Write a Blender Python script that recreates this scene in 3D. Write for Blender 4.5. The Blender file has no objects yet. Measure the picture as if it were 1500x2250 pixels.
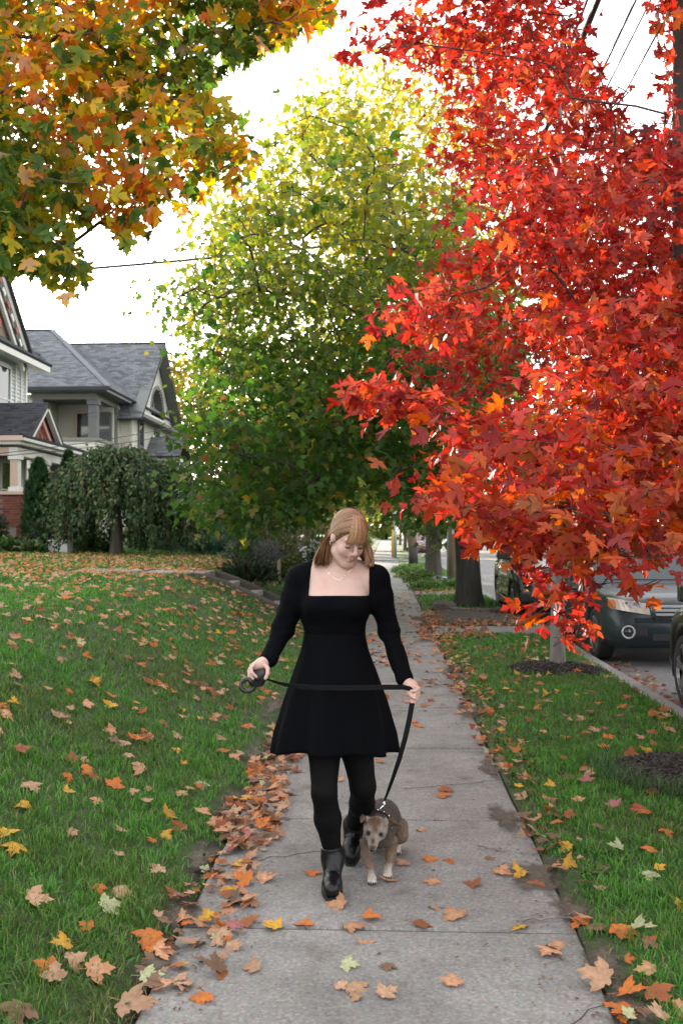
import bpy, math, random
import numpy as np
from math import radians, sin, cos, pi, sqrt, atan, tan
rng = np.random.default_rng(7)
random.seed(7)
SC = bpy.context.scene
# ------------------------------------------------------------------ camera
F_PX, EYE = 2187.5, 1.55
YAW, PITCH = atan(95 / F_PX), atan(45 / F_PX)
cam_d = bpy.data.cameras.new('camera')
cam = bpy.data.objects.new('camera', cam_d)
SC.collection.objects.link(cam)
cam.location = (0, 0, EYE)
cam.rotation_euler = (pi / 2 + PITCH, 0, YAW)
cam_d.sensor_fit = 'VERTICAL'
cam_d.sensor_height, cam_d.sensor_width = 36, 24
cam_d.lens = 35
cam_d.clip_start, cam_d.clip_end = 0.05, 2000
cam_d.dof.use_dof = True
cam_d.dof.focus_distance = 4.4
cam_d.dof.aperture_fstop = 7.0
SC.camera = cam
# ------------------------------------------------------------------ sky, sun, exposure
SUN_EL, SUN_AZ = radians(13), radians(-24)      # azimuth measured from +Y, negative to the left
world = bpy.data.worlds.new('World')
SC.world = world
world.use_nodes = True
nt = world.node_tree
nt.nodes.clear()
sky = nt.nodes.new('ShaderNodeTexSky')
sky.sky_type = 'NISHITA'
sky.sun_disc = False
sky.sun_elevation = SUN_EL
sky.sun_rotation = SUN_AZ
sky.dust_density = 2.5
sky.ozone_density = 0.6
hs = nt.nodes.new('ShaderNodeHueSaturation')
hs.inputs['Saturation'].default_value = 0.5
bg = nt.nodes.new('ShaderNodeBackground')
bg.inputs['Strength'].default_value = 0.15
wo = nt.nodes.new('ShaderNodeOutputWorld')
nt.links.new(sky.outputs[0], hs.inputs['Color'])
veil = nt.nodes.new('ShaderNodeMix')          # bright thin overcast mixed with the clear sky, the same everywhere
veil.data_type = 'RGBA'
veil.inputs['Factor'].default_value = 0.56
veil.inputs['B'].default_value = (8.3, 8.38, 8.5, 1)
nt.links.new(hs.outputs[0], veil.inputs['A'])
nt.links.new(veil.outputs['Result'], bg.inputs['Color'])
nt.links.new(bg.outputs[0], wo.inputs['Surface'])
sd = bpy.data.lights.new('sun', 'SUN')
sd.energy = 5.0
sd.angle = radians(0.5)
sd.color = (1.0, 0.90, 0.74)
sun = bpy.data.objects.new('sun', sd)
SC.collection.objects.link(sun)
sun.location = (-10, 20, 30)
# lamp points along -Z; direction to the sun is (sin az cos el, cos az cos el, sin el)
sun.rotation_euler = (pi / 2 - SUN_EL, 0, pi - SUN_AZ)
vs = SC.view_settings
SC.display_settings.display_device = 'sRGB'
vs.view_transform = 'Standard'
vs.look = 'None'
vs.exposure = 1.5
vs.gamma = 1.0
vs.use_curve_mapping = False
cy = SC.cycles
cy.use_denoising = True
cy.max_bounces = 7
cy.diffuse_bounces = 3
cy.glossy_bounces = 3
cy.transmission_bounces = 4
cy.transparent_max_bounces = 6
cy.use_adaptive_sampling = True
cy.adaptive_threshold = 0.02
cy.sample_clamp_indirect = 6
cy.caustics_reflective = False
cy.caustics_refractive = False
# ------------------------------------------------------------------ pixel ray -> world point at a given street distance Y
_r = np.array([cos(YAW), sin(YAW), 0.])
_f = np.array([-sin(YAW) * cos(PITCH), cos(YAW) * cos(PITCH), sin(PITCH)])
_u = np.array([sin(YAW) * sin(PITCH), -cos(YAW) * sin(PITCH), cos(PITCH)])
CAM = np.array([0, 0, EYE])


def P(px, py, Y):
    px, py, Y = np.asarray(px, float), np.asarray(py, float), np.asarray(Y, float)
    d = _f + ((px - 750) / F_PX)[..., None] * _r + ((1125 - py) / F_PX)[..., None] * _u
    return CAM + d * (Y / d[..., 1])[..., None]


def G(px, py, z=0.):
    d = _f + (px - 750) / F_PX * _r + (1125 - py) / F_PX * _u
    return CAM + d * ((z - EYE) / d[2])


def PX(V):
    """world -> photo pixel (and depth)"""
    V = np.asarray(V, float) - CAM
    z = V @ _f
    return 750 + V @ _r / z * F_PX, 1125 - V @ _u / z * F_PX, z


# ------------------------------------------------------------------ object helpers
def tag(o, label=None, cat=None, group=None, kind=None):
    if label: o['label'] = label
    if cat: o['category'] = cat
    if group: o['group'] = group
    if kind: o['kind'] = kind
    return o


def thing(name, label, cat, loc=(0, 0, 0), group=None, rz=0.):
    o = bpy.data.objects.new(name, None)
    SC.collection.objects.link(o)
    o.empty_display_size = 0.2
    o.location = loc
    o.rotation_euler = (0, 0, rz)
    return tag(o, label, cat, group)


def link(name, me, parent=None, loc=(0, 0, 0)):
    o = bpy.data.objects.new(name, me)
    SC.collection.objects.link(o)
    if parent is not None: o.parent = parent
    o.location = loc
    return o


def base_of(parent):
    b = np.zeros(3)
    while parent is not None:
        b += np.array(parent.location)
        parent = parent.parent
    return b


def mesh_of(name, V, F, mat, col=None, smooth=False, mats=None, fmat=None):
    me = bpy.data.meshes.new(name)
    V = np.asarray(V, np.float32)
    if isinstance(F, np.ndarray):
        n, k = F.shape
        me.vertices.add(len(V)); me.vertices.foreach_set('co', V.ravel())
        me.loops.add(n * k); me.loops.foreach_set('vertex_index', F.astype(np.int32).ravel())
        me.polygons.add(n)
        me.polygons.foreach_set('loop_start', np.arange(0, n * k, k, dtype=np.int32))
        me.polygons.foreach_set('loop_total', np.full(n, k, np.int32))
        me.update(calc_edges=True)
    else:
        me.from_pydata([tuple(map(float, v)) for v in V], [], F)
        me.update()
    if col is not None:
        a = me.color_attributes.new('Col', 'FLOAT_COLOR', 'POINT')
        c = np.ones((len(V), 4), np.float32)
        c[:, :3] = col
        a.data.foreach_set('color', c.ravel())
    if smooth:
        me.polygons.foreach_set('use_smooth', np.ones(len(me.polygons), bool))
    for m in (mats or [mat]):
        me.materials.append(m)
    if fmat is not None:
        me.polygons.foreach_set('material_index', np.asarray(fmat, np.int32))
    return me


def mk(name, V, F, mat, parent=None, col=None, smooth=False, kind=None, **kw):
    """link a mesh given in WORLD coordinates (parents are unrotated)"""
    V = np.asarray(V, float) - base_of(parent)
    o = link(name, mesh_of(name, V, F, mat, col, smooth, **kw), parent)
    if kind: o['kind'] = kind
    return o


class MB:
    """collects simple solids into ONE mesh"""
    def __init__(s):
        s.V, s.F, s.C = [], [], []
        s.col = (1, 1, 1)

    def add(s, V, F):
        b = len(s.V)
        s.V += [tuple(map(float, v)) for v in V]
        s.C += [s.col] * len(V)
        s.F += [tuple(i + b for i in f) for f in F]
        return s

    def box(s, x0, x1, y0, y1, z0, z1):
        V = [(x, y, z) for z in (z0, z1) for y in (y0, y1) for x in (x0, x1)]
        return s.add(V, [(0, 2, 3, 1), (4, 5, 7, 6), (0, 1, 5, 4), (2, 6, 7, 3), (0, 4, 6, 2), (1, 3, 7, 5)])

    def obox(s, c, ex, ey, ez):
        """oriented box: centre and three half-extent vectors"""
        c, ex, ey, ez = map(np.asarray, (c, ex, ey, ez))
        V = [c + i * ex + j * ey + k * ez for k in (-1, 1) for j in (-1, 1) for i in (-1, 1)]
        return s.add(V, [(0, 2, 3, 1), (4, 5, 7, 6), (0, 1, 5, 4), (2, 6, 7, 3), (0, 4, 6, 2), (1, 3, 7, 5)])

    def bar(s, a, b, w, h, up=(0, 0, 1)):
        """rectangular bar from a to b, w across, h along 'up'"""
        a, b = np.asarray(a, float), np.asarray(b, float)
        d = b - a
        L = np.linalg.norm(d); d = d / L
        x = np.cross(d, up); x /= np.linalg.norm(x)
        u = np.cross(x, d)
        return s.obox((a + b) / 2, d * L / 2, x * w / 2, u * h / 2)

    def tube(s, pts, rad, n=8, cap=True):
        pts = np.asarray(pts, float)
        rad = np.broadcast_to(np.asarray(rad, float), (len(pts),))
        V, F = tube_geo(pts, rad, n, cap)
        return s.add(V, F)

    def ribbon(s, pts, w, side, th=0.002):
        """flat strap along pts, width w along the side vectors"""
        pts = np.asarray(pts, float)
        side = np.broadcast_to(np.asarray(side, float), pts.shape)
        V, F = [], []
        for i, p in enumerate(pts):
            d = pts[min(i + 1, len(pts) - 1)] - pts[max(i - 1, 0)]
            d /= np.linalg.norm(d)
            x = side[i] - d * (side[i] @ d); x /= np.linalg.norm(x)
            nn = np.cross(d, x)
            ww = w if np.isscalar(w) else w[i]
            V += [p - x * ww / 2 - nn * th / 2, p + x * ww / 2 - nn * th / 2, p + x * ww / 2 + nn * th / 2, p - x * ww / 2 + nn * th / 2]
        for i in range(len(pts) - 1):
            for k in range(4):
                F.append((4 * i + k, 4 * i + (k + 1) % 4, 4 * i + 4 + (k + 1) % 4, 4 * i + 4 + k))
        F += [(3, 2, 1, 0), tuple(4 * (len(pts) - 1) + k for k in range(4))]
        return s.add(V, F)

    def lathe(s, prof, c, axis=(0, 0, 1), n=16):
        """prof: list of (r, h) along the axis"""
        a = np.asarray(axis, float); a /= np.linalg.norm(a)
        t = np.array([1, 0, 0]) if abs(a[0]) < .9 else np.array([0, 1, 0])
        x = np.cross(a, t); x /= np.linalg.norm(x)
        y = np.cross(a, x)
        V, F = [], []
        for r, h in prof:
            for k in range(n):
                q = 2 * pi * k / n
                V.append(np.asarray(c) + a * h + (x * cos(q) + y * sin(q)) * max(r, 1e-4))
        for i in range(len(prof) - 1):
            for k in range(n):
                F.append((i * n + k, i * n + (k + 1) % n, (i + 1) * n + (k + 1) % n, (i + 1) * n + k))
        F.append(tuple(range(n))[::-1]); F.append(tuple((len(prof) - 1) * n + k for k in range(n)))
        return s.add(V, F)

    def prism(s, poly, d):
        """polygon (3d pts) extruded by vector d"""
        poly = [np.asarray(p, float) for p in poly]
        n = len(poly); d = np.asarray(d, float)
        F = [tuple(range(n))[::-1], tuple(range(n, 2 * n))] + [(i, (i + 1) % n, n + (i + 1) % n, n + i) for i in range(n)]
        return s.add(poly + [p + d for p in poly], F)

    def build(s, name, mat, parent=None, smooth=False, kind=None, bevel=0, usecol=False):
        o = mk(name, s.V, s.F, mat, parent, np.array(s.C) if usecol else None, smooth, kind)
        if bevel:
            m = o.modifiers.new('bevel', 'BEVEL')
            m.width = bevel; m.segments = 2; m.limit_method = 'ANGLE'
        return o


def tube_geo(pts, rad, n=8, cap=True):
    V, F = [], []
    d = np.gradient(pts, axis=0)
    d /= np.linalg.norm(d, axis=1)[:, None] + 1e-9
    t = np.array([0, 0, 1.]) if abs(d[0][2]) < .9 else np.array([1., 0, 0])
    x = np.cross(d[0], t); x /= np.linalg.norm(x)
    for i in range(len(pts)):
        x = x - d[i] * (x @ d[i]); x /= np.linalg.norm(x) + 1e-9
        y = np.cross(d[i], x)
        for k in range(n):
            q = 2 * pi * k / n
            V.append(pts[i] + rad[i] * (x * cos(q) + y * sin(q)))
    for i in range(len(pts) - 1):
        for k in range(n):
            F.append((i * n + k, i * n + (k + 1) % n, (i + 1) * n + (k + 1) % n, (i + 1) * n + k))
    if cap:
        F.append(tuple(range(n))[::-1]); F.append(tuple((len(pts) - 1) * n + k for k in range(n)))
    return V, F


# ------------------------------------------------------------------ materials
def srgb(r, g, b):
    f = lambda c: ((c / 255 + .055) / 1.055) ** 2.4 if c > 10 else c / 255 / 12.92
    return (f(r), f(g), f(b))


def mat(name, color=(.5, .5, .5), rough=.6, metal=0., spec=.5, attr=False, noise=0., nscale=8., col2=None, bump=0., bscale=60.,
        coat=0., trans=0., stretch=None, world=False, emit=None, alpha=None, sub=0.):
    """principled; colour from the 'Col' attribute when attr, varied by noise towards col2"""
    m = bpy.data.materials.new(name)
    m.use_nodes = True
    nt = m.node_tree; N, L = nt.nodes, nt.links
    b = N['Principled BSDF']
    b.inputs['Roughness'].default_value = rough
    b.inputs['Metallic'].default_value = metal
    b.inputs['Specular IOR Level'].default_value = spec
    b.inputs['Coat Weight'].default_value = coat
    b.inputs['Coat Roughness'].default_value = .05
    if sub:
        b.inputs['Subsurface Weight'].default_value = sub
        b.inputs['Subsurface Radius'].default_value = (.012, .005, .003)
        b.inputs['Subsurface Scale'].default_value = 1.0
    out = None
    if attr:
        a = N.new('ShaderNodeVertexColor'); a.layer_name = 'Col'
        out = a.outputs['Color']
    else:
        r = N.new('ShaderNodeRGB'); r.outputs[0].default_value = (*color, 1)
        out = r.outputs[0]
    tc = N.new('ShaderNodeTexCoord')
    vec = tc.outputs['Object']
    if world: vec = N.new('ShaderNodeNewGeometry').outputs['Position']
    if stretch:
        mp = N.new('ShaderNodeMapping'); mp.inputs['Scale'].default_value = stretch
        L.new(vec, mp.inputs['Vector']); vec = mp.outputs[0]
    if noise:
        t = N.new('ShaderNodeTexNoise'); t.inputs['Scale'].default_value = nscale; t.inputs['Detail'].default_value = 6
        L.new(vec, t.inputs['Vector'])
        rp = N.new('ShaderNodeMapRange'); rp.inputs['From Min'].default_value = .3; rp.inputs['From Max'].default_value = .7
        rp.inputs['To Max'].default_value = noise
        L.new(t.outputs['Fac'], rp.inputs['Value'])
        mx = N.new('ShaderNodeMix'); mx.data_type = 'RGBA'
        L.new(rp.outputs[0], mx.inputs['Factor']); L.new(out, mx.inputs['A'])
        if col2 is None: col2 = tuple(c * .45 for c in color)
        mx.inputs['B'].default_value = (*col2, 1)
        out = mx.outputs['Result']
    L.new(out, b.inputs['Base Color'])
    if bump:
        t = N.new('ShaderNodeTexNoise'); t.inputs['Scale'].default_value = bscale; t.inputs['Detail'].default_value = 5
        L.new(vec, t.inputs['Vector'])
        bp = N.new('ShaderNodeBump'); bp.inputs['Strength'].default_value = bump; bp.inputs['Distance'].default_value = .01
        L.new(t.outputs['Fac'], bp.inputs['Height']); L.new(bp.outputs[0], b.inputs['Normal'])
    if emit:
        b.inputs['Emission Color'].default_value = (*emit[:3], 1); b.inputs['Emission Strength'].default_value = emit[3]
    if trans:
        tr = N.new('ShaderNodeBsdfTranslucent')
        g = N.new('ShaderNodeHueSaturation'); g.inputs['Saturation'].default_value = 1.06; g.inputs['Value'].default_value = 1.14
        L.new(out, g.inputs['Color']); L.new(g.outputs[0], tr.inputs['Color'])
        ms = N.new('ShaderNodeMixShader'); ms.inputs[0].default_value = trans
        L.new(b.outputs[0], ms.inputs[1]); L.new(tr.outputs[0], ms.inputs[2])
        L.new(ms.outputs[0], N['Material Output'].inputs['Surface'])
    return m


def vnoise(p, s=1., seed=0):
    """cheap smooth value noise in numpy, about 0..1"""
    p = np.asarray(p, float) * s + seed * 17.31
    i = np.floor(p).astype(np.int64); f = p - i
    f = f * f * (3 - 2 * f)
    k = p.shape[-1]
    out = 0.
    for c in range(2 ** k):
        w = 1.; h = np.zeros(p.shape[:-1], np.int64)
        for a in range(k):
            bit = (c >> a) & 1
            w = w * (f[..., a] if bit else 1 - f[..., a])
            h = h * 7919 + (i[..., a] + bit) * (374761393 + 668265263 * a)
        h = (h ^ (h >> 13)) * 1274126177
        h = (h ^ (h >> 16)) & 0xffff
        out = out + w * h / 65535.
    return out


M_LEAF = mat('leaf', attr=True, rough=.55, spec=.35, trans=.54)
M_DRY = mat('dry_leaf', attr=True, rough=.7, spec=.25, trans=.12, noise=.55, nscale=55, col2=(.16, .085, .045), world=True, bump=.25, bscale=260)
M_BARK = mat('bark', (.13, .105, .085), .9, noise=.8, nscale=14, col2=(.05, .042, .035), bump=.9, bscale=22, stretch=(1, 1, .18))
M_BARKG = mat('grey_bark', (.22, .20, .18), .9, noise=.7, nscale=20, col2=(.12, .11, .10), bump=.5, bscale=30, stretch=(1, 1, .3))
M_TWIG = mat('twig', (.055, .04, .033), .85)
M_SOIL = mat('soil', (.045, .034, .024), .95, noise=.8, nscale=9, col2=(.02, .016, .012), bump=.8, bscale=45)
# ------------------------------------------------------------------ ground, walks, road
SW0, SW1, KERB = -0.80, 0.74, 2.45


def bank(x, y):
    """height of the lawn left of the walk"""
    x = np.asarray(x, float); y = np.asarray(y, float)
    t = np.clip((-0.82 - x) / 2.35, 0, 1)
    z = .86 * (t * .45 + .55 * t * t * (3 - 2 * t)) + np.clip((-3.2 - x) / 8, 0, 1) * .2
    return z


def ground_z(x, y):
    x = np.asarray(x, float); y = np.asarray(y, float)
    z = bank(x, y)
    z = np.where(x > KERB + .15, -.11, z)
    z = z + np.where((x > SW1) & (x < KERB), .015 + .03 * np.sin(np.clip((x - SW1) / (KERB - SW1), 0, 1) * pi), 0)
    return z


def grid_mesh(xs, ys, zf):
    X, Y = np.meshgrid(xs, ys)
    V = np.stack([X, Y, zf(X, Y)], -1).reshape(-1, 3)
    n, m = len(ys), len(xs)
    i = (np.arange(n - 1)[:, None] * m + np.arange(m - 1)[None]).ravel()
    return V, np.stack([i, i + 1, i + m + 1, i + m], 1)


M_TURF = mat('turf_soil', (.036, .075, .014), .95, noise=.8, nscale=6, col2=(.035, .03, .016), bump=.6, bscale=60)
M_FARGRASS = mat('far_grass', (.045, .095, .022), .9, noise=.7, nscale=.8, col2=(.075, .10, .028), bump=.6, bscale=9)
# the whole terrain as one sheet, with the road bed a step below
xs = np.concatenate([[-400, -120, -50, -25], np.arange(-16, -3.2, .8), np.arange(-3.2, SW0, .12), [SW0 - .012, SW0 - .004, SW1 + .004, SW1 + .012],
                     np.arange(SW1 + .15, KERB - .02, .22), [KERB - .01, KERB, 10.9, 10.9 + .01, 12, 20, 60, 150, 400]])
ys = np.concatenate([[-60, -15, 0, 2], np.arange(3, 24, .5), np.arange(24, 60, 3), [70, 90, 130, 200, 400, 900]])


def terr(X, Y):
    z = bank(X, Y) - .006
    z = np.where((X > SW0 - .006) & (X < SW1 + .006), -.10, z)
    z = np.where((X > SW1 + .006) & (X < KERB), ground_z(X, Y) - .006, z)
    z = np.where((X >= KERB) & (X <= 10.9), -.20, z)
    z = np.where(X > 10.9, .02, z)
    return z


V, F = grid_mesh(xs, ys, terr)
tag(mk('ground', V, F, M_TURF, smooth=True), kind='structure')


for nm, (x0, x1, y0, y1) in (('far_verge', (SW1 + .02, KERB - .02, 56.6, 300)), ('far_lawn', (-60, SW0 - .02, 56.6, 300)), ('lawn_across', (10.95, 120, -40, 300))):
    xs_ = np.linspace(x0, x1, 14 if x1 - x0 > 5 else 3); ys_ = np.linspace(y0, y1, 30)
    V, F = grid_mesh(xs_, ys_, (lambda X, Y: bank(X, Y) + .03) if x0 < 5 else (lambda X, Y: X * 0 + .045))
    tag(mk(nm, V, F, M_FARGRASS, smooth=True), kind='structure')


def concrete(name, c1, c2, speck=.5, scale=1.):
    m = bpy.data.materials.new(name); m.use_nodes = True
    nt = m.node_tree; N, L = nt.nodes, nt.links
    b = N['Principled BSDF']; b.inputs['Roughness'].default_value = .85; b.inputs['Specular IOR Level'].default_value = .3
    tc = N.new('ShaderNodeTexCoord')
    gm = N.new('ShaderNodeNewGeometry')
    n1 = N.new('ShaderNodeTexNoise'); n1.inputs['Scale'].default_value = 1.7 * scale; n1.inputs['Detail'].default_value = 8; n1.inputs['Roughness'].default_value = .65
    n2 = N.new('ShaderNodeTexVoronoi'); n2.inputs['Scale'].default_value = 95 * scale
    n3 = N.new('ShaderNodeTexNoise'); n3.inputs['Scale'].default_value = 60 * scale; n3.inputs['Detail'].default_value = 4
    n4 = N.new('ShaderNodeTexNoise'); n4.inputs['Scale'].default_value = 5 * scale; n4.inputs['Detail'].default_value = 5
    for n in (n1, n2, n3, n4): L.new(gm.outputs['Position'], n.inputs['Vector'])
    r1 = N.new('ShaderNodeValToRGB'); r1.color_ramp.elements[0].position = .32; r1.color_ramp.elements[1].position = .68
    r1.color_ramp.elements[0].color = (*c2, 1); r1.color_ramp.elements[1].color = (*c1, 1)
    L.new(n1.outputs['Fac'], r1.inputs['Fac'])
    # aggregate: pale and dark grains
    bw = N.new('ShaderNodeRGBToBW'); L.new(n2.outputs['Color'], bw.inputs[0])
    r2 = N.new('ShaderNodeValToRGB'); r2.color_ramp.interpolation = 'CONSTANT'
    e = r2.color_ramp.elements
    e[0].position = 0; e[0].color = (.35, .34, .33, 1); e[1].position = .25; e[1].color = (.5, .5, .5, 1)
    x = r2.color_ramp.elements.new(.70); x.color = (.72, .70, .66, 1)
    L.new(bw.outputs[0], r2.inputs['Fac'])
    ov = N.new('ShaderNodeMix'); ov.data_type = 'RGBA'; ov.blend_type = 'OVERLAY'; ov.inputs['Factor'].default_value = speck
    L.new(r1.outputs[0], ov.inputs['A']); L.new(r2.outputs[0], ov.inputs['B'])
    ov2 = N.new('ShaderNodeMix'); ov2.data_type = 'RGBA'; ov2.blend_type = 'OVERLAY'; ov2.inputs['Factor'].default_value = .55
    L.new(ov.outputs['Result'], ov2.inputs['A']); L.new(n3.outputs['Color'], ov2.inputs['B'])
    hs = N.new('ShaderNodeHueSaturation'); hs.inputs['Saturation'].default_value = .55
    L.new(ov2.outputs['Result'], hs.inputs['Color'])
    # dark stains
    r4 = N.new('ShaderNodeValToRGB'); r4.color_ramp.elements[0].position = .56; r4.color_ramp.elements[1].position = .74
    r4.color_ramp.elements[0].color = (1, 1, 1, 1); r4.color_ramp.elements[1].color = (.62, .58, .54, 1)
    L.new(n4.outputs['Fac'], r4.inputs['Fac'])
    ml = N.new('ShaderNodeMix'); ml.data_type = 'RGBA'; ml.blend_type = 'MULTIPLY'; ml.inputs['Factor'].default_value = .8
    L.new(hs.outputs[0], ml.inputs['A']); L.new(r4.outputs[0], ml.inputs['B'])
    L.new(ml.outputs['Result'], b.inputs['Base Color'])
    bp = N.new('ShaderNodeBump'); bp.inputs['Strength'].default_value = .5; bp.inputs['Distance'].default_value = .004
    L.new(n3.outputs['Fac'], bp.inputs['Height']); L.new(bp.outputs[0], b.inputs['Normal'])
    return m


M_CONC = concrete('concrete', (.235, .216, .194), (.140, .127, .112))
M_CONC2 = concrete('pale_concrete', (.215, .207, .195), (.15, .145, .137), .35)
M_ASPH = concrete('asphalt', (.175, .170, .168), (.125, .121, .120), .5)
M_KERB = concrete('kerb_concrete', (.28, .27, .25), (.17, .16, .15))


def slab_geo(x0, x1, y0, y1, z1, th=.11, tilt=0., jit=0.):
    """slab with rounded rim and slightly wavy long edges"""
    b = .008
    n = 9
    V, F = [], []
    rings = []
    ysn = np.linspace(y0, y1, n)
    lx = x0 + (vnoise(np.stack([ysn * 2.3, ysn * 0 + 3], -1), 1., 1) - .5) * jit
    rx = x1 + (vnoise(np.stack([ysn * 2.3, ysn * 0 + 9], -1), 1., 2) - .5) * jit
    out = [(lx[i], ysn[i]) for i in range(n)] + [(rx[i], ysn[i]) for i in range(n - 1, -1, -1)]
    cx, cyy = (x0 + x1) / 2, (y0 + y1) / 2
    for inset, z in ((0, z1 - th), (0, z1 - b), (b, z1)):
        for (x, y) in out:
            V.append((x + (inset if x < cx else -inset), y + (inset if y < cyy - .3 * (y1 - y0) else -inset if y > cyy + .3 * (y1 - y0) else 0), z + tilt * (y - cyy)))
    m = len(out)
    for r in range(2):
        for k in range(m):
            F.append((r * m + k, r * m + (k + 1) % m, (r + 1) * m + (k + 1) % m, (r + 1) * m + k))
    F = [f[::-1] for f in F]
    F.append(tuple(2 * m + k for k in range(m))[::-1])
    return V, F


walk = thing('sidewalk', None, None); tag(walk, 'concrete sidewalk of square slabs strewn with leaves', None, None, 'structure')
joints = [-1.0, .65, 2.3, 3.93, 5.41, 7.21, 8.85, 10.4, 12.0, 13.7, 15.3, 16.9, 18.5, 20.1, 21.8, 23.5, 25.2, 26.9, 28.7, 30.5, 32.5, 34.5, 36.5, 38.7, 41, 43.5, 46, 48.5]
for i in range(len(joints) - 1):
    V, F = slab_geo(SW0, SW1, joints[i] + .009, joints[i + 1] - .009, float(rng.normal(0, .003)), tilt=float(rng.normal(0, .0015)), jit=.03)
    mk('slab', V, F, M_CONC if joints[i] < 20 else M_CONC2, walk)
far_walk_y = [57, 60, 63, 66, 69, 72, 75, 79, 84, 90, 97, 105, 120, 150, 200]
for a, b in zip(far_walk_y[:-1], far_walk_y[1:]):
    V, F = slab_geo(SW0, SW1, a + .01, b - .01, .0, jit=.02)
    mk('slab', V, F, M_CONC2, walk)
# strip of dirt that shows in the joints and under the walk's edges
mb = MB(); mb.box(SW0 - .10, SW1 + .10, -4, 49, -.09, -.022); mb.build('joint_soil', M_SOIL, walk)
# walks that cross the tree lawn, the path to the steps, the side street
cw = thing('crossing_walk', None, None); tag(cw, 'concrete strips crossing the tree lawn to the kerb', None, None, 'structure')
for (y0, y1) in ((15.05, 16.15), (24.2, 25.6)):
    xm = (SW1 + KERB) / 2
    for (a, b) in ((SW1 + .015, xm), (xm + .012, KERB)):
        V, F = slab_geo(a, b, y0, y1, .045, jit=.0)
        mk('slab', V, F, M_CONC, cw)
mb = MB(); mb.box(-60, KERB, 49, 56.5, -.2, -.04)
tag(mb.build('side_street', M_ASPH), kind='structure')
mb = MB(); mb.box(KERB + .16, 10.74, -60, 400, -.4, -.11)
tag(mb.build('road', M_ASPH), kind='structure')
kb = thing('kerb', None, None); tag(kb, None, None, None, 'structure')
yk = -6.
while yk < 48:
    mb = MB(); mb.box(KERB, KERB + .16, yk + .006, yk + 2.4 - .006, -.3, .01 + float(rng.normal(0, .004)))
    mb.build('kerbstone', M_KERB, kb, bevel=.015); yk += 2.4
mb = MB(); mb.box(KERB, KERB + .16, 57, 300, -.3, .01); mb.build('kerbstone', M_KERB, kb, bevel=.015)
mb = MB(); mb.box(10.74, 10.9, -60, 300, -.3, .04); mb.build('kerbstone', M_KERB, kb)
# worn pale lane line and tar seams on the road
M_PAINT = mat('road_paint', (.42, .36, .14), .8, noise=.9, nscale=14, col2=(.12, .115, .11))
mb = MB()
for xx in (6.42, 6.62):
    mb.box(xx, xx + .1, -20, 48, -.1065, -.106); mb.box(xx, xx + .1, 58, 200, -.1065, -.106)
tag(mb.build('lane_line', M_PAINT), kind='structure')
M_TAR = mat('tar', (.03, .03, .032), .6)
tr = np.random.default_rng(3)
mb = MB()
for (xa, ya, xb, yb) in ((2.7, 24, 7, 26.5), (3.0, 31, 8, 30), (4, 21, 4.6, 33), (2.8, 38, 9, 39)):
    t = np.linspace(0, 1, 12)
    pts = np.stack([xa + (xb - xa) * t + tr.normal(0, .08, 12), ya + (yb - ya) * t + tr.normal(0, .1, 12), np.full(12, -.107)], 1)
    mb.ribbon(pts, .05, np.cross(pts[-1] - pts[0], (0, 0, 1)), .003)
tag(mb.build('road_seam', M_TAR), kind='structure')


def blob(cx, cy_, rx, ry, zf, n=40, seed=0, rough=.35, dome=.0, rings=6):
    """ragged patch lying on the ground"""
    a = np.linspace(0, 2 * pi, n, endpoint=False)
    k = 1 + rough * (vnoise(np.stack([np.cos(a) * 2, np.sin(a) * 2], -1), 1.3, seed) - .5) * 2 + rough * .5 * (vnoise(np.stack([np.cos(a) * 6, np.sin(a) * 6], -1), 1.3, seed + 5) - .5) * 2
    V = [(cx, cy_, float(zf(cx, cy_)) + dome + .006)]; F = []
    for r in range(1, rings + 1):
        q = r / rings
        for j in range(n):
            x, y = cx + rx * k[j] * q * cos(a[j]), cy_ + ry * k[j] * q * sin(a[j])
            V.append((x, y, float(zf(x, y)) + dome * (1 - q * q) + .006 - .008 * (q == 1)))
    for j in range(n):
        F.append((0, 1 + j, 1 + (j + 1) % n))
    for r in range(rings - 1):
        for j in range(n):
            F.append((1 + r * n + j, 1 + (r + 1) * n + j, 1 + (r + 1) * n + (j + 1) % n, 1 + r * n + (j + 1) % n))
    return V, F


def zmax(x, y):
    x = np.asarray(x, float)
    return np.where((x > SW0) & (x < SW1), .0, ground_z(x, y))


M_DIRT = mat('dirt_film', (.105, .082, .060), .95, noise=.8, nscale=30, col2=(.05, .038, .028), bump=.8, bscale=90)
_nt = M_DIRT.node_tree; _N, _L = _nt.nodes, _nt.links
_a = _N.new('ShaderNodeVertexColor'); _a.layer_name = 'Col'
_g = _N.new('ShaderNodeNewGeometry'); _n = _N.new('ShaderNodeTexNoise'); _n.inputs['Scale'].default_value = 16; _n.inputs['Detail'].default_value = 8; _n.inputs['Roughness'].default_value = .7
_L.new(_g.outputs['Position'], _n.inputs['Vector'])
_s = _N.new('ShaderNodeMath'); _s.operation = 'MULTIPLY_ADD'; _s.inputs[1].default_value = 2.6; _s.inputs[2].default_value = -1.75
_L.new(_n.outputs['Fac'], _s.inputs[0])
_m = _N.new('ShaderNodeMath'); _m.operation = 'MULTIPLY_ADD'; _m.inputs[1].default_value = 1.9; _m.use_clamp = True
_L.new(_a.outputs['Color'], _m.inputs[0]); _L.new(_s.outputs[0], _m.inputs[2]); _L.new(_m.outputs[0], _N['Principled BSDF'].inputs['Alpha'])
SOILS = []
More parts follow.
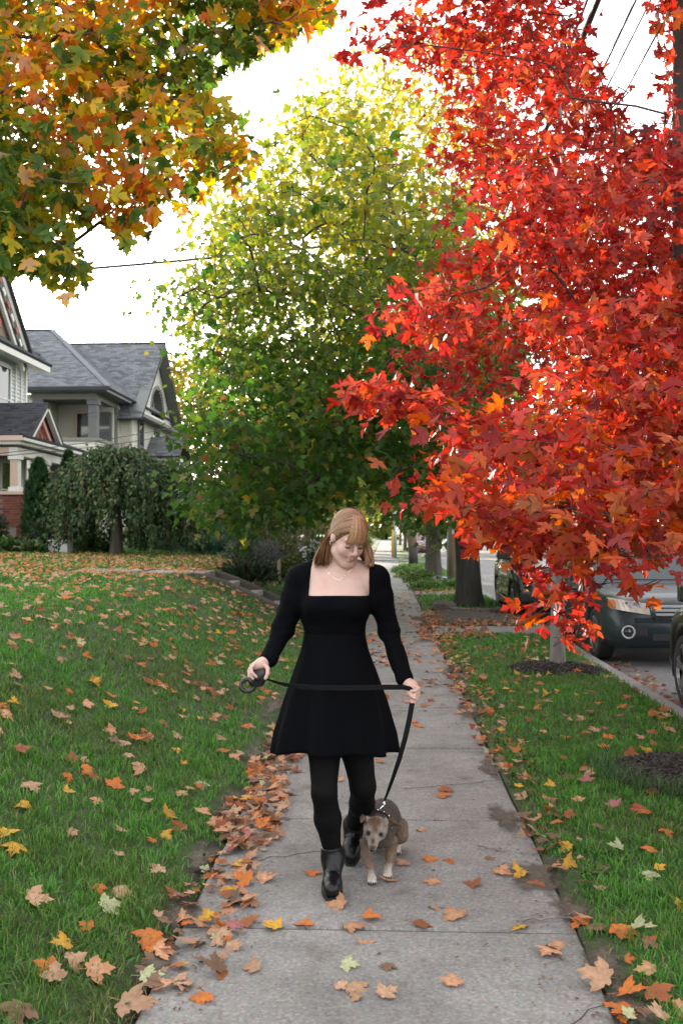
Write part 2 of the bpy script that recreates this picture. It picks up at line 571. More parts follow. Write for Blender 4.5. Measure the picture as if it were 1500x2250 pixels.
for i, (px, py, rx, ry) in enumerate(((1180, 1925, .20, .30), (1255, 2010, .10, .22), (1330, 2120, .10, .2), (1110, 1800, .12, .35), (1075, 1690, .10, .4),
                                      (1030, 1560, .12, .8), (1000, 1480, .12, 1.0), (1385, 2230, .1, .22), (440, 1890, .10, .3), (400, 2010, .10, .2), (345, 2120, .09, .2),
                                      (505, 1770, .1, .4), (560, 1660, .1, .5), (600, 1560, .1, .9))):
    g = G(px, py)
    V, F = blob(g[0], g[1], rx, ry, zmax, seed=i, rings=4)
    rr = np.array([0] + [q for q in range(1, 5) for _ in range(40)]) / 4.
    tag(mk('dirt', V, F, M_DIRT, None, np.repeat((1 - rr)[:, None], 3, 1), smooth=True), kind='stuff')
    SOILS.append((g[0], g[1], rx, ry))
# leaf bed round the big maple, mulch rings under the young maples
BED = (1.55, 17.9, .95, 1.6)
V, F = blob(*BED, ground_z, seed=31, dome=.06)
tag(mk('planting_bed_soil', V, F, M_SOIL, smooth=True), kind='structure')
M_MULCH = mat('mulch', (.020, .015, .013), .95, noise=.6, nscale=40, col2=(.008, .007, .006), bump=1, bscale=70)
MULCH = [(1.98, 6.25, .62, .62), (1.90, 11.1, .55, .5)]


def chips(cx, cy_, rx, ry, dome, n, seed):
    r = np.random.default_rng(seed)
    a = r.uniform(0, 2 * pi, n); q = np.sqrt(r.uniform(0, 1, n)) * 1.02
    x, y = cx + rx * q * np.cos(a), cy_ + ry * q * np.sin(a)
    z = ground_z(x, y) + dome * (1 - q * q) + .012
    b = np.array([(i, j, k) for k in (-1, 1) for j in (-1, 1) for i in (-1, 1)], float)
    f = np.array([(0, 2, 3, 1), (4, 5, 7, 6), (0, 1, 5, 4), (2, 6, 7, 3), (0, 4, 6, 2), (1, 3, 7, 5)])
    th = r.uniform(0, pi, n); tl = r.normal(0, .3, n)
    d = np.stack([np.cos(th) * np.cos(tl), np.sin(th) * np.cos(tl), np.sin(tl)], 1)
    s = np.stack([-np.sin(th), np.cos(th), 0 * th], 1); u = np.cross(d, s)
    L, W, T = r.uniform(.012, .035, n), r.uniform(.004, .009, n), r.uniform(.002, .004, n)
    V = np.stack([x, y, z], 1)[:, None] + b[None, :, :1] * (d * L[:, None])[:, None] + b[None, :, 1:2] * (s * W[:, None])[:, None] + b[None, :, 2:] * (u * T[:, None])[:, None]
    Fq = (np.arange(n)[:, None, None] * 8 + f[None]).reshape(-1, 4)
    c = np.array([.028, .021, .017]) * r.uniform(.4, 1.7, (n, 1))
    return V.reshape(-1, 3), Fq, np.repeat(c, 8, 0)


M_CHIP = mat('bark_chip', attr=True, rough=.9)
for i, (cx, cy_, rx, ry) in enumerate(MULCH):
    ring = thing('mulch_ring', ['dark bark mulch ring at the right edge under the nearer red maple', 'dark bark mulch ring round the slim grey maple trunk'][i], 'mulch', (cx, cy_, 0), 'mulch rings under the young maples')
    V, F = blob(cx, cy_, rx, ry, ground_z, seed=60 + i, rough=.12, dome=.07)
    mk('mulch_base', V, F, M_MULCH, ring, smooth=True)
    V, F, C = chips(cx, cy_, rx, ry, .07, 2600 if i == 0 else 1500, 5 + i)
    mk('mulch_chips', V, F, M_CHIP, ring, C, kind='stuff')

# ------------------------------------------------------------------ grass


def blades(x, y, z, h, w, lean, r, c0, c1):
    """each blade: 2-segment bent strip (3 tris)"""
    n = len(x)
    a = r.uniform(0, 2 * pi, n)
    s = np.stack([np.cos(a), np.sin(a), 0 * a], 1)
    la = r.uniform(0, 2 * pi, n)
    l = np.stack([np.cos(la), np.sin(la), 0 * a], 1) * (lean * h)[:, None]
    b = np.stack([x, y, z], 1)
    up = np.array([0, 0, 1.])
    mid = b + l * .35 + up * (h * .6)[:, None]
    tip = b + l + up * (h * (1 - .25 * np.minimum(lean, 1.6)))[:, None]
    W = (w / 2)[:, None]
    V = np.stack([b - s * W, b + s * W, mid - s * W * .75, mid + s * W * .75, tip], 1)
    T = np.array([(0, 1, 3), (0, 3, 2), (2, 3, 4)])
    Fq = (np.arange(n)[:, None, None] * 5 + T[None]).reshape(-1, 3)
    C = np.stack([c0, c0, (c0 + c1) / 2, (c0 + c1) / 2, c1], 1)
    return V.reshape(-1, 3), Fq, C.reshape(-1, 3)


def on_path(x, y):
    return (x < -2.55) & (y > 16.05) & (y < 17.25) & (x > -4.3)


def keep_grass(x, y, r):
    n2 = vnoise(np.stack([x, y], -1), 9., 4)
    k = np.ones(len(x), bool)
    k &= ~((x > SW0 + .015 + .05 * (n2 - .3)) & (x < SW1 + .05 * (n2 - .3)))
    k &= x < KERB + .03 * (n2 - .3)
    for (cx, cy_, rx, ry) in MULCH:
        d = np.hypot((x - cx) / rx, (y - cy_) / ry); k &= d > .96 + .12 * (n2 - .5)
    cx, cy_, rx, ry = BED
    d = np.hypot((x - cx) / rx, (y - cy_) / ry); k &= (d > 1) | (r.uniform(size=len(x)) < .06)
    for (cx, cy_, rx, ry) in SOILS:
        d = np.hypot((x - cx) / rx, (y - cy_) / ry); k &= (d > .95) | (r.uniform(size=len(x)) < .10)
    k &= ~on_path(x, y)
    k &= ~((x > SW1) & (((y > 15.03) & (y < 16.17)) | ((y > 24.2) & (y < 25.6))))
    k &= ~((x > -2.9) & (x < SW0 - .1) & (y > 15.95) & (y < 17.4))
    k &= ~((y > 49) & (y < 56.5))
    return k


M_GRASS = mat('grass', attr=True, rough=.55, spec=.3, trans=.30)
gr = np.random.default_rng(11)
parts = []
# (xmin, xmax, ymin, ymax, density per m2, height, width)
for (x0, x1, y0, y1, dens, hh, ww) in ((-2.9, SW0, 2.7, 4.4, 9000, .050, .0042), (SW1, KERB, 2.7, 4.4, 9000, .050, .0042),
                                       (-4.2, SW0, 4.4, 7.2, 4300, .048, .0055), (SW1, KERB, 4.4, 7.2, 4800, .05, .0055),
                                       (-6.5, SW0, 7.2, 12, 1300, .05, .009), (SW1, KERB, 7.2, 12, 1900, .05, .008),
                                       (-10, SW0, 12, 20, 420, .055, .014), (SW1, KERB, 12, 20, 700, .055, .012),
                                       (-16, SW0, 20, 34, 130, .07, .025), (SW1, KERB, 20, 48, 160, .09, .022)):
    n = int((x1 - x0) * (y1 - y0) * dens)
    x, y = gr.uniform(x0, x1, n), gr.uniform(y0, y1, n)
    q = np.stack([x, y], -1)
    cl = vnoise(q, 14., 2)
    px, py, dz = PX(np.stack([x, y, ground_z(x, y)], 1))
    k = keep_grass(x, y, gr) & (gr.uniform(size=n) < .45 + .8 * cl) & (px > -450) & (px < 2500) & (py < 2600)
    x, y, q, cl = x[k], y[k], q[k], cl[k]
    n = len(x)
    big = vnoise(q, .9, 8)
    h = hh * gr.uniform(.5, 1.35, n) * (.65 + .7 * cl)
    # near the walk the grass is short and worn
    edge = np.minimum(np.abs(x - SW0), np.abs(x - SW1))
    h *= np.clip(.45 + edge * 2.5, .45, 1)
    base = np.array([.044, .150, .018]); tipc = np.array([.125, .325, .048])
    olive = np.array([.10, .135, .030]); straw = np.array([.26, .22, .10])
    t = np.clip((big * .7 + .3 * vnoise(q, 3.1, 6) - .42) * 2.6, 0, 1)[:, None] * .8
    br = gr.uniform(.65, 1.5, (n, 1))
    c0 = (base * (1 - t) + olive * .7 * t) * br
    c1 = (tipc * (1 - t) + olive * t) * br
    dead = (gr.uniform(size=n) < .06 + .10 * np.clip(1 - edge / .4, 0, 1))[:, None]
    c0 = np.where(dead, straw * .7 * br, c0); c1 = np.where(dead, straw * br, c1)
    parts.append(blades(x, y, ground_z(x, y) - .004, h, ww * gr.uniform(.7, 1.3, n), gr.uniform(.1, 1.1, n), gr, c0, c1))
# broad-leaved weeds and clover among the turf
for (x0, x1, y0, y1, n) in ((SW1 + .05, 1.5, 3.6, 7.5, 900), (SW1, KERB, 3, 9, 900), (-2.4, SW0, 2.8, 8, 1100)):
    x, y = gr.uniform(x0, x1, n), gr.uniform(y0, y1, n)
    k = keep_grass(x, y, gr) & (vnoise(np.stack([x, y], -1), 2.2, 21) > .55); x, y = x[k], y[k]; n = len(x)
    c = np.array([.050, .135, .030]) * gr.uniform(.7, 1.5, (n, 1))
    parts.append(blades(x, y, ground_z(x, y) + .006, gr.uniform(.022, .05, n), gr.uniform(.010, .020, n), gr.uniform(.8, 1.8, n), gr, c * .8, c))
# long wisps round the near mulch ring and in the sidewalk joints
cx, cy_, rx, ry = MULCH[0]
for (n, fx, fy, h0) in ((900, lambda a: cx + rx * 1.02 * np.cos(a), lambda a: cy_ + ry * 1.02 * np.sin(a), .16),):
    a = gr.uniform(.8 * pi, 2 * pi, n)
    x, y = fx(a) + gr.normal(0, .05, n), fy(a) + gr.normal(0, .05, n)
    c = np.array([.075, .15, .05]) * gr.uniform(.5, 1.5, (n, 1))
    parts.append(blades(x, y, ground_z(x, y), h0 * gr.uniform(.4, 1.2, n), np.full(n, .006), gr.uniform(.3, 1.3, n), gr, c * .6, c * 1.1))
for yj in joints[2:9]:
    n = 130
    x = gr.uniform(SW0, SW1, n); x = x[vnoise(np.stack([x, x * 0 + yj], -1), 3., 5) > .55]; n = len(x)
    c = np.array([.06, .09, .03]) * gr.uniform(.5, 1.4, (n, 1))
    parts.append(blades(x, np.full(n, yj) + gr.normal(0, .004, n), np.full(n, -.02), gr.uniform(.02, .045, n), np.full(n, .004), gr.uniform(.3, 1.2, n), gr, c * .6, c))
off = 0; Vs, Fs, Cs = [], [], []
for v, f, c in parts:
    Vs.append(v); Fs.append(f + off); Cs.append(c); off += len(v)
tag(mk('grass', np.concatenate(Vs), np.concatenate(Fs), M_GRASS, None, np.concatenate(Cs)), 'short green lawn grass either side of the sidewalk', None, None, 'stuff')
print('grass blades tris', sum(len(f) for f in Fs))
# ------------------------------------------------------------------ leaves and trees
def leaf_template(kind, lod=2):
    """outline half (right side) of a lobed leaf: y from the stalk to the tip, fanned from a point on the midrib"""
    if kind == 'sugar':
        R = [(.02, 0), (.20, -.07), (.34, -.02), (.29, .10), (.44, .12), (.60, .30), (.70, .50), (.50, .47), (.40, .57), (.25, .44), (.24, .66), (.33, .80), (.16, .80), (.08, .92)]
    elif kind == 'red':
        R = [(.02, 0), (.18, -.09), (.36, -.06), (.26, .07), (.46, .10), (.56, .22), (.78, .46), (.58, .42), (.52, .56), (.40, .44), (.22, .36), (.20, .55), (.36, .78), (.20, .74), (.14, .90)]
    if lod == 1:
        R = [R[i] for i in ((1, 2, 4, 6, 9, 11, 12) if kind == 'sugar' else (1, 2, 4, 6, 10, 12, 13))]
    if lod == 0:
        R = [(.34, -.02), (.62, .44), (.20, .50), (.28, .8)]
    o = [(0, 0)] * (lod == 2) + R + [(0, 1.05)] + [(-x, y) for x, y in R[::-1]]
    o = np.array([(0, .34)] + o)
    n = len(o) - 1
    F = np.array([(0, 1 + i, 1 + (i + 1) % n) for i in range(n)])
    return o, F


def leaf_shapes(kind, lod, k, r, fold=.25, droop=.35, curl=.0):
    """k bent versions of the leaf; returns verts list, faces, edge weight (0 centre .. 1 rim)"""
    o, F = leaf_template(kind, lod)
    out = []
    for _ in range(k):
        x, y = o[:, 0] * r.uniform(.85, 1.1), o[:, 1].copy()
        a, b, c = r.normal(fold, .18), r.normal(droop, .25), r.normal(0, curl) if curl else 0
        z = a * np.abs(x) - b * (y - .3) ** 2 + r.normal(0, .12) * x * y + .05 * np.sin(x * 9 + r.uniform(0, 6)) * np.abs(x)
        z = z + c * (np.abs(x) ** 2 * 1.6) + (r.normal(0, abs(curl) * .8) * np.clip(y - .4, 0, 1) ** 2 if curl else 0) + r.normal(0, curl * .5 + 1e-6) * x
        th = r.normal(0, .1); x = x + th * y * y
        out.append(np.stack([x, y, z], 1))
    w = np.clip(np.hypot(o[:, 0], o[:, 1] - .34) / .6, 0, 1)
    return out, F, w


def frames(tip, nrm):
    tip = tip / (np.linalg.norm(tip, axis=1)[:, None] + 1e-9)
    z = nrm - tip * np.sum(nrm * tip, 1)[:, None]
    z /= np.linalg.norm(z, axis=1)[:, None] + 1e-9
    x = np.cross(tip, z)
    return np.stack([x, tip, z], 2)          # columns: leaf x, y, z in world


def scatter(shapes, F, w, pos, R, sc, c_in, c_rim, r):
    n = len(pos); k = len(shapes); m = len(shapes[0])
    T = np.stack(shapes)[r.integers(0, k, n)]
    V = np.einsum('nij,nmj->nmi', R, T) * sc[:, None, None] + pos[:, None]
    Fq = (np.arange(n)[:, None, None] * m + F[None]).reshape(-1, 3)
    C = c_in[:, None] * (1 - w)[None, :, None] + c_rim[:, None] * w[None, :, None]
    return V.reshape(-1, 3), Fq, C.reshape(-1, 3)


def in_poly(x, y, poly):
    c = np.zeros(len(x), bool)
    n = len(poly); j = n - 1
    for i in range(n):
        xi, yi = poly[i]; xj, yj = poly[j]
        k = ((yi > y) != (yj > y)) & (x < (xj - xi) * (y - yi) / (yj - yi + 1e-12) + xi)
        c ^= k; j = i
    return c


def poly_pts(poly, n, r, holes=()):
    P_ = np.array(poly, float); lo, hi = P_.min(0), P_.max(0)
    out = np.zeros((0, 2))
    while len(out) < n:
        q = r.uniform(lo, hi, (n * 3, 2))
        k = in_poly(q[:, 0], q[:, 1], poly)
        for h in holes: k &= ~in_poly(q[:, 0], q[:, 1], h)
        out = np.concatenate([out, q[k]])
    return out[:n]


def grow(trunk, tips, r, tip_r=.004, rise=.12, sub=3, wob=.04, expo=2.4, downpen=.5):
    """space-filling skeleton: every tip is tied to the nearest earlier node; radii by the pipe rule"""
    nodes = [np.array(p, float) for p in trunk]
    par = [-1] + list(range(len(trunk) - 1))
    ntr = len(trunk)
    A = np.zeros((ntr + len(tips) * (sub + 1), 3)); A[:ntr] = nodes; cnt = ntr
    root = np.array(trunk[-1]); 
    d0 = np.min(np.linalg.norm(tips[:, None] - np.array(trunk)[None], axis=2), 1)
    tipid = []
    for t in tips[np.argsort(d0 + r.normal(0, .1, len(tips)) * d0.mean())]:
        d = t - A[:cnt]
        dist = np.linalg.norm(d, axis=1) + downpen * np.clip(-d[:, 2], 0, None)
        dist[0:max(1, ntr // 4)] += 5
        p = int(np.argmin(dist)); a = A[p].copy()
        L = np.linalg.norm(t - a)
        for s in range(1, sub + 1):
            q = s / sub
            x = a + (t - a) * q + np.array([0, 0, 1]) * rise * L * sin(pi * q) + (r.normal(0, wob * L, 3) if s < sub else 0)
            A[cnt] = x; par.append(p); p = cnt; cnt += 1
        tipid.append(p)
    N = cnt; par = np.array(par)
    rad = np.zeros(N); acc = np.zeros(N)
    for i in range(N - 1, 0, -1):
        if acc[i] == 0: acc[i] = tip_r ** expo
        rad[i] = acc[i] ** (1 / expo)
        acc[par[i]] += acc[i]
    rad[0] = acc[0] ** (1 / expo)
    return A[:N], par, rad, np.array(tipid)


def limb_mesh(A, par, rad, start, n=5):
    """frustums for every edge past the trunk"""
    e = np.array([i for i in range(1, len(A)) if i >= start])
    a, b = A[par[e]], A[e]
    ra, rb = np.minimum(rad[par[e]], rad[e] * 1.25), rad[e]
    d = b - a; d /= np.linalg.norm(d, axis=1)[:, None] + 1e-9
    t = np.where(np.abs(d[:, 2:3]) < .9, np.array([[0, 0, 1.]]), np.array([[1., 0, 0]]))
    x = np.cross(d, t); x /= np.linalg.norm(x, axis=1)[:, None]
    y = np.cross(d, x)
    q = np.arange(n) * 2 * pi / n
    ring = x[:, None] * np.cos(q)[None, :, None] + y[:, None] * np.sin(q)[None, :, None]
    V = np.concatenate([a[:, None] + ring * ra[:, None, None], b[:, None] + ring * rb[:, None, None]], 1)
    f = np.array([(k, (k + 1) % n, n + (k + 1) % n, n + k) for k in range(n)])
    F = (np.arange(len(e))[:, None, None] * 2 * n + f[None]).reshape(-1, 4)
    return V.reshape(-1, 3), F


def trunk_mesh(pts, rad, n=16, flare=.35, seed=0, furrow=.06):
    pts = np.array(pts, float)
    m = 24
    t = np.linspace(0, len(pts) - 1, m); i = np.clip(t.astype(int), 0, len(pts) - 2); f = (t - i)[:, None]
    C = pts[i] * (1 - f) + pts[i + 1] * f
    Rr = np.interp(t, np.arange(len(pts)), rad)
    V = []
    for k in range(m):
        hgt = C[k][2] - pts[0][2]
        for j in range(n):
            q = 2 * pi * j / n
            fl = 1 + flare * math.exp(-hgt / .22) * (.75 + .5 * sin(q * 4 + seed)) + furrow * sin(q * 3 + seed * 2 + hgt * .3) + furrow * .6 * sin(q * 7 + hgt * 2.1 + seed)
            V.append(C[k] + Rr[k] * fl * np.array([cos(q), sin(q), 0]))
    F = [(k * n + j, k * n + (j + 1) % n, (k + 1) * n + (j + 1) % n, (k + 1) * n + j) for k in range(m - 1) for j in range(n)]
    F.append(tuple((m - 1) * n + j for j in range(n)))
    return V, F


def crown_leaves(tips, per, spread, size, r, colf, kind, lod, k=14, droop=.55, out_c=None, fold=.2, flat=.6):
    """leaves round each twig tip; droop pulls the leaf tips down"""
    ti = np.repeat(np.arange(len(tips)), per)
    n = len(ti)
    off = r.normal(0, 1, (n, 3)) * (spread if np.isscalar(spread) else spread[ti][:, None]) * np.array([1, 1, flat])
    pos = tips[ti] + off
    d = off / (np.linalg.norm(off, axis=1)[:, None] + 1e-9)
    tip = d * .7 + r.normal(0, .45, (n, 3)) + np.array([0, 0, -droop])
    nrm = r.normal(0, .55, (n, 3)) + np.array([0, -.25, .75])
    R = frames(tip, nrm)
    sc = size * r.uniform(.6, 1.15, n)
    c_in, c_rim = colf(pos, ti, r)
    sh, F, w = leaf_shapes(kind, lod, k, r, fold=fold)
    return pos, R, sc, c_in, c_rim, sh, F, w


def tree(name, label, cat, group, trunk, trad, tips, per, spread, size, colf, kind, lod, seed, bark, tip_r=.004, n_ind=300, rise=.12, flare=.35,
         droop=.55, keep=None, limb_n=5, sub=3, flat=.6, trunk_n=16, downpen=.5, wob=.04, furrow=.06):
    r = np.random.default_rng(seed)
    root = thing(name, label, cat, trunk[0], group)
    A, par, rad, tid = grow(trunk, tips, r, tip_r, rise, sub, wob, downpen=downpen)
    V, F = trunk_mesh(trunk, trad, trunk_n, flare, seed, furrow)
    mk('trunk', V, F, bark, root, smooth=True)
    V, F = limb_mesh(A, par, np.minimum(rad, trad[-1] * .75), len(trunk), limb_n)
    mk('limbs', V, F, M_TWIG if trad[0] < .1 else bark, root, smooth=True)
    pos, R, sc, ci, cr, sh, Fl, w = crown_leaves(tips, per, spread, size, r, colf, kind, lod, droop=droop, flat=flat)
    if keep is not None:
        k = keep(pos, r); pos, R, sc, ci, cr = pos[k], R[k], sc[k], ci[k], cr[k]
    px, py, dz = PX(pos)
    vis = (px > 0) & (px < 1500) & (py > 0) & (py < 2250) & (dz > .5)
    ind = np.zeros(len(pos), bool)
    if n_ind:
        o = np.argsort(np.where(vis, -sc / dz, 1))[:n_ind]; ind[o[vis[o]]] = True
    V, F, C = scatter(sh, Fl, w, pos[~ind], R[~ind], sc[~ind], ci[~ind], cr[~ind], r)
    mk('crown', V, F, M_LEAF, root, C, kind='stuff')
    ids = np.where(ind)[0]
    if len(ids):
        meshes = []
        for q in range(36):
            j = ids[r.integers(len(ids))]
            meshes.append(mesh_of('leaf', sh[q % len(sh)], Fl, M_LEAF, ci[j][None] * (1 - w)[:, None] + cr[j][None] * w[:, None]))
        base = base_of(root)
        from mathutils import Matrix
        for j in ids:
            o = link('leaf', meshes[int(r.integers(36))], root)
            M = np.eye(4); M[:3, :3] = R[j] * sc[j]; M[:3, 3] = pos[j] - base
            o.matrix_local = Matrix(M.tolist())
    print(name, 'leaves', len(pos), 'tris', len(pos) * len(Fl))
    return root


def mixcol(r, n, table):
    """table: list of (weight, rgb) picked per leaf"""
    w = np.array([t[0] for t in table], float); w /= w.sum()
    c = np.array([t[1] for t in table])
    return c[r.choice(len(table), n, p=w)]


def from_px(pts, Y):
    return P(pts[:, 0], pts[:, 1], Y)


# ---- nearer red maple (right), trunk just past the frame edge
tr = np.random.default_rng(21)
sky_gap = [(1275, -400), (1265, 40), (1300, 110), (1345, 215), (1400, 320), (1440, 255), (1440, 120), (1425, -400)]
redA = [(1600, -500), (1000, -500), (960, -80), (850, -10), (800, 60), (850, 75), (905, 130), (905, 205), (950, 265), (1000, 315), (1085, 345), (1080, 420), (1130, 480), (1110, 560), (960, 530), (905, 560),
        (1010, 650), (900, 640), (880, 705), (960, 770), (1000, 800), (860, 850), (745, 845), (740, 890), (800, 905), (900, 900), (980, 930), (1010, 985), (990, 1040), (905, 1090), (905, 1120), (1000, 1140), (1040, 1180),
        (1110, 1185), (1160, 1225), (1250, 1200), (1290, 1230), (1380, 1235), (1500, 1225), (1900, 1250), (1900, -500)]


def crown_depth(n, xy, tx, ty, rad, r, lo, hi):
    """street distances that keep the pixel's point inside a round crown about the trunk"""
    Y = r.uniform(lo, hi, n)
    for _ in range(14):
        p = P(xy[:, 0], xy[:, 1], Y)
        bad = np.hypot(p[:, 0] - tx, p[:, 1] - ty) > rad
        if not bad.any(): break
        Y = np.where(bad, r.uniform(lo, hi, n), Y)
    p = P(xy[:, 0], xy[:, 1], Y)
    return Y, np.hypot(p[:, 0] - tx, p[:, 1] - ty) <= rad


q = poly_pts(redA, 1500, tr, [sky_gap])
# boughs sweep up and out from the trunk: keep points in long sloping bands
bx, by = (q[:, 0] - 1500) / 520, (q[:, 1] + (1500 - q[:, 0]) * np.where(q[:, 1] < 700, .33, -.06)) / 78
band = vnoise(np.stack([bx, by], -1), 1., 41)
q = q[((band > .42) & ((q[:, 0] > 1130) | (band > .52))) | ((q[:, 0] > 1250) & (q[:, 1] > 520) & (band > .25))]
lo_ = np.interp(q[:, 1], [200, 700, 1000, 1200], [5.6, 4.6, 3.7, 3.3]); hi_ = np.interp(q[:, 1], [200, 700, 1000, 1200], [8.6, 8.0, 6.2, 5.0])
Y = lo_ + (hi_ - lo_) * tr.uniform(0, 1, len(q))
p_ = P(q[:, 0], q[:, 1], Y); ok = np.hypot(p_[:, 0] - 1.9, p_[:, 1] - 6.25) < 3.1
q, Y = q[ok], Y[ok]
print('red tips', len(q))
tipsA = from_px(q, Y)
spray = np.array([(1185, 1255), (1225, 1290), (1165, 1330), (1150, 1290), (1200, 1335), (1245, 1340), (1190, 1370), (1225, 1360), (1215, 1400), (1255, 1385), (1275, 1375), (1265, 1400), (1160, 1355), (1225, 1405),
                  (1215, 1420), (1255, 1415), (1300, 1315), (1310, 1290), (1395, 1318), (1350, 1262), (1440, 1275), (1100, 1190), (1075, 1180)], float)
nA = len(tipsA); tipsA = np.concatenate([tipsA, from_px(spray, tr.uniform(4.15, 4.55, len(spray)))])
fl = np.array([(752, 870), (790, 862), (815, 870), (845, 860), (770, 850), (775, 100), (790, 20), (800, 70), (830, 105), (845, 30), (900, 65), (870, 115), (760, 880), (1455, 330), (1460, 250), (1465, 160), (1450, 420), (1440, 60), (1470, 20), (1480, 240), (1425, 390)], float)
fl = np.concatenate([fl, poly_pts([(748, 852), (820, 850), (1000, 875), (1000, 935), (900, 908), (748, 888)], 34, tr), poly_pts([(912, 1085), (1000, 1055), (1110, 1120), (1040, 1165), (1020, 1125), (950, 1115)], 30, tr), poly_pts([(900, 640), (985, 625), (1040, 700), (960, 740), (895, 710)], 16, tr)])
tipsA = np.concatenate([tipsA, from_px(fl, tr.uniform(4.9, 5.6, len(fl)))])


def col_red(pos, ti, r):
    n = len(pos)
    px, py, dz = PX(pos)
    crim = mixcol(r, n, [(4, (.44, .050, .034)), (3, (.34, .036, .033)), (3, (.52, .080, .044)), (.5, (.54, .13, .04)), (1, (.24, .033, .030))])
    oran = mixcol(r, n, [(4, (.46, .085, .024)), (2, (.48, .125, .030)), (2, (.32, .10, .03)), (3, (.46, .065, .03))])
    t = np.clip((py - 760) / 420 + (px - 1200) / 800 + (vnoise(pos, 1.6, 3) - .5) * 1.2 - 1.2 * (py > 1240), 0, 1)[:, None] * .6
    t = np.where(r.uniform(size=(n, 1)) < t, 1, 0)
    c = crim * (1 - t) + oran * t
    c *= r.uniform(.65, 1.3, (n, 1))
    inn = c * np.array([.95, .85, .85]); 
    return inn, c


def keepA(pos, r):
    px, py, dz = PX(pos)
    k = in_poly(px, py, sky_gap)
    low = (py > 1412) | ((px < 1015) & (py > 1120)) | ((px < 1125) & (py > 1205)) | ((px > 1300) & (py > 1345)) | ((px > 1310) & (py > 1265) & (r.uniform(size=len(pos)) < .72))
    left = (px < 738) & (py > 300)
    car = (px > 1300) & (py > 1335)
    return ~(k & (r.uniform(size=len(pos)) < .93)) & ~low & ~left & ~car


trunkA = [(2.02, 6.25, 0.0), (1.98, 6.25, 1.2), (1.90, 6.24, 2.2), (1.845, 6.22, 3.0), (1.835, 6.2, 4.0), (1.83, 6.2, 5.2), (1.84, 6.2, 6.6)]
tree('red_maple', 'nearer red maple with its trunk at the right edge and leafy boughs over the sidewalk', 'tree', 'red maples on the tree lawn', trunkA, [.085, .075, .07, .062, .052, .035, .015], tipsA, np.where(np.arange(len(tipsA)) < nA, 18, np.where(np.arange(len(tipsA)) < nA + len(spray), 4, 4)), np.where(np.arange(len(tipsA)) < nA, .13, .055), .079, col_red, 'red', 2, 5,
     mat('dark_bark', (.06, .048, .042), .9, noise=.6, nscale=25, bump=.4), tip_r=.0022, rise=.06, droop=.35, keep=keepA, flat=.55)

# ---- second red maple, slim grey trunk by the parked cars
redB = [(880, 690), (1000, 520), (960, 330), (1010, 200), (1080, 90), (1180, 60), (1290, 110), (1380, 300), (1560, 430), (1600, 1150), (1430, 1240), (1290, 1245), (1180, 1215), (1060, 1140), (960, 1060), (980, 940), (900, 850)]
q = poly_pts(redB, 620, tr)
q = q[vnoise(np.stack([q[:, 0] / 260, (q[:, 1] + (1300 - q[:, 0]) * .15) / 55], -1), 1., 77) > .36]
Y, ok = crown_depth(len(q), q, 1.90, 11.1, 2.3, tr, 9.0, 13.2)
tipsB = from_px(q[ok], Y[ok])


def keepB(pos, r):
    px, py, dz = PX(pos)
    return ~(in_poly(px, py, sky_gap) & (py < 300)) & (py < 1250)


def col_redB(pos, ti, r):
    n = len(pos)
    c = mixcol(r, n, [(4, (.43, .044, .033)), (3, (.34, .034, .032)), (3, (.49, .07, .038)), (1, (.52, .13, .035))]) * r.uniform(.65, 1.3, (n, 1))
    return c * .9, c


trunkB = [(1.90, 11.1, 0.02), (1.905, 11.1, 1.0), (1.92, 11.1, 2.0), (1.95, 11.1, 3.2), (1.95, 11.1, 4.5), (1.95, 11.12, 5.8), (1.95, 11.1, 6.9)]
tree('red_maple', 'farther red maple with a slim grey trunk in a mulch ring before the parked cars', 'tree', 'red maples on the tree lawn', trunkB, [.078, .070, .064, .055, .045, .03, .012], tipsB, 15, .19, .088, col_redB, 'red', 2, 6, M_BARKG,
     tip_r=.0025, rise=.10, droop=.35, keep=keepB, flat=.55)

# ---- orange sugar maple at upper left, trunk off to the left on the lawn
orA = [(-300, -350), (705, -350), (712, 30), (640, 60), (560, 92), (522, 140), (492, 60), (470, 175), (430, 160), (445, 195), (490, 245), (520, 270), (540, 335), (515, 395), (425, 410), (425, 475), (395, 400), (330, 430), (300, 515), (268, 520), (240, 480),
       (262, 410), (205, 440), (190, 460), (150, 470), (130, 520), (165, 560), (172, 635), (120, 605), (60, 570), (0, 575), (-300, 620)]
holeO = [(355, 95), (385, 85), (385, 115), (360, 120)]
q = poly_pts(orA, 590, tr, [holeO])
q = q[vnoise(np.stack([q[:, 0] / 120, (q[:, 1] - .35 * q[:, 0]) / 60], -1), 1., 19) > .27]
Y = tr.uniform(6.5, 8.4, len(q))
tipsO = from_px(q, Y)
more = np.array([(150, 600), (165, 570), (270, 505), (255, 470), (530, 340), (520, 370), (490, 250), (700, 40), (690, 20), (690, -5), (600, 70), (540, 130), (455, 150), (475, 120), (450, 170), (60, 560), (100, 580), (40, 520)], float)
more = np.concatenate([more, poly_pts([(0, 440), (140, 470), (130, 530), (168, 625), (110, 595), (60, 560), (0, 565)], 18, tr), poly_pts([(235, 430), (310, 430), (298, 510), (265, 515)], 9, tr), poly_pts([(455, 330), (530, 300), (535, 350), (500, 395), (440, 400)], 8, tr)])
tipsO = np.concatenate([tipsO, from_px(more, tr.uniform(6.6, 7.6, len(more)))])


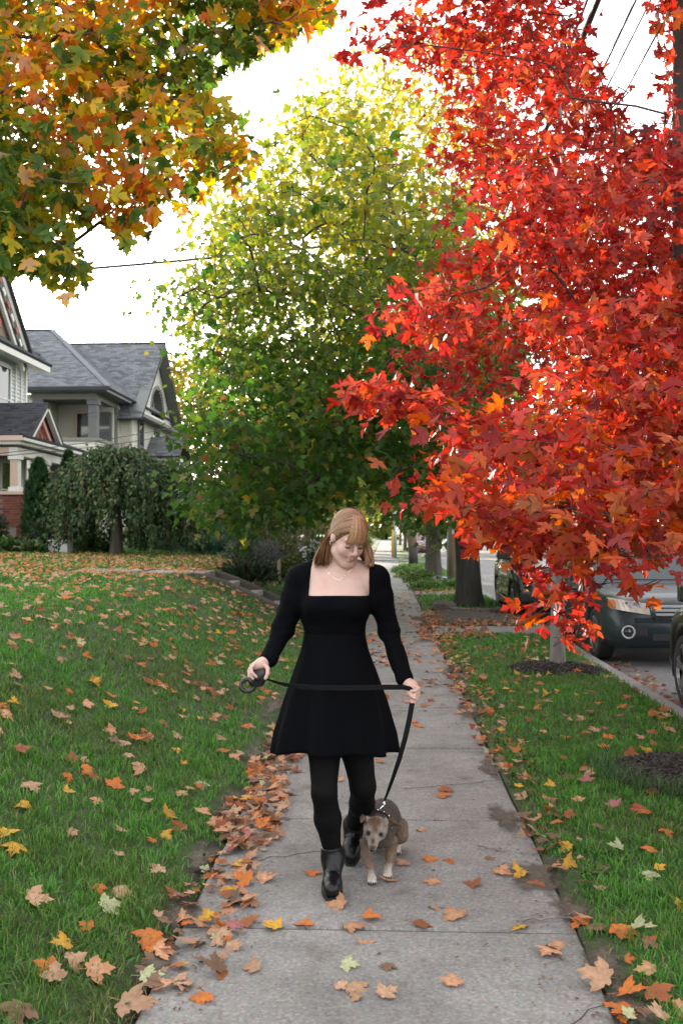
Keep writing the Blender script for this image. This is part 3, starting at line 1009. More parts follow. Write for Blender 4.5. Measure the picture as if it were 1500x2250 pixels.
def col_or(pos, ti, r):
    n = len(pos)
    px, py, dz = PX(pos)
    k = vnoise(pos, 1.5, 12) + (r.uniform(size=n) - .5) * .5
    dark = ((px - 470) / 110) ** 2 + ((py - 70) / 130) ** 2 < 1.1
    dark |= (px < 190) & (py > 240 + px * .55)
    k = np.where(dark, k * .5, k * .92 + .04)
    t = np.clip((k - .28) / .5, 0, 1)
    stops = np.array([.0, .22, .42, .62, .82, 1.0])
    cols = np.array([(.040, .100, .020), (.16, .24, .025), (.48, .42, .03), (.74, .47, .035), (.78, .34, .04), (.78, .25, .06)])
    c = np.stack([np.interp(t, stops, cols[:, i]) for i in range(3)], 1)
    rim = np.stack([np.interp(np.clip(t + .15, 0, 1), stops, cols[:, i]) for i in range(3)], 1)
    br = r.uniform(.7, 1.3, (n, 1))
    pale = (r.uniform(size=n) < .06)[:, None]
    c = np.where(pale, np.array([.55, .34, .24]), c)
    return c * br, rim * br


def keepO(pos, r):
    px, py, dz = PX(pos)
    inside = np.zeros(len(pos), bool)
    g = [(x * 1.0, y * 1.0) for x, y in orA]
    for dx, dy in ((0, 0), (22, 0), (-22, 0), (0, -22), (0, 25)):
        inside |= in_poly(px + dx, py + dy, g)
    return inside & ~(in_poly(px, py, holeO))


trunkO = [(-5.4, 7.6, float(bank(-5.4, 0))), (-5.35, 7.6, 2.0), (-5.2, 7.6, 3.2), (-4.9, 7.7, 4.4), (-4.6, 7.8, 5.6), (-4.3, 7.9, 6.8)]
tree('sugar_maple', 'orange and green maple boughs hanging into the upper left corner', 'tree', None, trunkO, [.24, .20, .18, .15, .12, .06], tipsO, 15, .20, .112, col_or, 'sugar', 2, 7, M_BARK, tip_r=.0035, rise=.10, droop=.75, keep=keepO, flat=.7)

# ---- big green maple in the middle, trunk between walk and road
grA = [(1110, 1010), (1130, 900), (1090, 560), (1060, 420), (980, 440), (900, 330), (820, 275), (745, 225), (690, 222), (640, 240), (580, 295), (562, 390), (465, 440), (460, 560), (365, 585), (378, 650), (410, 720), (450, 760), (445, 850), (425, 905), (430, 960), (465, 1030), (440, 1110), (490, 1150),
       (560, 1160), (640, 1130), (700, 1110), (760, 1060), (860, 1080), (900, 1120), (960, 1150), (1010, 1140)]
q = poly_pts(grA, 1750, tr)
q = q[(vnoise(np.stack([q[:, 0] / 110, (q[:, 1] + .25 * np.abs(q[:, 0] - 800)) / 52], -1), 1., 63) > .34) | (q[:, 1] > 850)]
Y, ok = crown_depth(len(q), q, -.6, 20.5, 7.4, tr, 14.2, 25.5)
q, Y = q[ok], Y[ok]
tipsG = from_px(q, Y)
th_ = (q[:, 1] < 640) & (tr.uniform(size=len(q)) < .15); tipsG, q = tipsG[~th_], q[~th_]
perG = np.where(q[:, 1] < 480, 15, np.where(q[:, 1] < 680, 18, 23))


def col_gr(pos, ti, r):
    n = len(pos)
    k = np.clip((pos[:, 2] - 4.2) / 5.0 + (vnoise(pos, .7, 5) - .5) * .7 + (r.uniform(size=n) - .5) * .3, 0, 1)[:, None]  # yellower with height: autumn turning, plus the sunlit top put into the pigment
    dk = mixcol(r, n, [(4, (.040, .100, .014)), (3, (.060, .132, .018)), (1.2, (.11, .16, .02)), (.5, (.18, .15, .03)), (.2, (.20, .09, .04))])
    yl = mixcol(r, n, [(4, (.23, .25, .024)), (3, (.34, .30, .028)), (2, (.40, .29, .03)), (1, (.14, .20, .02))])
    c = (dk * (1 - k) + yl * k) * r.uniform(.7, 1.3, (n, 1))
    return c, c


trunkG = [(1.72, 20.5, 0.03), (1.70, 20.5, .9), (1.66, 20.5, 1.8), (1.5, 20.5, 2.9), (1.2, 20.5, 4.2), (.7, 20.5, 6), (.2, 20.5, 8), (-.2, 20.5, 9.6)]
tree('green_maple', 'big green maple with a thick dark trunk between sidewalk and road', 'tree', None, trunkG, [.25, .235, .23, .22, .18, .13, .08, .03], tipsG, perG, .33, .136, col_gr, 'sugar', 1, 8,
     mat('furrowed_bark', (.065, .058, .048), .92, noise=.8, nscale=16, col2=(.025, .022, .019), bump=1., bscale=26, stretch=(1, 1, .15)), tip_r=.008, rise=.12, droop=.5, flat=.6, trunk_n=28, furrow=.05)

# ---- taller yellow maple behind it
yA = [(680, 700), (660, 330), (690, 230), (740, 190), (760, 110), (830, 130), (880, 90), (960, 70), (1060, 120), (1150, 300), (1180, 600), (1130, 900), (1040, 960), (900, 900), (760, 860)]
q = poly_pts(yA, 620, tr)
Y, ok = crown_depth(len(q), q, 1.2, 31, 5.5, tr, 27, 36)
tipsY = from_px(q[ok], Y[ok])
low = np.stack([tr.uniform(880, 1010, 60), tr.uniform(1020, 1190, 60)], 1)
low = low[(low[:, 1] < 1150) | (np.abs(low[:, 0] - 975) < 40)]
tipsY = np.concatenate([tipsY, from_px(low, tr.uniform(29, 32, len(low)))])


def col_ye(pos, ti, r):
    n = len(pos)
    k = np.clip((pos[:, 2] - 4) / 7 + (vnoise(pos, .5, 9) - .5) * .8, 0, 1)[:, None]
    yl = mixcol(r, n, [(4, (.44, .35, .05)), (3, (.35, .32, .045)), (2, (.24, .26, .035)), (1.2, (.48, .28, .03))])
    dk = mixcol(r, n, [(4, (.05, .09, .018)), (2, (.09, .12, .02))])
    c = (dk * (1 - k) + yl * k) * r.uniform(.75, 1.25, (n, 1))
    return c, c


trunkY = [(1.52, 31, 0.02), (1.5, 31, 1.2), (1.48, 31, 2.6), (1.45, 31, 4.5), (1.4, 31, 7), (1.3, 31, 10), (1.2, 31, 13)]
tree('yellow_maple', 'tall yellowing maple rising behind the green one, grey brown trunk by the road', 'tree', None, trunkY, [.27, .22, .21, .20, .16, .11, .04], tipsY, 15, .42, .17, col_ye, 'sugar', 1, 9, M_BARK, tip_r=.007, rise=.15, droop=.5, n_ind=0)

# ---- trees farther off: each its own trunk and crown
M_FAR = M_LEAF


def far_tree(x, y, h, rad, z0, cols, seed, label, n=2600, name='street_tree', size=.30, base=.25, tr_=.16, group='trees along the far street'):
    r = np.random.default_rng(seed)
    root = thing(name, label, 'tree', (x, y, z0), group)
    tp = [(x, y, z0 - .1), (x + .05, y, z0 + h * .2), (x + r.normal(0, .15), y, z0 + h * .45), (x + r.normal(0, .2), y, z0 + h * .8)]
    V, F = trunk_mesh(tp, [tr_, tr_ * .8, tr_ * .6, .03], 8, .3, seed)
    mk('trunk', V, F, M_BARK, root, smooth=True)
    # clumps in an uneven ovoid
    nc = 70
    u = r.normal(0, 1, (nc, 3)); u /= np.linalg.norm(u, axis=1)[:, None]
    u *= r.uniform(.35, 1, (nc, 1)) ** .5
    hh = h * (1 - base) / 2
    c = np.array([x, y, z0 + h * base + hh]) + u * np.array([rad, rad, hh]) * (1 - .22 * np.clip(u[:, 2:3], 0, 1)) * r.uniform(.8, 1.12, (nc, 1))
    A, par, rd, tid = grow(tp, c, r, .008, .1, 2)
    V, F = limb_mesh(A, par, np.minimum(rd, tr_ * .6), 4, 4)
    mk('limbs', V, F, M_BARK, root)
    m = n // nc
    pos = np.repeat(c, m, 0) + r.normal(0, 1, (nc * m, 3)) * np.array([.16, .16, .11]) * rad
    N = len(pos)
    R = frames(r.normal(0, .6, (N, 3)) + np.array([0, 0, -.4]), r.normal(0, .6, (N, 3)) + np.array([0, -.2, .6]))
    cc = mixcol(r, N, cols) * r.uniform(.65, 1.35, (N, 1)) * np.repeat(r.uniform(.75, 1.25, (nc, 1)), m, 0)
    sh, Fl, w = leaf_shapes('sugar', 0, 8, r)
    V, F, C = scatter(sh, Fl, w, pos, R, size * r.uniform(.6, 1.2, N), cc, cc, r)
    mk('crown', V, F, M_FAR, root, C, kind='stuff')
    return root


GREEN = [(3, (.045, .085, .018)), (2, (.07, .11, .02)), (1, (.11, .13, .025))]
LIME = [(3, (.13, .19, .03)), (2, (.20, .22, .035)), (1, (.09, .14, .025))]
GOLD = [(3, (.42, .27, .035)), (2, (.34, .28, .04)), (1, (.18, .19, .03))]
DARK = [(3, (.025, .05, .016)), (2, (.038, .07, .02))]
far = [
    (-3.4, 44, 7.5, 2.7, 1.0, GREEN, 'green tree beyond the garden on the bank, low branches over the walk'),
    (-2.9, 61, 8.5, 3.2, .6, LIME, 'lime green tree left of the far sidewalk beyond the side street'),
    (-3.4, 76, 10, 3.6, .4, GOLD, 'golden yellow tree farther along the left of the far sidewalk'),
    (1.7, 84, 10, 3.2, 0, GOLD, 'yellow tree on the strip between far sidewalk and road'),
    (-3.0, 98, 11, 4, .2, LIME, 'pale green tree at the far end of the sidewalk'),
    (1.8, 118, 11, 4, 0, LIME, 'light green tree closing the view down the strip'),
    (-9, 62, 13, 5, 1, GREEN, 'tall green tree behind the garden left of the walk'),
    (-13, 58, 12, 4.2, 1, GOLD, 'yellow tree beside the grey roofed house'),
    (-19.5, 66, 13, 4.0, 1, GOLD, 'pale yellow tree top showing over the grey roof'),
    (12.5, 60, 9, 4, 0, GREEN, 'green tree across the road beyond the parked cars'),
    (14, 40, 12, 5, 0, LIME, 'light green tree across the road behind the red maples'),
    (12.8, 86, 10, 4.5, 0, LIME, 'lime tree far along the other side of the road'),
    (15, 27, 9.5, 4, 0, GREEN, 'dark green tree across the road at the right'),
    (13, 120, 12, 5, 0, GOLD, 'golden tree at the far end of the road'),
    (-7.5, 84, 13, 5, .6, GREEN, 'broad green tree far behind the garden'),
    (6.0, 190, 14, 9, 0, LIME, 'hazy green tree where the road ends'),
    (-5, 150, 14, 7, 0, GREEN, 'green tree at the far left end of the street'),
]
for i, (x, y, h, rad, z0, cols, lab) in enumerate(far):
    far_tree(x, y, h, rad, z0, cols, 100 + i, lab, n=3000 if y < 80 else 1600, size=.30 if y < 80 else .5)
# far-off wood that closes the street
r = np.random.default_rng(77)
n = 9000
x = r.uniform(-160, 160, n); y = 235 + r.uniform(0, 30, n); hmax = 9 + 7 * vnoise(np.stack([x, y], -1), .09, 3)
z = r.uniform(0, 1, n) ** .8 * hmax
pos = np.stack([x, y, z], 1)
R = frames(r.normal(0, .6, (n, 3)), r.normal(0, .6, (n, 3)) + np.array([0, -.5, .4]))
cc = mixcol(r, n, GREEN + LIME + [(1.5, (.30, .22, .05))]) * (.6 + .8 * vnoise(pos, .15, 2))[:, None]
sh, Fl, w = leaf_shapes('sugar', 0, 8, r)
V, F, C = scatter(sh, Fl, w, pos, R, r.uniform(1.5, 3, n), cc, cc, r)
tag(mk('far_woods', V, F, M_FAR, None, C), 'belt of distant trees at the end of the street', None, None, 'stuff')
# ------------------------------------------------------------------ houses on the bank
M_CREAM = mat('cream_siding', (.64, .61, .545), .6, noise=.2, nscale=3, col2=(.56, .53, .47))
M_WHITES = mat('blue_white_siding', (.66, .69, .72), .6, noise=.2, nscale=3, col2=(.45, .47, .50))
M_TRIMW = mat('white_trim', (.76, .74, .70), .5, noise=.25, nscale=5, col2=(.68, .64, .59))
M_TRIMG = mat('grey_trim', (.135, .14, .138), .6, noise=.3, nscale=4, col2=(.10, .10, .10))
M_OLIVE = mat('olive_grey_trim', (.20, .20, .165), .6)
M_DARKIN = mat('dark_interior', (.03, .03, .032), .8)
M_CEIL = mat('porch_ceiling', (.16, .15, .14), .8)
M_REDT = mat('red_ornament', (.36, .07, .05), .6)
M_TERR = mat('brown_panel', (.27, .21, .165), .7)
M_PEACH = mat('peach_trim_and_shade', (.60, .43, .33), .6)  # peach trim; also paints warm shade on the white porch's near faces
M_GLASS = mat('window_glass', (.03, .035, .04), .05, spec=.8)
M_DECK = mat('roof_deck', (.05, .05, .055), .9)
M_SHING = mat('shingle', attr=True, rough=.9, noise=.25, nscale=30, col2=(.05, .05, .055))
M_BRICK = mat('brick', attr=True, rough=.9, noise=.5, nscale=35, col2=(.07, .03, .022), bump=.4, bscale=80)
M_MORTAR = mat('mortar', (.20, .17, .14), .95)


def lap_wall(name, a, b, z0, z1, m, parent, step=.125, clip=None, out=None):
    """clapboards from a to b (plan points), real laps; clip(z) -> (t0, t1) narrows a course"""
    a, b = np.array([*a, 0.]), np.array([*b, 0.])
    L = np.linalg.norm(b - a); d = (b - a) / L
    nrm = np.array([d[1], -d[0], 0]) if out is None else np.array([*out, 0.])
    V, F = [], []
    z = z0
    while z < z1 - .01:
        zt = min(z + step, z1)
        t0, t1 = (0, 1) if clip is None else clip(z + step / 2)
        if t1 > t0:
            k = len(V)
            p, q = a + d * L * t0, a + d * L * t1
            for pt in (p, q):
                V += [pt + nrm * .004 + (0, 0, z), pt + nrm * .04 + (0, 0, z), pt + nrm * .006 + (0, 0, zt)]
            F += [(k, k + 1, k + 4, k + 3), (k + 1, k + 2, k + 5, k + 4), (k, k + 2, k + 1), (k + 3, k + 4, k + 5)]
        z += step
    return mk(name, V, F, m, parent, kind='stuff')


def shingles(name, poly, m, parent, col=(.115, .12, .135), expo=.14, tab=.30, seed=0, lift=.03):
    """roof plane: poly[0]->poly[1] is the eave; tabs laid course by course, ragged tones"""
    poly = [np.array(p, float) for p in poly]
    o = poly[0]; u = poly[1] - o; u /= np.linalg.norm(u)
    w = poly[2] - o; n = np.cross(u, w); n /= np.linalg.norm(n)
    if n[2] < 0: n = -n
    v = np.cross(n, u)
    if v[2] < 0: v = -v
    P2 = [((p - o) @ u, (p - o) @ v) for p in poly]
    mk('roof_deck', [p + n * .004 for p in poly] + [p - n * .08 for p in poly], [tuple(range(len(poly))), tuple(range(len(poly), 2 * len(poly)))[::-1]] + [(i, (i + 1) % len(poly), len(poly) + (i + 1) % len(poly), len(poly) + i) for i in range(len(poly))], M_DECK, parent)
    r = np.random.default_rng(seed)
    lo, hi = np.min(P2, 0), np.max(P2, 0)
    V, C = [], []
    row = 0; y = lo[1]
    while y < hi[1]:
        xs_ = np.arange(lo[0] - tab, hi[0] + tab, tab) + (row % 2) * tab / 2 + r.normal(0, .02)
        cy_ = y + expo / 2
        cx_ = xs_ + tab / 2
        k = in_poly(cx_, np.full(len(cx_), cy_), P2)
        tone = 1.
        for x in xs_[k]:
            g = r.uniform(.62, 1.38)
            x0, x1 = max(x, lo[0]) + .006, min(x + tab, hi[0]) - .006
            for (X, Y_, h) in ((x0, y, .016), (x1, y, .016), (x1, min(y + expo * 1.05, hi[1]), .004), (x0, min(y + expo * 1.05, hi[1]), .004), (x0, y, .0), (x1, y, .0)):
                V.append(o + u * X + v * Y_ + n * (h + .006))
            C += [np.array(col) * g] * 6
        y += expo; row += 1
    kq = len(V) // 6
    base = np.arange(kq)[:, None] * 6
    F = np.concatenate([base + np.array([[0, 1, 2, 3]]), base + np.array([[4, 5, 1, 0]])])
    return mk(name, V, F, m, parent, C, kind='stuff')


def window(parent, c, w, h, face, frame_m, mull=1, depth=.05, name='window'):
    """face '+x' or '-y'; c is the centre on the wall plane; frame stands proud, pane inside"""
    cx_, cy_, cz = c
    def B(mb, u0, u1, z0, z1, d0, d1):
        if face == '+x': mb.box(cx_ + d0, cx_ + d1, cy_ + u0, cy_ + u1, cz + z0, cz + z1)
        else: mb.box(cx_ + u0, cx_ + u1, cy_ - d1, cy_ - d0, cz + z0, cz + z1)
    f = .09
    mb = MB()
    B(mb, -w / 2 - f, -w / 2, -h / 2 - f, h / 2 + f, 0, .07); B(mb, w / 2, w / 2 + f, -h / 2 - f, h / 2 + f, 0, .07)
    B(mb, -w / 2, w / 2, h / 2, h / 2 + f * 1.3, 0, .075); B(mb, -w / 2, w / 2, -h / 2 - f * .8, -h / 2, 0, .09)
    fr = mb.build(name, frame_m, parent)
    mb = MB()
    for z in np.linspace(-h / 2, h / 2, mull + 2)[1:-1]: B(mb, -w / 2, w / 2, z - .025, z + .025, .03, .055)
    if mull: mb.build('sash', frame_m, fr)
    mb = MB(); B(mb, -w / 2, w / 2, -h / 2, h / 2, .028, .034)
    mb.build('pane', M_GLASS, fr)
    return fr


# ---- house at the left edge: white siding, red ornament, brick pier
h1 = thing('victorian_house', 'white sided house with red gable ornament and columned porch at the left edge', 'house', (-12, 28.5, 1.0))
lap_wall('siding', (-12, 24.5), (-12, 32.7), 1.1, 7.1, M_WHITES, h1)
lap_wall('siding', (-19, 24.5), (-12, 24.5), 1.1, 7.1, M_WHITES, h1)
lap_wall('siding', (-12, 32.7), (-19, 32.7), 1.1, 7.1, M_WHITES, h1)
mb = MB(); mb.box(-18.9, -12.03, 24.56, 32.64, .9, 7.2); mb.build('wall', M_WHITES, h1)
for (yy) in (24.45, 32.62):
    mb = MB(); mb.box(-12.08, -11.93, yy, yy + .13, 1.1, 7.05); mb.build('corner_board', M_TRIMW, h1)
mb = MB(); mb.box(-11.97, -11.94, 31.72, 31.84, 4.6, 7.0); mb.box(-11.97, -11.94, 32.22, 32.32, 4.6, 7.0); mb.build('trim_strip', M_TRIMW, h1)
window(h1, (-11.97, 30.55, 5.75), 1.25, 2.0, '+x', M_TRIMW)
window(h1, (-11.97, 31.0, 2.9), .9, 1.7, '+x', M_TRIMW)
window(h1, (-11.97, 27.6, 5.75), 1.1, 2.0, '+x', M_TRIMW)
# eave skirt under the gable
mb = MB(); mb.prism([(-12, 24.2, 7.05), (-11.35, 24.2, 6.98), (-11.35, 24.2, 7.22), (-12, 24.2, 7.28)], (0, 9.1, 0)); mb.build('eave_box', M_TRIMW, h1)
shingles('shingles', [(-11.30, 24.1, 7.23), (-11.30, 33.4, 7.23), (-12.0, 33.4, 7.75), (-12.0, 24.1, 7.75)], M_SHING, h1, (.085, .09, .105), seed=1)
# gable wall and roof
gy, gz, gh = 28.5, 7.45, 2.9
mk('gable_panel', [(-11.78, gy - 3.1, gz), (-11.78, gy + 3.1, gz), (-11.78, gy, gz + gh)], [(0, 1, 2)], M_TERR, h1)
for s in (-1, 1):
    e0, e1 = np.array((-11.58, gy + s * 3.45, gz - .25)), np.array((-11.58, gy, gz + gh + .1))
    d = (e1 - e0) / np.linalg.norm(e1 - e0); nn = np.array([0, -d[2] * s, d[1] * s]) * (1 if s > 0 else 1)
    nn = np.array([0, s * d[2], -s * d[1]]);
    if nn[2] < 0: nn = -nn
    for k, (off, w_, m_) in enumerate(((-.10, .2, M_TRIMW), (-.40, .10, M_TRIMG), (-.58, .14, M_TRIMW))):
        mb = MB(); mb.bar(e0 + nn * off + (k * -.03, 0, 0), e1 + nn * off + (k * -.03, 0, 0), .10, w_, nn); mb.build('rake_board', m_, h1)
    for q in np.linspace(.1, .9, 9):
        p = e0 * (1 - q) + e1 * q - nn * .40 + np.array((.06, 0, 0))
        mb = MB(); mb.obox(p, (.02, 0, 0), d * .12, nn * .06); mb.build('rake_block', M_REDT if int(q * 10) % 2 else M_TRIMW, h1)
    roofp = [np.array((-19, gy + s * 4.6, gz - 1.25 + .0)), np.array((-11.42, gy + s * 4.6, gz - 1.25)), np.array((-11.42, gy, gz + gh + .18)), np.array((-19, gy, gz + gh + .18))]
    roofp[0][1] = roofp[1][1] = gy + s * 3.6; roofp[0][2] = roofp[1][2] = gz - .30
    shingles('shingles', roofp, M_SHING, h1, (.085, .09, .105), seed=2)
for i in range(4):
    mb = MB(); mb.lathe([(.0, 0), (.22, .0), (.16, .06), (0, .07)], (-11.75, gy + (i - 1.5) * .8, gz + .5), (1, 0, 0), 10); mb.build('rosette', M_REDT, h1)
# porch
mb = MB(); mb.box(-12, -10.4, 27.75, 33.6, .9, 1.72); mb.build('porch_base', M_TERR, h1)
for (y0, y1) in ((27.75, 29.7), (29.7, 31.65), (31.65, 33.6)):
    pass
for k in range(14):
    mb = MB(); x0 = -12 + k * .118; mb.box(x0, x0 + .112, 27.7, 33.6, 1.725, 1.75); mb.build('plank', M_TRIMG, h1)
mb = MB(); mb.box(-12, -10.55, 27.9, 33.5, 3.98, 4.02); mb.build('porch_ceiling', M_CEIL, h1)
mb = MB(); mb.box(-10.62, -10.36, 27.72, 33.6, 3.74, 3.97); mb.build('beam', M_TRIMW, h1)
mb = MB(); mb.box(-12, -10.62, 27.72, 27.96, 3.74, 3.97); mb.build('beam', M_PEACH, h1)  # end beam of the white porch, its warm shade put into the colour
mb = MB(); mb.box(-12, -10.2, 27.5, 33.8, 4.03, 4.13); mb.box(-12, -10.1, 27.4, 33.9, 4.13, 4.28); mb.build('cornice', M_TRIMW, h1, bevel=.02)
mb = MB(); mb.box(-12.0, -10.11, 27.385, 27.4, 4.13, 4.28); mb.build('cornice_shade_face', M_PEACH, h1)  # thin sheet tinting the cornice's near face as warm shade
for i, yy in enumerate((27.9, 30.3, 33.1)):
    z0 = 2.72 if i == 0 else 1.75
    mb = MB(); mb.box(-10.61, -10.37, yy - .12, yy + .12, z0, 3.62); mb.box(-10.66, -10.32, yy - .17, yy + .17, 3.62, 3.74); mb.box(-10.65, -10.33, yy - .16, yy + .16, z0, z0 + .12)
    mb.build('column', M_TRIMW, h1, bevel=.012)
    mb = MB(); mb.box(-10.60, -10.38, yy - .126, yy - .121, z0 + .14, 3.60); mb.build('column_shade_face', M_PEACH, h1)  # sheet that colours the white column's near side as if shaded
# porch roof: low slope, and the little pediment with its ornament
shingles('shingles', [(-10.08, 27.38, 4.28), (-10.08, 33.92, 4.28), (-12.0, 32.4, 4.95), (-12.0, 28.6, 4.95)], M_SHING, h1, (.05, .052, .062), seed=4)
shingles('shingles', [(-12.0, 27.38, 4.28), (-10.08, 27.38, 4.28), (-12.0, 28.6, 4.95)], M_SHING, h1, (.05, .052, .062), seed=5)
py0, pyc, py1, pz0, pz1 = 28.3, 29.7, 31.1, 4.33, 5.42
for s, ye in ((-1, py0 - .12), (1, py1 + .12)):
    shingles('shingles', [(-12.0, ye, pz0 - .03), (-10.16, ye, pz0 - .03), (-10.16, pyc, pz1 + .06), (-12.0, pyc, pz1 + .06)], M_SHING, h1, (.05, .052, .062), seed=6)
mk('pediment_panel', [(-10.42, py0, pz0), (-10.42, py1, pz0), (-10.42, pyc, pz1)], [(0, 1, 2)], M_TERR, h1)
for s, ye in ((-1, py0), (1, py1)):
    a_, b_ = np.array((-10.25, ye, pz0)), np.array((-10.25, pyc, pz1))
    d = (b_ - a_) / np.linalg.norm(b_ - a_); nn = np.cross(d, (1, 0, 0)); nn = nn if nn[2] > 0 else -nn
    mb = MB(); mb.bar(a_ - nn * .05, b_ - nn * .05, .16, .16, nn); mb.build('rake_board', M_TRIMW, h1)
    for off, m_, w_ in ((-.26, M_REDT, .07), (-.34, M_TRIMW, .06), (-.43, M_REDT, .09)):
        L_ = np.linalg.norm(b_ - a_)
        k0 = min(.42, -off / 1.0); 
        a2 = a_ + d * L_ * k0 * .5 + nn * off + (-.12, 0, 0); b2 = b_ + nn * off - d * (-off * .9) + (-.12, 0, 0)
        mb = MB(); mb.bar(a2, b2, .04, w_, nn); mb.build('ornament_stripe', m_, h1)
mb = MB()
for (yy, zz) in ((29.35, 4.5), (29.7, 4.5), (30.05, 4.5), (29.52, 4.66), (29.88, 4.66), (29.7, 4.82)):
    for a in range(5):
        q = a * 2 * pi / 5
        mb.lathe([(.01, 0), (.045, .0), (.03, .025), (0, .03)], (-10.40, yy + .06 * cos(q), zz + .06 * sin(q)), (1, 0, 0), 6)
mb.build('floral_ornament', M_REDT, h1)
# brick pier, every brick a piece
pier = thing('brick_pier', 'red brick pier under the corner porch column', 'pier', (-10.6, 28.0, 1.0))
mb = MB(); mb.box(-10.89, -10.31, 27.77, 28.27, .95, 2.62); mb.build('mortar_core', M_MORTAR, pier)
bm = []
rb = np.random.default_rng(4)
for k in range(8):
    c = np.array([(.26, .075, .042), (.22, .058, .036), (.17, .05, .034), (.30, .10, .055), (.12, .045, .035)][k % 5]) * rb.uniform(.8, 1.15)
    mb = MB(); mb.box(-.1, .1, -.05, .05, -.0325, .0325)
    bm.append(mesh_of('brick', mb.V, mb.F, M_BRICK, np.array([c] * 8)))
zc = 1.0; row = 0
while zc < 2.6:
    off = .105 if row % 2 else 0.
    for (axis, p0, p1, fixed) in (('x', -10.9, -10.3, 27.81), ('y', 27.76, 28.28, -10.35)):
        t = p0 + off * (1 if axis == 'x' else .5)
        if off: pass
        while t < p1 - .05:
            L_ = min(.2, p1 - t)
            o = link('brick', bm[int(rb.integers(8))], pier)
            w = np.array((t + L_ / 2, fixed - rb.uniform(0, .006), zc)) if axis == 'x' else np.array((fixed + rb.uniform(0, .006), t + L_ / 2, zc))
            o.location = w - np.array((-10.6, 28.0, 1.0))
            o.rotation_euler = (0, 0, 0 if axis == 'x' else pi / 2)
            o.scale = (L_ / .2 * .985, 1, 1)
            t += .21
    zc += .076; row += 1
mb = MB(); mb.box(-11.0, -10.22, 27.68, 28.36, 2.62, 2.72); mb.build('cap', M_PEACH, pier, bevel=.015)
# downspout behind the porch
mb = MB(); mb.tube([(-11.5, 33.75, 4.0), (-11.5, 33.75, 3.85), (-11.75, 33.55, 3.5), (-11.85, 33.3, 3.2), (-11.85, 33.3, 1.4)], .05, 8)
mb.build('downspout', M_TRIMW, h1)

# ---- grey-roofed house beyond
h2 = thing('shingled_house', 'cream clapboard house with grey shingle roof and upstairs corner porch', 'house', (-15, 46, 1.0))
CX, CY = -11.74, 40.0
GREY = (.17, .18, .195)
# walls: upper storey
lap_wall('siding', (-22, 40), (-14.2, 40), 1.2, 7.1, M_CREAM, h2)
lap_wall('siding', (-14.15, 42.6), (CX + .0, 42.6), 4.6, 7.1, M_CREAM, h2)
lap_wall('siding', (-14.2, 42.3), (-11.9, 42.3), 1.2, 4.3, M_CREAM, h2)
lap_wall('siding', (-14.2, 40), (-14.2, 42.6), 4.6, 7.1, M_CREAM, h2, out=(1, 0))
lap_wall('siding', (CX + .03, 43.2), (CX + .03, 43.55), 1.2, 7.1, M_CREAM, h2)
lap_wall('siding', (CX, 43.55), (-11.2, 43.55), 1.2, 6.9, M_CREAM, h2)
lap_wall('siding', (-11.18, 43.52), (-11.18, 52), 1.2, 6.75, M_CREAM, h2)
mb = MB(); mb.box(-22, -14.24, 40.05, 52, 1, 7.2); mb.box(-14.24, -11.25, 43.6, 51.95, 1, 6.95); mb.box(-14.24, CX, 42.63, 43.58, 1, 7.2); mb.build('wall', M_CREAM, h2)
mb = MB(); mb.box(-11.24, -11.12, 43.47, 43.60, 1.2, 6.75); mb.build('corner_board', M_CREAM, h2)
mb = MB(); mb.box(CX - .02, CX + .07, 43.12, 43.24, 1.2, 7.1); mb.build('corner_board', M_CREAM, h2)
# upstairs porch
mb = MB(); mb.box(-14.2, CX - .02, 40.05, 42.58, 4.62, 4.72); mb.build('porch_floor', M_OLIVE, h2)
lap_wall('siding', (-14.3, 40), (CX, 40), 4.55, 5.28, M_CREAM, h2)
lap_wall('siding', (CX + .02, 40), (CX + .02, 43.2), 4.55, 5.28, M_CREAM, h2)
mb = MB(); mb.box(-14.3, CX + .10, 39.92, 40.16, 5.28, 5.42); mb.box(CX - .12, CX + .10, 40.16, 43.2, 5.28, 5.42); mb.build('railing_cap', M_OLIVE, h2)
mb = MB(); mb.box(-14.4, CX + .08, 39.95, 40.2, 4.38, 4.55); mb.box(CX - .14, CX + .08, 40.2, 43.2, 4.38, 4.55); mb.build('band', M_OLIVE, h2)
for (x, y) in ((-14.1, 40.12), (-11.86, 40.12), (-11.86, 42.95)):
    mb = MB(); mb.box(x - .18, x + .18, y - .18, y + .18, 5.42, 6.75)
    for zz in (6.28, 6.42): mb.box(x - .20, x + .20, y - .20, y + .20, zz, zz + .05)
    mb.box(x - .23, x + .23, y - .23, y + .23, 6.75, 6.98)
    mb.build('column', M_TRIMG, h2, bevel=.01)
mb = MB(); mb.box(-14.4, CX + .06, 39.93, 40.3, 6.98, 7.3); mb.box(CX - .3, CX + .06, 40.3, 43.3, 6.98, 7.3); mb.build('beam', M_OLIVE, h2)
mb = MB(); mb.box(-14.2, CX - .3, 40.3, 42.6, 7.12, 7.18); mb.build('porch_ceiling', M_TRIMG, h2)
window(h2, (-12.95, 42.56, 5.75), .70, 1.9, '-y', M_PEACH, 0, name='screen_door')
window(h2, (-12.15, 42.56, 6.0), .55, 1.3, '-y', M_TRIMG, 1)
# ground floor in the shade of the porch
for (x, y) in ((-14.1, 40.12), (-11.86, 40.12), (-11.86, 42.95)):
    mb = MB(); mb.box(x - .15, x + .15, y - .15, y + .15, 1.2, 4.38); mb.build('column', M_TRIMG, h2, bevel=.01)
window(h2, (-13.1, 42.26, 2.6), 1.1, 1.7, '-y', M_TRIMG)
# gable wing facing the street
gc, hw, ez, az = 47.75, 4.25, 6.9, 10.55
AR, AZ = 1.35, 7.25


def gclip(z):
    k = max(0., (az - z) / (az - ez)) * hw
    return ((gc - k - 43.5) / 8.5, (gc + k - 43.5) / 8.5)


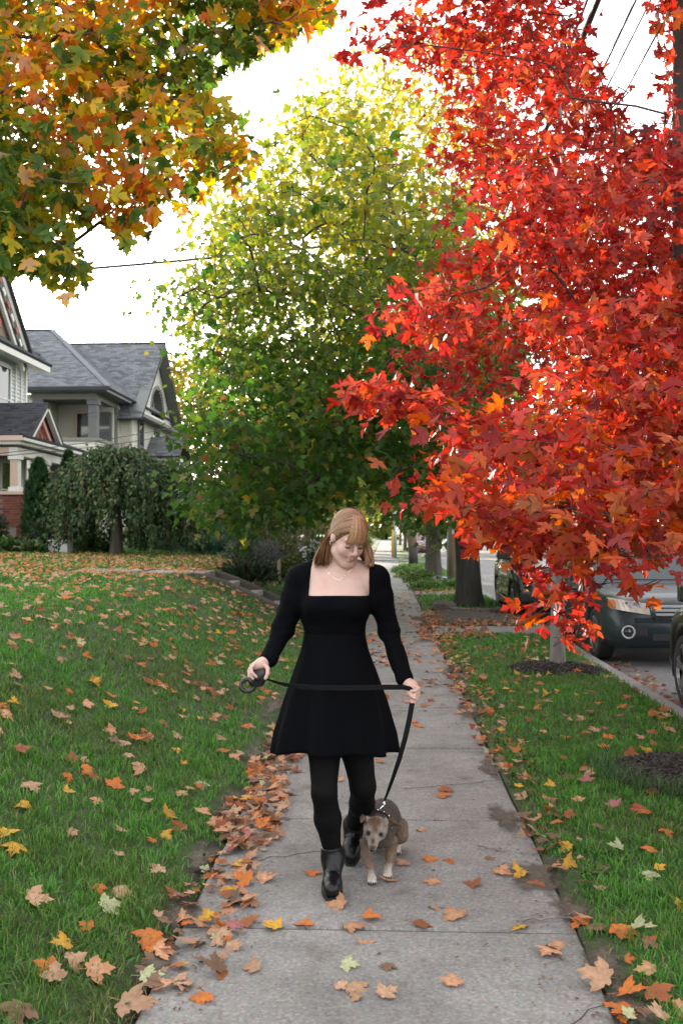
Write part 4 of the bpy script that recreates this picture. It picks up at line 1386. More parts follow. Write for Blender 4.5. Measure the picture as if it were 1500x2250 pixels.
def gleft(z):
    t0, t1 = gclip(z)
    if abs(z - AZ) < AR and z > AZ - .1: t1 = min(t1, (gc + .7 - sqrt(max(0, AR ** 2 - (z - AZ) ** 2)) - 43.5) / 8.5)
    elif z <= AZ - .1: pass
    return (t0, t1)


def gright(z):
    t0, t1 = gclip(z)
    if abs(z - AZ) < AR and z > AZ - .1: return ((gc + .7 + sqrt(max(0, AR ** 2 - (z - AZ) ** 2)) - 43.5) / 8.5, t1)
    return (1, 0)


lap_wall('gable_siding', (-11.18, 43.5), (-11.18, 52), 6.95, 10.5, M_CREAM, h2, clip=gleft)
lap_wall('gable_siding', (-11.18, 43.5), (-11.18, 52), 6.95, 10.5, M_CREAM, h2, clip=gright)
lap_wall('alcove_siding', (-11.62, 45.8), (-11.62, 50.2), 6.95, 9.1, M_CREAM, h2)
V, F = [], []
for i in range(21):
    a = pi * i / 20
    for x, rr in ((-11.66, AR + .02), (-11.12, AR + .02), (-11.12, AR + .16), (-11.19, AR + .16)):
        V.append((x, gc + .7 + rr * cos(a), AZ + rr * sin(a)))
for i in range(20):
    for k in range(3): F.append((4 * i + k, 4 * i + k + 1, 4 * i + 5 + k, 4 * i + 4 + k))
mk('arch', V, F, M_TRIMG, h2)
window(h2, (-11.59, gc + .25, 7.75), .55, .75, '+x', M_TRIMG, 0); window(h2, (-11.59, gc + 1.05, 7.75), .55, .75, '+x', M_TRIMG, 0)
mb = MB(); mb.prism([(-11.2, 43.2, 6.72), (-10.6, 43.2, 6.66), (-10.6, 43.2, 6.82), (-11.2, 43.2, 7.05)], (0, 9.2, 0)); mb.build('eave_skirt', M_TRIMG, h2)
for s in (-1, 1):
    a_, b_ = np.array((-10.85, gc + s * (hw + .45), ez - .35)), np.array((-10.85, gc, az + .05))
    d = (b_ - a_) / np.linalg.norm(b_ - a_); nn = np.cross(d, (1, 0, 0)); nn = nn if nn[2] > 0 else -nn
    mb = MB(); mb.bar(a_, b_, .5, .14, nn); mb.build('rake_board', M_TRIMG, h2)
    shingles('shingles', [(-16, gc + s * (hw + .5), ez - .36), (-10.6, gc + s * (hw + .5), ez - .36), (-10.6, gc, az + .18), (-16, gc, az + .18)], M_SHING, h2, GREY, seed=10 + s)
window(h2, (-11.15, 45.0, 5.5), .75, 2.1, '+x', M_TRIMG); window(h2, (-11.15, 48.2, 5.75), .8, 1.4, '+x', M_TRIMG); window(h2, (-11.15, 50.4, 5.2), .8, 1.7, '+x', M_TRIMG)
window(h2, (-11.15, 45.3, 2.7), .8, 1.8, '+x', M_TRIMG)
# main hip roof
E0, E1, E2, A0, A1 = (-23, 39.3, 7.38), (-11.05, 39.3, 7.38), (-11.05, 53, 7.38), (-15.6, 46, 11.05), (-18.2, 46, 11.05)
shingles('shingles', [E0, E1, A0, A1], M_SHING, h2, GREY, seed=21)
shingles('shingles', [E1, E2, A0], M_SHING, h2, GREY, seed=22)
mb = MB(); mb.box(-23, -11.12, 39.36, 40.0, 7.22, 7.33); mb.box(-11.7, -11.12, 40.0, 43.3, 7.22, 7.33); mb.build('soffit', M_TRIMG, h2)
mb = MB(); mb.box(-23, -11.03, 39.22, 39.32, 7.25, 7.40); mb.build('gutter', M_DARKIN, h2)
mb = MB()
for (a_, b_) in ((E1, A0), (A0, A1)):
    a_, b_ = np.array(a_), np.array(b_); mb.bar(a_ + (0, 0, .03), b_ + (0, 0, .03), .26, .04)
mb.bar((-16, gc, az + .2), (-10.6, gc, az + .2), .26, .04)
mb.build('ridge_cap', mat('ridge_shingle', (.13, .14, .16), .9), h2)
# dormer in the front slope
dz = 8.75
mb = MB(); mb.box(-17.6, -15.9, 42.6, 45, 8.2, 9.35); mb.build('dormer', M_TRIMG, h2)
shingles('shingles', [(-18.2, 41.7, 9.3), (-15.0, 41.7, 9.3), (-16.3, 44.4, 10.1), (-17.3, 44.4, 10.1)], M_SHING, h2, GREY, seed=31)
shingles('shingles', [(-15.0, 41.7, 9.3), (-15.0, 45.2, 9.3), (-16.3, 44.4, 10.1)], M_SHING, h2, GREY, seed=32)
mb = MB(); mb.box(-18.1, -15.1, 41.75, 45, 9.16, 9.27); mb.build('soffit', M_TRIMG, h2)
# little roof by the side entry
for s in (-1, 1):
    shingles('shingles', [(-11.2, 47.2 + s * 1.4, 5.1), (-9.5, 47.2 + s * 1.4, 5.1), (-9.5, 47.2, 6.15), (-11.2, 47.2, 6.15)], M_SHING, h2, GREY, seed=41 + s)
mb = MB(); mb.box(-11.1, -9.65, 46.0, 48.4, 1.2, 5.05); mb.build('entry', M_CREAM, h2)
# ------------------------------------------------------------------ poles, wires, signs, steps, cars
M_WOOD = mat('pole_wood', (.36, .27, .19), .85, noise=.8, nscale=9, col2=(.16, .11, .075), bump=.4, bscale=20, stretch=(1, 1, .12))
M_TARPOLE = mat('tarred_wood', (.05, .042, .036), .85)
M_STEEL = mat('galvanized_steel', (.42, .44, .45), .45, .6)
M_WIRE = mat('wire', (.015, .016, .02), .5)
pole = thing('utility_pole', 'pale wooden utility pole just behind the big green maple trunk', 'utility pole', (1.93, 28, 0))
mb = MB(); mb.tube([(1.93, 28, -.1), (1.93, 28, 3), (1.95, 28, 7), (1.97, 28, 11.4)], [.17, .16, .145, .12], 14); mb.build('shaft', M_WOOD, pole, smooth=True)
for z in (10.6, 7.6):
    mb = MB(); mb.bar((.9 + .7, 27.83, z), (4.9 if z < 9 else 3.2, 27.83, z), .1, .12); mb.build('crossarm', M_WOOD, pole)
mb = MB()
for x in (2.4, 2.85, 3.3, 3.7): mb.lathe([(.02, 0), (.04, .02), (.03, .06), (.04, .1), (.02, .13)], (x, 27.83, 7.66), n=8)
mb.build('insulator', M_TARPOLE, pole)
mb = MB(); mb.box(1.86, 2.0, 27.81, 27.83, 1.5, 1.75); mb.build('tag', M_STEEL, pole)
p2 = thing('utility_pole', 'leaning weathered utility pole with a blackened base at the street corner', 'utility pole', (1.28, 47.5, 0))
mb = MB(); mb.tube([(1.32, 47.5, .9), (1.17, 47.6, 2.2), (1.0, 47.7, 6), (.9, 47.8, 10)], [.22, .21, .19, .15], 12); mb.build('shaft', M_WOOD, p2, smooth=True)
mb = MB(); mb.tube([(1.36, 47.5, -.1), (1.32, 47.5, .9)], [.235, .222], 12); mb.build('blackened_base', M_TARPOLE, p2, smooth=True)
sg = thing('street_sign', 'green street name sign on a grey pole at the far corner', 'street sign', (.62, 60, 0))
mb = MB(); mb.tube([(.62, 60, -.1), (.62, 60, 2.9)], .10, 10); mb.build('post', M_STEEL, sg, smooth=True)
mb = MB(); mb.box(.76, 1.5, 59.97, 59.99, 2.35, 2.62); mb.build('blade', mat('sign_green', (.02, .16, .11), .5), sg)
ym = thing('guy_marker', 'yellow marker post beside the grey sign pole', 'marker post', (.50, 62, 0))
mb = MB(); mb.tube([(.48, 62, -.1), (.47, 62, 1.9)], .065, 8); mb.build('sleeve', mat('yellow_plastic', (.62, .36, .02), .5), ym, smooth=True)
ts = thing('sign_post', 'thin grey metal post beside the far maple trunk', 'post', (1.83, 29.6, 0))
mb = MB(); mb.tube([(1.86, 29.6, -.1), (1.87, 29.6, 2.7)], .032, 8); mb.build('tube', M_STEEL, ts, smooth=True)
mb = MB(); mb.box(1.72, 2.02, 29.62, 29.64, 2.3, 2.75); mb.build('plate', M_STEEL, ts)


def wire(name, a, b, sag, r, label):
    a, b = np.array(a, float), np.array(b, float)
    t = np.linspace(0, 1, 26)[:, None]
    pts = a * (1 - t) + b * t - np.array([0, 0, 1]) * sag * 4 * t * (1 - t)
    mb = MB(); mb.tube(pts, r, 6, cap=True)
    o = mb.build(name, M_WIRE, None, smooth=True)
    return tag(o, label, 'wire', 'overhead wires')


wire('overhead_wire', P(-250, 622, 22.), (1.95, 28.0, 10.05), .12, .034, 'dark cable crossing the sky from the left edge to the pole behind the maple')
wl = ['thickest dark wire in the upper right sky gap, leftmost of the bundle', 'thin wire close beside the thickest one at upper right', 'middle wire running away through the upper right sky gap', 'slim wire right of the middle one at upper right', 'rightmost wire in the upper right sky gap']
for i, (x, r) in enumerate(((2.42, .042), (2.30, .016), (2.85, .016), (3.02, .012), (3.3, .014))):
    wire('overhead_wire', (x, -6, 7.75), (x, 27.83, 7.75), .15, r, wl[i])
    if i in (2, 4): wire('overhead_wire', (x, 27.83, 7.75), (x - .6, 66, 8.0), .2, .014, ['', '', 'middle wire beyond the pole', '', 'outer wire beyond the pole'][i])
for i, z in enumerate((5.35, 5.0)):
    wire('overhead_wire', P(-40, 1000 + 5 * i, 24.5), P(420, [930, 948][i], 33), .1, .012, ['upper', 'lower'][i] + ' thin line strung before the porch of the grey roofed house')

# ---- garden steps with timber cheeks
M_TIE = mat('timber', (.10, .085, .07), .9, noise=.7, nscale=5, col2=(.05, .045, .038), bump=.6, bscale=30, stretch=(.3, 1, 1))
M_STEP = concrete('step_concrete', (.36, .29, .23), (.24, .19, .155), .35)
st = thing('garden_steps', 'weathered concrete steps with low retaining walls climbing the grassy bank', 'steps', (-1.8, 16.5, 0))
for (y0, y1) in ((15.95, 16.12), (17.20, 17.38)):
    mb = MB()
    xs_ = np.linspace(-.95, -2.9, 12); prof = [(x_, float(bank(x_, 0)) + .085) for x_ in xs_] + [(-3.2, float(bank(-3.2, 0)) + .05), (-3.2, .4), (-.95, -.15)]
    mb.prism([(x, y0, z) for x, z in prof], (0, y1 - y0, 0)); mb.build('cheek_wall', M_TIE, st, bevel=.02)
for i in range(5):
    x1 = -.9 - i * .40
    mb = MB(); mb.box(x1 - .46, x1, 16.13, 17.19, -.1, max(.11, float(bank(x1 - .22, 0)) - .02)); mb.build('step', M_STEP, st, bevel=.015)
pth = thing('garden_path', None, None); tag(pth, None, None, None, 'structure')
x = -2.92
while x > -4.2:
    V, F = slab_geo(x - 1.1, x - .012, 16.1, 17.2, float(bank(x - .5, 0)) + .03, .2)
    mk('slab', V, F, M_STEP, pth); x -= 1.1
stone = MB()
rs = np.random.default_rng(5)


def rock(name, c, s, m, label, seed, group=None):
    r = np.random.default_rng(seed)
    V, F = [], []
    n, mm = 12, 7
    for i in range(mm):
        a = pi * i / (mm - 1)
        for j in range(n):
            q = 2 * pi * j / n
            d = np.array([sin(a) * cos(q), sin(a) * sin(q), cos(a)])
            k = .75 + .5 * vnoise(d * 1.6 + seed, 1., seed)
            V.append(np.array(c) + d * k * np.array(s))
    for i in range(mm - 1):
        for j in range(n): F.append((i * n + j, (i + 1) * n + j, (i + 1) * n + (j + 1) % n, i * n + (j + 1) % n))
    return tag(mk(name, V, F, m, None, smooth=False), label, 'stone', group)


M_STONE = mat('stone', (.13, .105, .09), .9, noise=.6, nscale=12, bump=.6)
rock('stone', (1.15, 19.3, .08), (.26, .16, .17), M_STONE, 'rough brown stone at the corner of the leafy bed under the big maple', 3)
rs2 = np.random.default_rng(9)
for i in range(9):
    x = 1.35 + i * .13 + rs2.normal(0, .02); y = 19.0 - .25 * sin(i / 8 * pi) + rs2.normal(0, .05)
    rock('stone', (x, y, .07), (.09, .08, .07), M_STONE, ['leftmost', 'second', 'third', 'fourth', 'fifth', 'sixth', 'seventh', 'eighth', 'last'][i] + ' small edging stone from the left before the big maple trunk', 20 + i, 'edging stones round the planting bed')
# debris by the far trunk
M_BAG = mat('black_plastic', (.012, .012, .014), .3)
rock('rubbish_bag', (1.62, 29.2, .12), (.28, .22, .17), M_BAG, 'crumpled black plastic bag at the foot of the far maple', 44)['category'] = 'bag'
can = thing('blue_can', 'small blue can standing by the utility pole foot', 'can', (1.62, 27.4, .02))
mb = MB(); mb.lathe([(.09, 0), (.095, .02), (.095, .26), (.08, .29)], (1.62, 27.4, .02), n=14); mb.build('body', mat('blue_paint', (.03, .12, .32), .4), can, smooth=True)
mb = MB(); mb.lathe([(.08, 0), (.07, .02)], (1.62, 27.4, .312), n=14); mb.build('lid', M_STEEL, can)

# ------------------------------------------------------------------ cars
M_TYRE = mat('tyre', (.018, .018, .019), .8, bump=.2, bscale=60)
M_ALLOY = mat('alloy', (.30, .29, .28), .35, .8, noise=.4, nscale=6, col2=(.18, .16, .15))
M_PLAST = mat('black_trim', (.014, .014, .015), .55)
M_CHROME = mat('chrome', (.75, .76, .78), .12, 1.)
M_CGLASS = mat('car_glass', (.02, .028, .03), .04, spec=.9)
M_LENS = mat('headlight_lens', (.42, .38, .30), .12, .0, coat=.8, noise=.4, nscale=9, col2=(.22, .20, .17))
M_AMBER = mat('amber_lens', (.55, .16, .03), .2, coat=.6)


def car(name, label, x, y, z, paint, L=4.45, W=1.78, H=1.68, hood=1.0, wheel=.335, style='suv', flip=1, group='cars parked along the kerb'):
    """nose towards the camera (-Y) when flip is 1; x, y = nose centre on the road"""
    root = thing(name, label, 'car', (x, y, z), group)
    hw = W / 2
    T = lambda p: np.array([x + p[0], y + flip * p[1], z + p[2]])
    wy = (.86, .86 + L * .58)
    ar = wheel + .055

    def zb(v):
        b = .27 if v > .35 else .27 - .05 * (v / .35)
        for w in wy:
            if abs(v - w) < ar: b = max(b, wheel + sqrt(ar * ar - (v - w) ** 2) - .005)
        return b

    def top(v):
        if v < .05: return .62 + v * 1.4
        return float(np.interp(v, [.05, .14, .30, .7, 1.15, L - .12, L], [.69, .80, hood - .10, hood - .03, hood + .05, hood + .06, hood - .05]))

    def wid(v):
        f = max(0, 1 - v / .62); g = max(0, 1 - (L - v) / .5)
        return hw * (1 - .16 * f ** 2.2 - .10 * g ** 2)

    sec = np.unique(np.concatenate([np.linspace(0, .14, 5), np.linspace(.14, .86 - ar, 4), *[np.linspace(w - ar, w + ar, 17) for w in wy], np.linspace(wy[0] + ar, wy[1] - ar, 8), np.linspace(wy[1] + ar, L, 6)]))
    V, F = [], []
    for v in sec:
        w, t, b = wid(v), top(v), zb(v)
        bulge = 0.
        for q in wy: bulge = max(bulge, .028 * max(0, 1 - abs(v - q) / (ar + .12)))
        tilt = v < .2
        half = [(0, b), (w * .80, b), (w * .97 + bulge, b + .01), (w + bulge, b + (t - b) * .30), (w + bulge * .6, b + (t - b) * .62), (w * .975, b + (t - b) * .82), (w * .90, t - .03), (w * .74, t + .005), (w * .40, t + .022), (0, t + .028)]
        for (a, c) in half: V.append(T((a, v, c)))
        for (a, c) in half[-2:0:-1]: V.append(T((-a, v, c)))
    m = 18
    for i in range(len(sec) - 1):
        for k in range(m):
            F.append((i * m + k, (i + 1) * m + k, (i + 1) * m + (k + 1) % m, i * m + (k + 1) % m))
    F.append(tuple(range(m))); F.append(tuple((len(sec) - 1) * m + k for k in range(m))[::-1])
    if flip < 0: F = [f[::-1] for f in F]
    o = mk('body', V, F, paint, root, smooth=True)
    # greenhouse
    zb_, zr = hood + .03, H
    st_ = [(1.05, zb_, .70), (1.95, zr - .05, .60), (2.6, zr, .60), (L - .9, zr - .03, .59), (L - .12, zb_, .68)]
    V, F = [], []
    for (v, zz, _) in st_:
        u = (zz - zb_) / (zr - zb_); ww = hw * (.93 - .17 * u)
        V += [T((-ww, v, zz)), T((-ww * .6, v - .03, zz + .02)), T((ww * .6, v - .03, zz + .02)), T((ww, v, zz))]
    V += [T((-hw * .93, 2.6, zb_ - .02)), T((hw * .93, 2.6, zb_ - .02))]
    for i in range(4):
        for k in range(3): F.append((4 * i + k, 4 * i + 4 + k, 4 * i + 5 + k, 4 * i + 1 + k))
    F += [(0, 20, 4), (4, 20, 8), (8, 20, 12), (12, 20, 16), (3, 7, 21), (7, 11, 21), (11, 15, 21), (15, 19, 21)]
    cabin = mk('cabin', V, F, paint, root)
    A = [np.array(p) for p in V]
    wsq = [A[0] * .93 + A[3] * .07, A[3] * .93 + A[0] * .07, A[7] * .93 + A[4] * .07, A[4] * .93 + A[7] * .07]
    c = sum(wsq) / 4; out = np.array([0, -flip * .5, .5]) * .03
    w2 = [p + (c - p) * .06 + out for p in wsq]
    mb = MB(); mb.prism(w2, -out * .3); mb.build('windshield', M_CGLASS, root)
    rq = [A[12] * .92 + A[15] * .08, A[15] * .92 + A[12] * .08, A[19] * .92 + A[16] * .08, A[16] * .92 + A[19] * .08]
    c = sum(rq) / 4; out = np.array([0, flip * .5, .5]) * .03
    mb = MB(); mb.prism([p + (c - p) * .08 + out for p in rq], -out * .3); mb.build('rear_window', M_CGLASS, root)
    for s in (-1, 1):
        for (v0, v1) in ((1.45, 2.45), (2.52, 3.35), (3.42, L - .5)):
            def sp(v, u):
                zz = zb_ + .05 + (zr - zb_ - .13) * u
                return T((s * (hw * (.93 - .17 * (zz - zb_) / (zr - zb_)) + .008), v, zz))
            sl = .55 if v0 < 1.5 else 0.
            q = [sp(v0, 0), sp(v1, 0), sp(v1 - (.35 if v1 > L - .6 else 0), 1), sp(v0 + sl, 1)]
            mb = MB(); mb.prism(q, (s * -.012, 0, 0)); mb.build('side_window', M_CGLASS, root)
        # mirror
        mb = MB(); c = T((s * (hw + .10), 1.42, hood + .12)); mb.obox(c, (.10, 0, 0), (0, .05, 0), (0, 0, .075)); mb.obox(c + (-s * .13, 0, -.06), (.06, 0, 0), (0, .03, 0), (0, 0, .02))
        mb.build('mirror', M_PLAST if style != 'suv' else paint, root, bevel=.03)
        mb = MB(); mb.box(*sorted((x + s * (hw - .005), x + s * (hw + .018))), *sorted((y + flip * (wy[0] + ar + .02), y + flip * (wy[1] - ar - .02))), z + .27, z + .40); mb.build('sill_trim', M_PLAST, root, bevel=.01)
        mb = MB(); mb.box(*sorted((x + s * (hw - .005), x + s * (hw + .012))), *sorted((y + flip * 1.42, y + flip * 3.3)), z + .60, z + .66); mb.build('side_moulding', paint, root, bevel=.008)
        for vv in (2.2, 3.15):
            mb = MB(); mb.obox(T((s * (hw + .01), vv, hood - .10)), (.018, 0, 0), (0, .08, 0), (0, 0, .014)); mb.build('door_handle', paint, root, bevel=.006)
    # underbody
    mb = MB(); mb.box(x - hw * .66, x + hw * .66, *sorted((y + flip * .25, y + flip * (L - .2))), z + .22, z + .62); mb.build('underbody', M_PLAST, root)
    # wheels
    for w in wy:
        for s in (-1, 1):
            ctr = T((s * (hw - .115), w, wheel)); ax = np.array([s, 0, 0.])
            mb = MB(); mb.lathe([(wheel * .66, -.10), (wheel * .93, -.105), (wheel, -.075), (wheel, .075), (wheel * .93, .105), (wheel * .68, .10), (wheel * .66, .07)], ctr, ax, 30)
            wh = mb.build('wheel', M_TYRE, root, smooth=True)
            mb = MB(); mb.lathe([(wheel * .70, .06), (wheel * .70, .096), (wheel * .64, .10), (wheel * .60, .04), (wheel * .2, .02), (0, .02)], ctr, ax, 26); mb.build('rim', mat('dark_wheel_well', (.05, .05, .05), .6) if 'dark_wheel_well' not in bpy.data.materials else bpy.data.materials['dark_wheel_well'], wh)
            mb = MB()
            for k in range(5):
                a = 2 * pi * k / 5 + .3
                for da in (-.13, .13):
                    d0 = np.array([0, cos(a + da * 1.2), sin(a + da * 1.2)]); d1 = np.array([0, cos(a + da), sin(a + da)])
                    mb.bar(ctr + ax * .085 + d0 * wheel * .16, ctr + ax * .092 + d1 * wheel * .66, .042, .03, ax)
            mb.lathe([(wheel * .20, .05), (wheel * .18, .10), (wheel * .1, .11), (0, .11)], ctr, ax, 14)
            mb.lathe([(wheel * .67, .085), (wheel * .71, .10), (wheel * .66, .108), (wheel * .62, .085)], ctr, ax, 28)
            mb.build('spokes', M_ALLOY, wh)
    # front end
    def FP(u, zz, out=.012):
        """point on the nose: u across, follows the rounded corner"""
        v = 0.
        au = abs(u)
        for vv in np.linspace(0, .6, 80):
            if wid(vv) * .97 >= au and top(vv) >= zz - .01: v = vv; break
        return T((u, v - out, zz))
    def patch(us, z0f, z1f, out=.012):
        V = []; n = len(us)
        for u in us:
            V += [FP(u, z0f(u), out), FP(u, z1f(u), out)]
        B = [p + np.array([0, flip * .06, 0]) for p in V]
        F = [(2 * i, 2 * i + 2, 2 * i + 3, 2 * i + 1) for i in range(n - 1)]
        k = len(V)
        F += [(2 * i, k + 2 * i, k + 2 * i + 2, 2 * i + 2) for i in range(n - 1)] + [(2 * i + 1, 2 * i + 3, k + 2 * i + 3, k + 2 * i + 1) for i in range(n - 1)]
        F += [(0, 1, k + 1, k), (2 * n - 2, k + 2 * n - 2, k + 2 * n - 1, 2 * n - 1)]
        return V + B, F
    if flip > 0:
        if style in ('suv', 'red'):
            hb = hood - .30
            for s in (-1, 1):
                us = np.linspace(s * hw * .42, s * hw * .93, 9)
                e = lambda u: (abs(u) / hw - .42) / .51
                V, F = patch(us, lambda u: hb + .035 * e(u) * 2, lambda u: hb + .13 + .07 * e(u))
                hl = mk('headlight', V, F, M_LENS, root, smooth=False)
                V, F = patch(us[-2:], lambda u: hb + .07 * e(u) + .01, lambda u: hb + .12 + .06 * e(u), .02)
                mk('turn_lens', V, F, M_AMBER, hl)
                c = FP(s * hw * .60, hb + .105, .016)
                mb = MB(); mb.lathe([(.065, -.02), (.065, .008), (.05, .012), (.03, .0), (0, -.005)], c, (0, -flip, 0), 16); mb.build('reflector', M_STEEL, hl, smooth=True)
                c = FP(s * hw * .72, .44, .0)
                mb = MB(); mb.lathe([(.085, -.03), (.085, .012), (.066, .016), (.060, -.01)], c, (0, -flip, 0), 20); fg = mb.build('fog_light', M_STEEL, root, smooth=True)
                mb = MB(); mb.lathe([(.06, -.02), (.05, .0), (.0, .008)], c, (0, -flip, 0), 16); mb.build('fog_lens', M_CGLASS, fg, smooth=True)
            V, F = patch(np.linspace(-hw * .40, hw * .40, 9), lambda u: hb - .03, lambda u: hb + .15, .016)
            g = mk('grille', V, F, M_PLAST, root)
            for zz in (hb + .01, hb + .06, hb + .11):
                mb = MB(); mb.box(x - hw * .37, x + hw * .37, *sorted((y - flip * .045, y - flip * .015)), z + zz - .013, z + zz + .013); mb.build('grille_bar', M_STEEL, g)
            mb = MB()
            for s in (-1, 1): mb.bar((x + s * hw * .43, y - flip * .03, z + hb + .17), (x + s * hw * .36, y - flip * .03, z + hb - .05), .03, .03, (0, 1, 0))
            mb.bar((x - hw * .43, y - flip * .03, z + hb + .17), (x + hw * .43, y - flip * .03, z + hb + .17), .03, .03, (0, 1, 0)); mb.bar((x - hw * .36, y - flip * .03, z + hb - .05), (x + hw * .36, y - flip * .03, z + hb - .05), .03, .02, (0, 1, 0))
            mb.build('grille_frame', M_CHROME, g)
            V, F = patch(np.linspace(-hw * .40, hw * .40, 9), lambda u: .34, lambda u: .42, .016); mk('lower_intake', V, F, M_PLAST, root)
            V, F = patch(np.linspace(-hw * .62, hw * .62, 13), lambda u: .56 - .0 * abs(u), lambda u: .615, .03); mk('bumper_lip', V, F, paint, root)
            for s in (-1, 1):
                V, F = patch(np.linspace(s * hw * .46, s * hw * .62, 4), lambda u: .40, lambda u: .52, .008); mk('bumper_pocket', V, F, M_PLAST, root)
            mb = MB(); mb.obox(T((-.35, 1.0, hood + .085)), (.36, 0, 0), (0, .012, 0), (0, 0, .008)); mb.obox(T((.38, 1.0, hood + .085)), (.36, 0, 0), (0, .012, 0), (0, 0, .008)); mb.build('wiper', M_PLAST, root)
            for s in (-1, 1):
                mb = MB(); mb.tube([T((s * hw * .72, 2.1, H + .0)), T((s * hw * .72, 2.3, H + .06)), T((s * hw * .72, L - 1.1, H + .05)), T((s * hw * .72, L - .9, H - .02))], .018, 6); mb.build('roof_rail', M_PLAST, root, smooth=True)
        else:
            for s in (-1, 1):
                c = FP(s * hw * .62, hood - .20, .01)
                mb = MB(); mb.lathe([(.125, -.05), (.125, .02), (.105, .03), (.10, .0)], c, (0, -flip, 0), 24); hl = mb.build('headlight', M_CHROME, root, smooth=True)
                mb = MB(); mb.lathe([(.10, -.02), (.085, .015), (.0, .03)], c, (0, -flip, 0), 20); mb.build('lens', mat('clear_lens', (.30, .31, .32), .08, coat=1.) if 'clear_lens' not in bpy.data.materials else bpy.data.materials['clear_lens'], hl, smooth=True)
                c = FP(s * hw * .82, .60, .01); mb = MB(); mb.lathe([(.045, -.02), (.045, .01), (0, .02)], c, (0, -flip, 0), 12); mb.build('turn_lens', M_AMBER, root, smooth=True)
            V, F = patch(np.linspace(-hw * .45, hw * .45, 9), lambda u: hood - .36, lambda u: hood - .10, .012); g = mk('grille', V, F, M_PLAST, root)
            for k in range(7):
                u = (k - 3) * hw * .12; mb = MB(); mb.box(x + u - .012, x + u + .012, *sorted((y - flip * .04, y - flip * .01)), z + hood - .35, z + hood - .12); mb.build('grille_bar', paint, g)
            mb = MB(); mb.box(x - hw * .95, x + hw * .95, *sorted((y - flip * .09, y + flip * .05)), z + .40, z + .60); mb.build('bumper', M_PLAST, root, bevel=.04)
    return root


P_TEAL = mat('grey_green_paint', (.017, .028, .032), .4, .0, spec=.35, coat=.22, noise=.25, nscale=2.5, col2=(.022, .034, .036))
P_BLACK = mat('black_paint', (.010, .011, .012), .25, .1, coat=.9)
P_DARK = mat('charcoal_paint', (.016, .017, .018), .3, .2, coat=.8)
P_RED = mat('dark_red_paint', (.11, .010, .014), .28, .2, coat=.8)
P_SILV = mat('silver_paint', (.40, .42, .44), .3, .5, coat=.6)
P_BLUEG = mat('slate_paint', (.10, .13, .17), .3, .3, coat=.6)
ROAD = -.11
car('parked_suv', 'grey green compact SUV with hazy headlights parked nose on behind the slim red maple', 3.62, 12.35, ROAD, P_TEAL, W=1.80, H=1.66, hood=.95)
car('parked_jeep', 'black boxy car with round headlights parked behind the grey green SUV', 3.27, 18.0, ROAD, P_BLACK, L=4.2, W=1.80, H=1.75, hood=1.10, style='jeep', wheel=.36)
car('parked_car', 'dark car cut off by the right edge, nearest of the parked cars', 3.72, 10.40, ROAD, P_DARK, L=4.6, W=1.84, H=1.66, hood=1.0, wheel=.355, flip=-1)
car('parked_suv', 'dark red SUV parked far down the street by the leaning pole', 2.98, 69.5, ROAD, P_RED, W=1.86, H=1.70, hood=1.08, style='red')
for i, (x, y, p, lab) in enumerate(((3.6, 102, P_SILV, 'silver car parked far away beyond the dark red SUV'), (8.2, 120, P_BLUEG, 'slate coloured car far along the road'), (5.0, 140, P_SILV, 'tiny pale car farthest down the road'), (9.6, 66, P_SILV, 'silver car across the road at the kerb'))):
    car('parked_car', lab, x, y, ROAD, p, H=1.5, hood=.95, style='red')
# pale house across the road that glimmers between the trunks
h3 = thing('far_house', 'pale house across the road glimpsed behind the trunks and red leaves', 'house', (22, 62, 0))
lap_wall('siding', (17.5, 57), (17.5, 68), .5, 5.6, M_CREAM, h3, step=.2, out=(-1, 0)); lap_wall('siding', (17.5, 57), (27, 57), .5, 5.6, M_CREAM, h3, step=.2)
mb = MB(); mb.box(17.55, 27, 57.05, 68, .0, 5.7); mb.build('wall', M_CREAM, h3)
for s in (57, 68):
    shingles('shingles', [(16.9, s + (-.6 if s == 57 else .6), 5.5), (27.5, s + (-.6 if s == 57 else .6), 5.5), (27.5, 62.5, 9), (16.9, 62.5, 9)], M_SHING, h3, (.10, .09, .085), expo=.25, tab=.5, seed=s)
for yy in (59, 62.5, 66): 
    mb = MB(); mb.box(17.42, 17.46, yy - .55, yy + .55, 1.6, 3.2); mb.build('window', M_GLASS, h3)
for xx in (19, 22, 25):
    mb = MB(); mb.box(xx - .5, xx + .5, 56.92, 56.96, 1.6, 3.2); mb.build('window', M_GLASS, h3)
# ------------------------------------------------------------------ weeping tree, conifers, garden plants
def kite(k, r, wd=.32):
    o = np.array([(0, 0), (wd, .38), (0, 1.), (-wd, .38)])
    F = np.array([(0, 1, 2), (0, 2, 3)])
    out = []
    for _ in range(k):
        f, b = r.normal(.25, .15), r.normal(.2, .2)
        out.append(np.stack([o[:, 0], o[:, 1], f * np.abs(o[:, 0]) - b * o[:, 1] ** 2 * .5], 1))
    return out, F, np.array([0, 1., 1., 1.])


M_PLANT = mat('plant_leaf', attr=True, rough=.5, spec=.4, trans=.25)
r = np.random.default_rng(51)
wt = P(255, 1207, 26.)
wz = float(bank(wt[0], 26))
weep = thing('weeping_tree', 'dark green dome shaped weeping tree on the lawn before the grey roofed house', 'tree', (wt[0], 26, wz))
tp = [(wt[0], 26, wz - .05), (wt[0] + .03, 26, wz + .6), (wt[0] - .02, 26, wz + 1.2), (wt[0] + .05, 26, wz + 1.9), (wt[0], 26, wz + 2.3)]
V, F = trunk_mesh(tp, [.17, .15, .14, .12, .06], 12, .3, 3)
mk('trunk', V, F, M_BARK, weep, smooth=True)
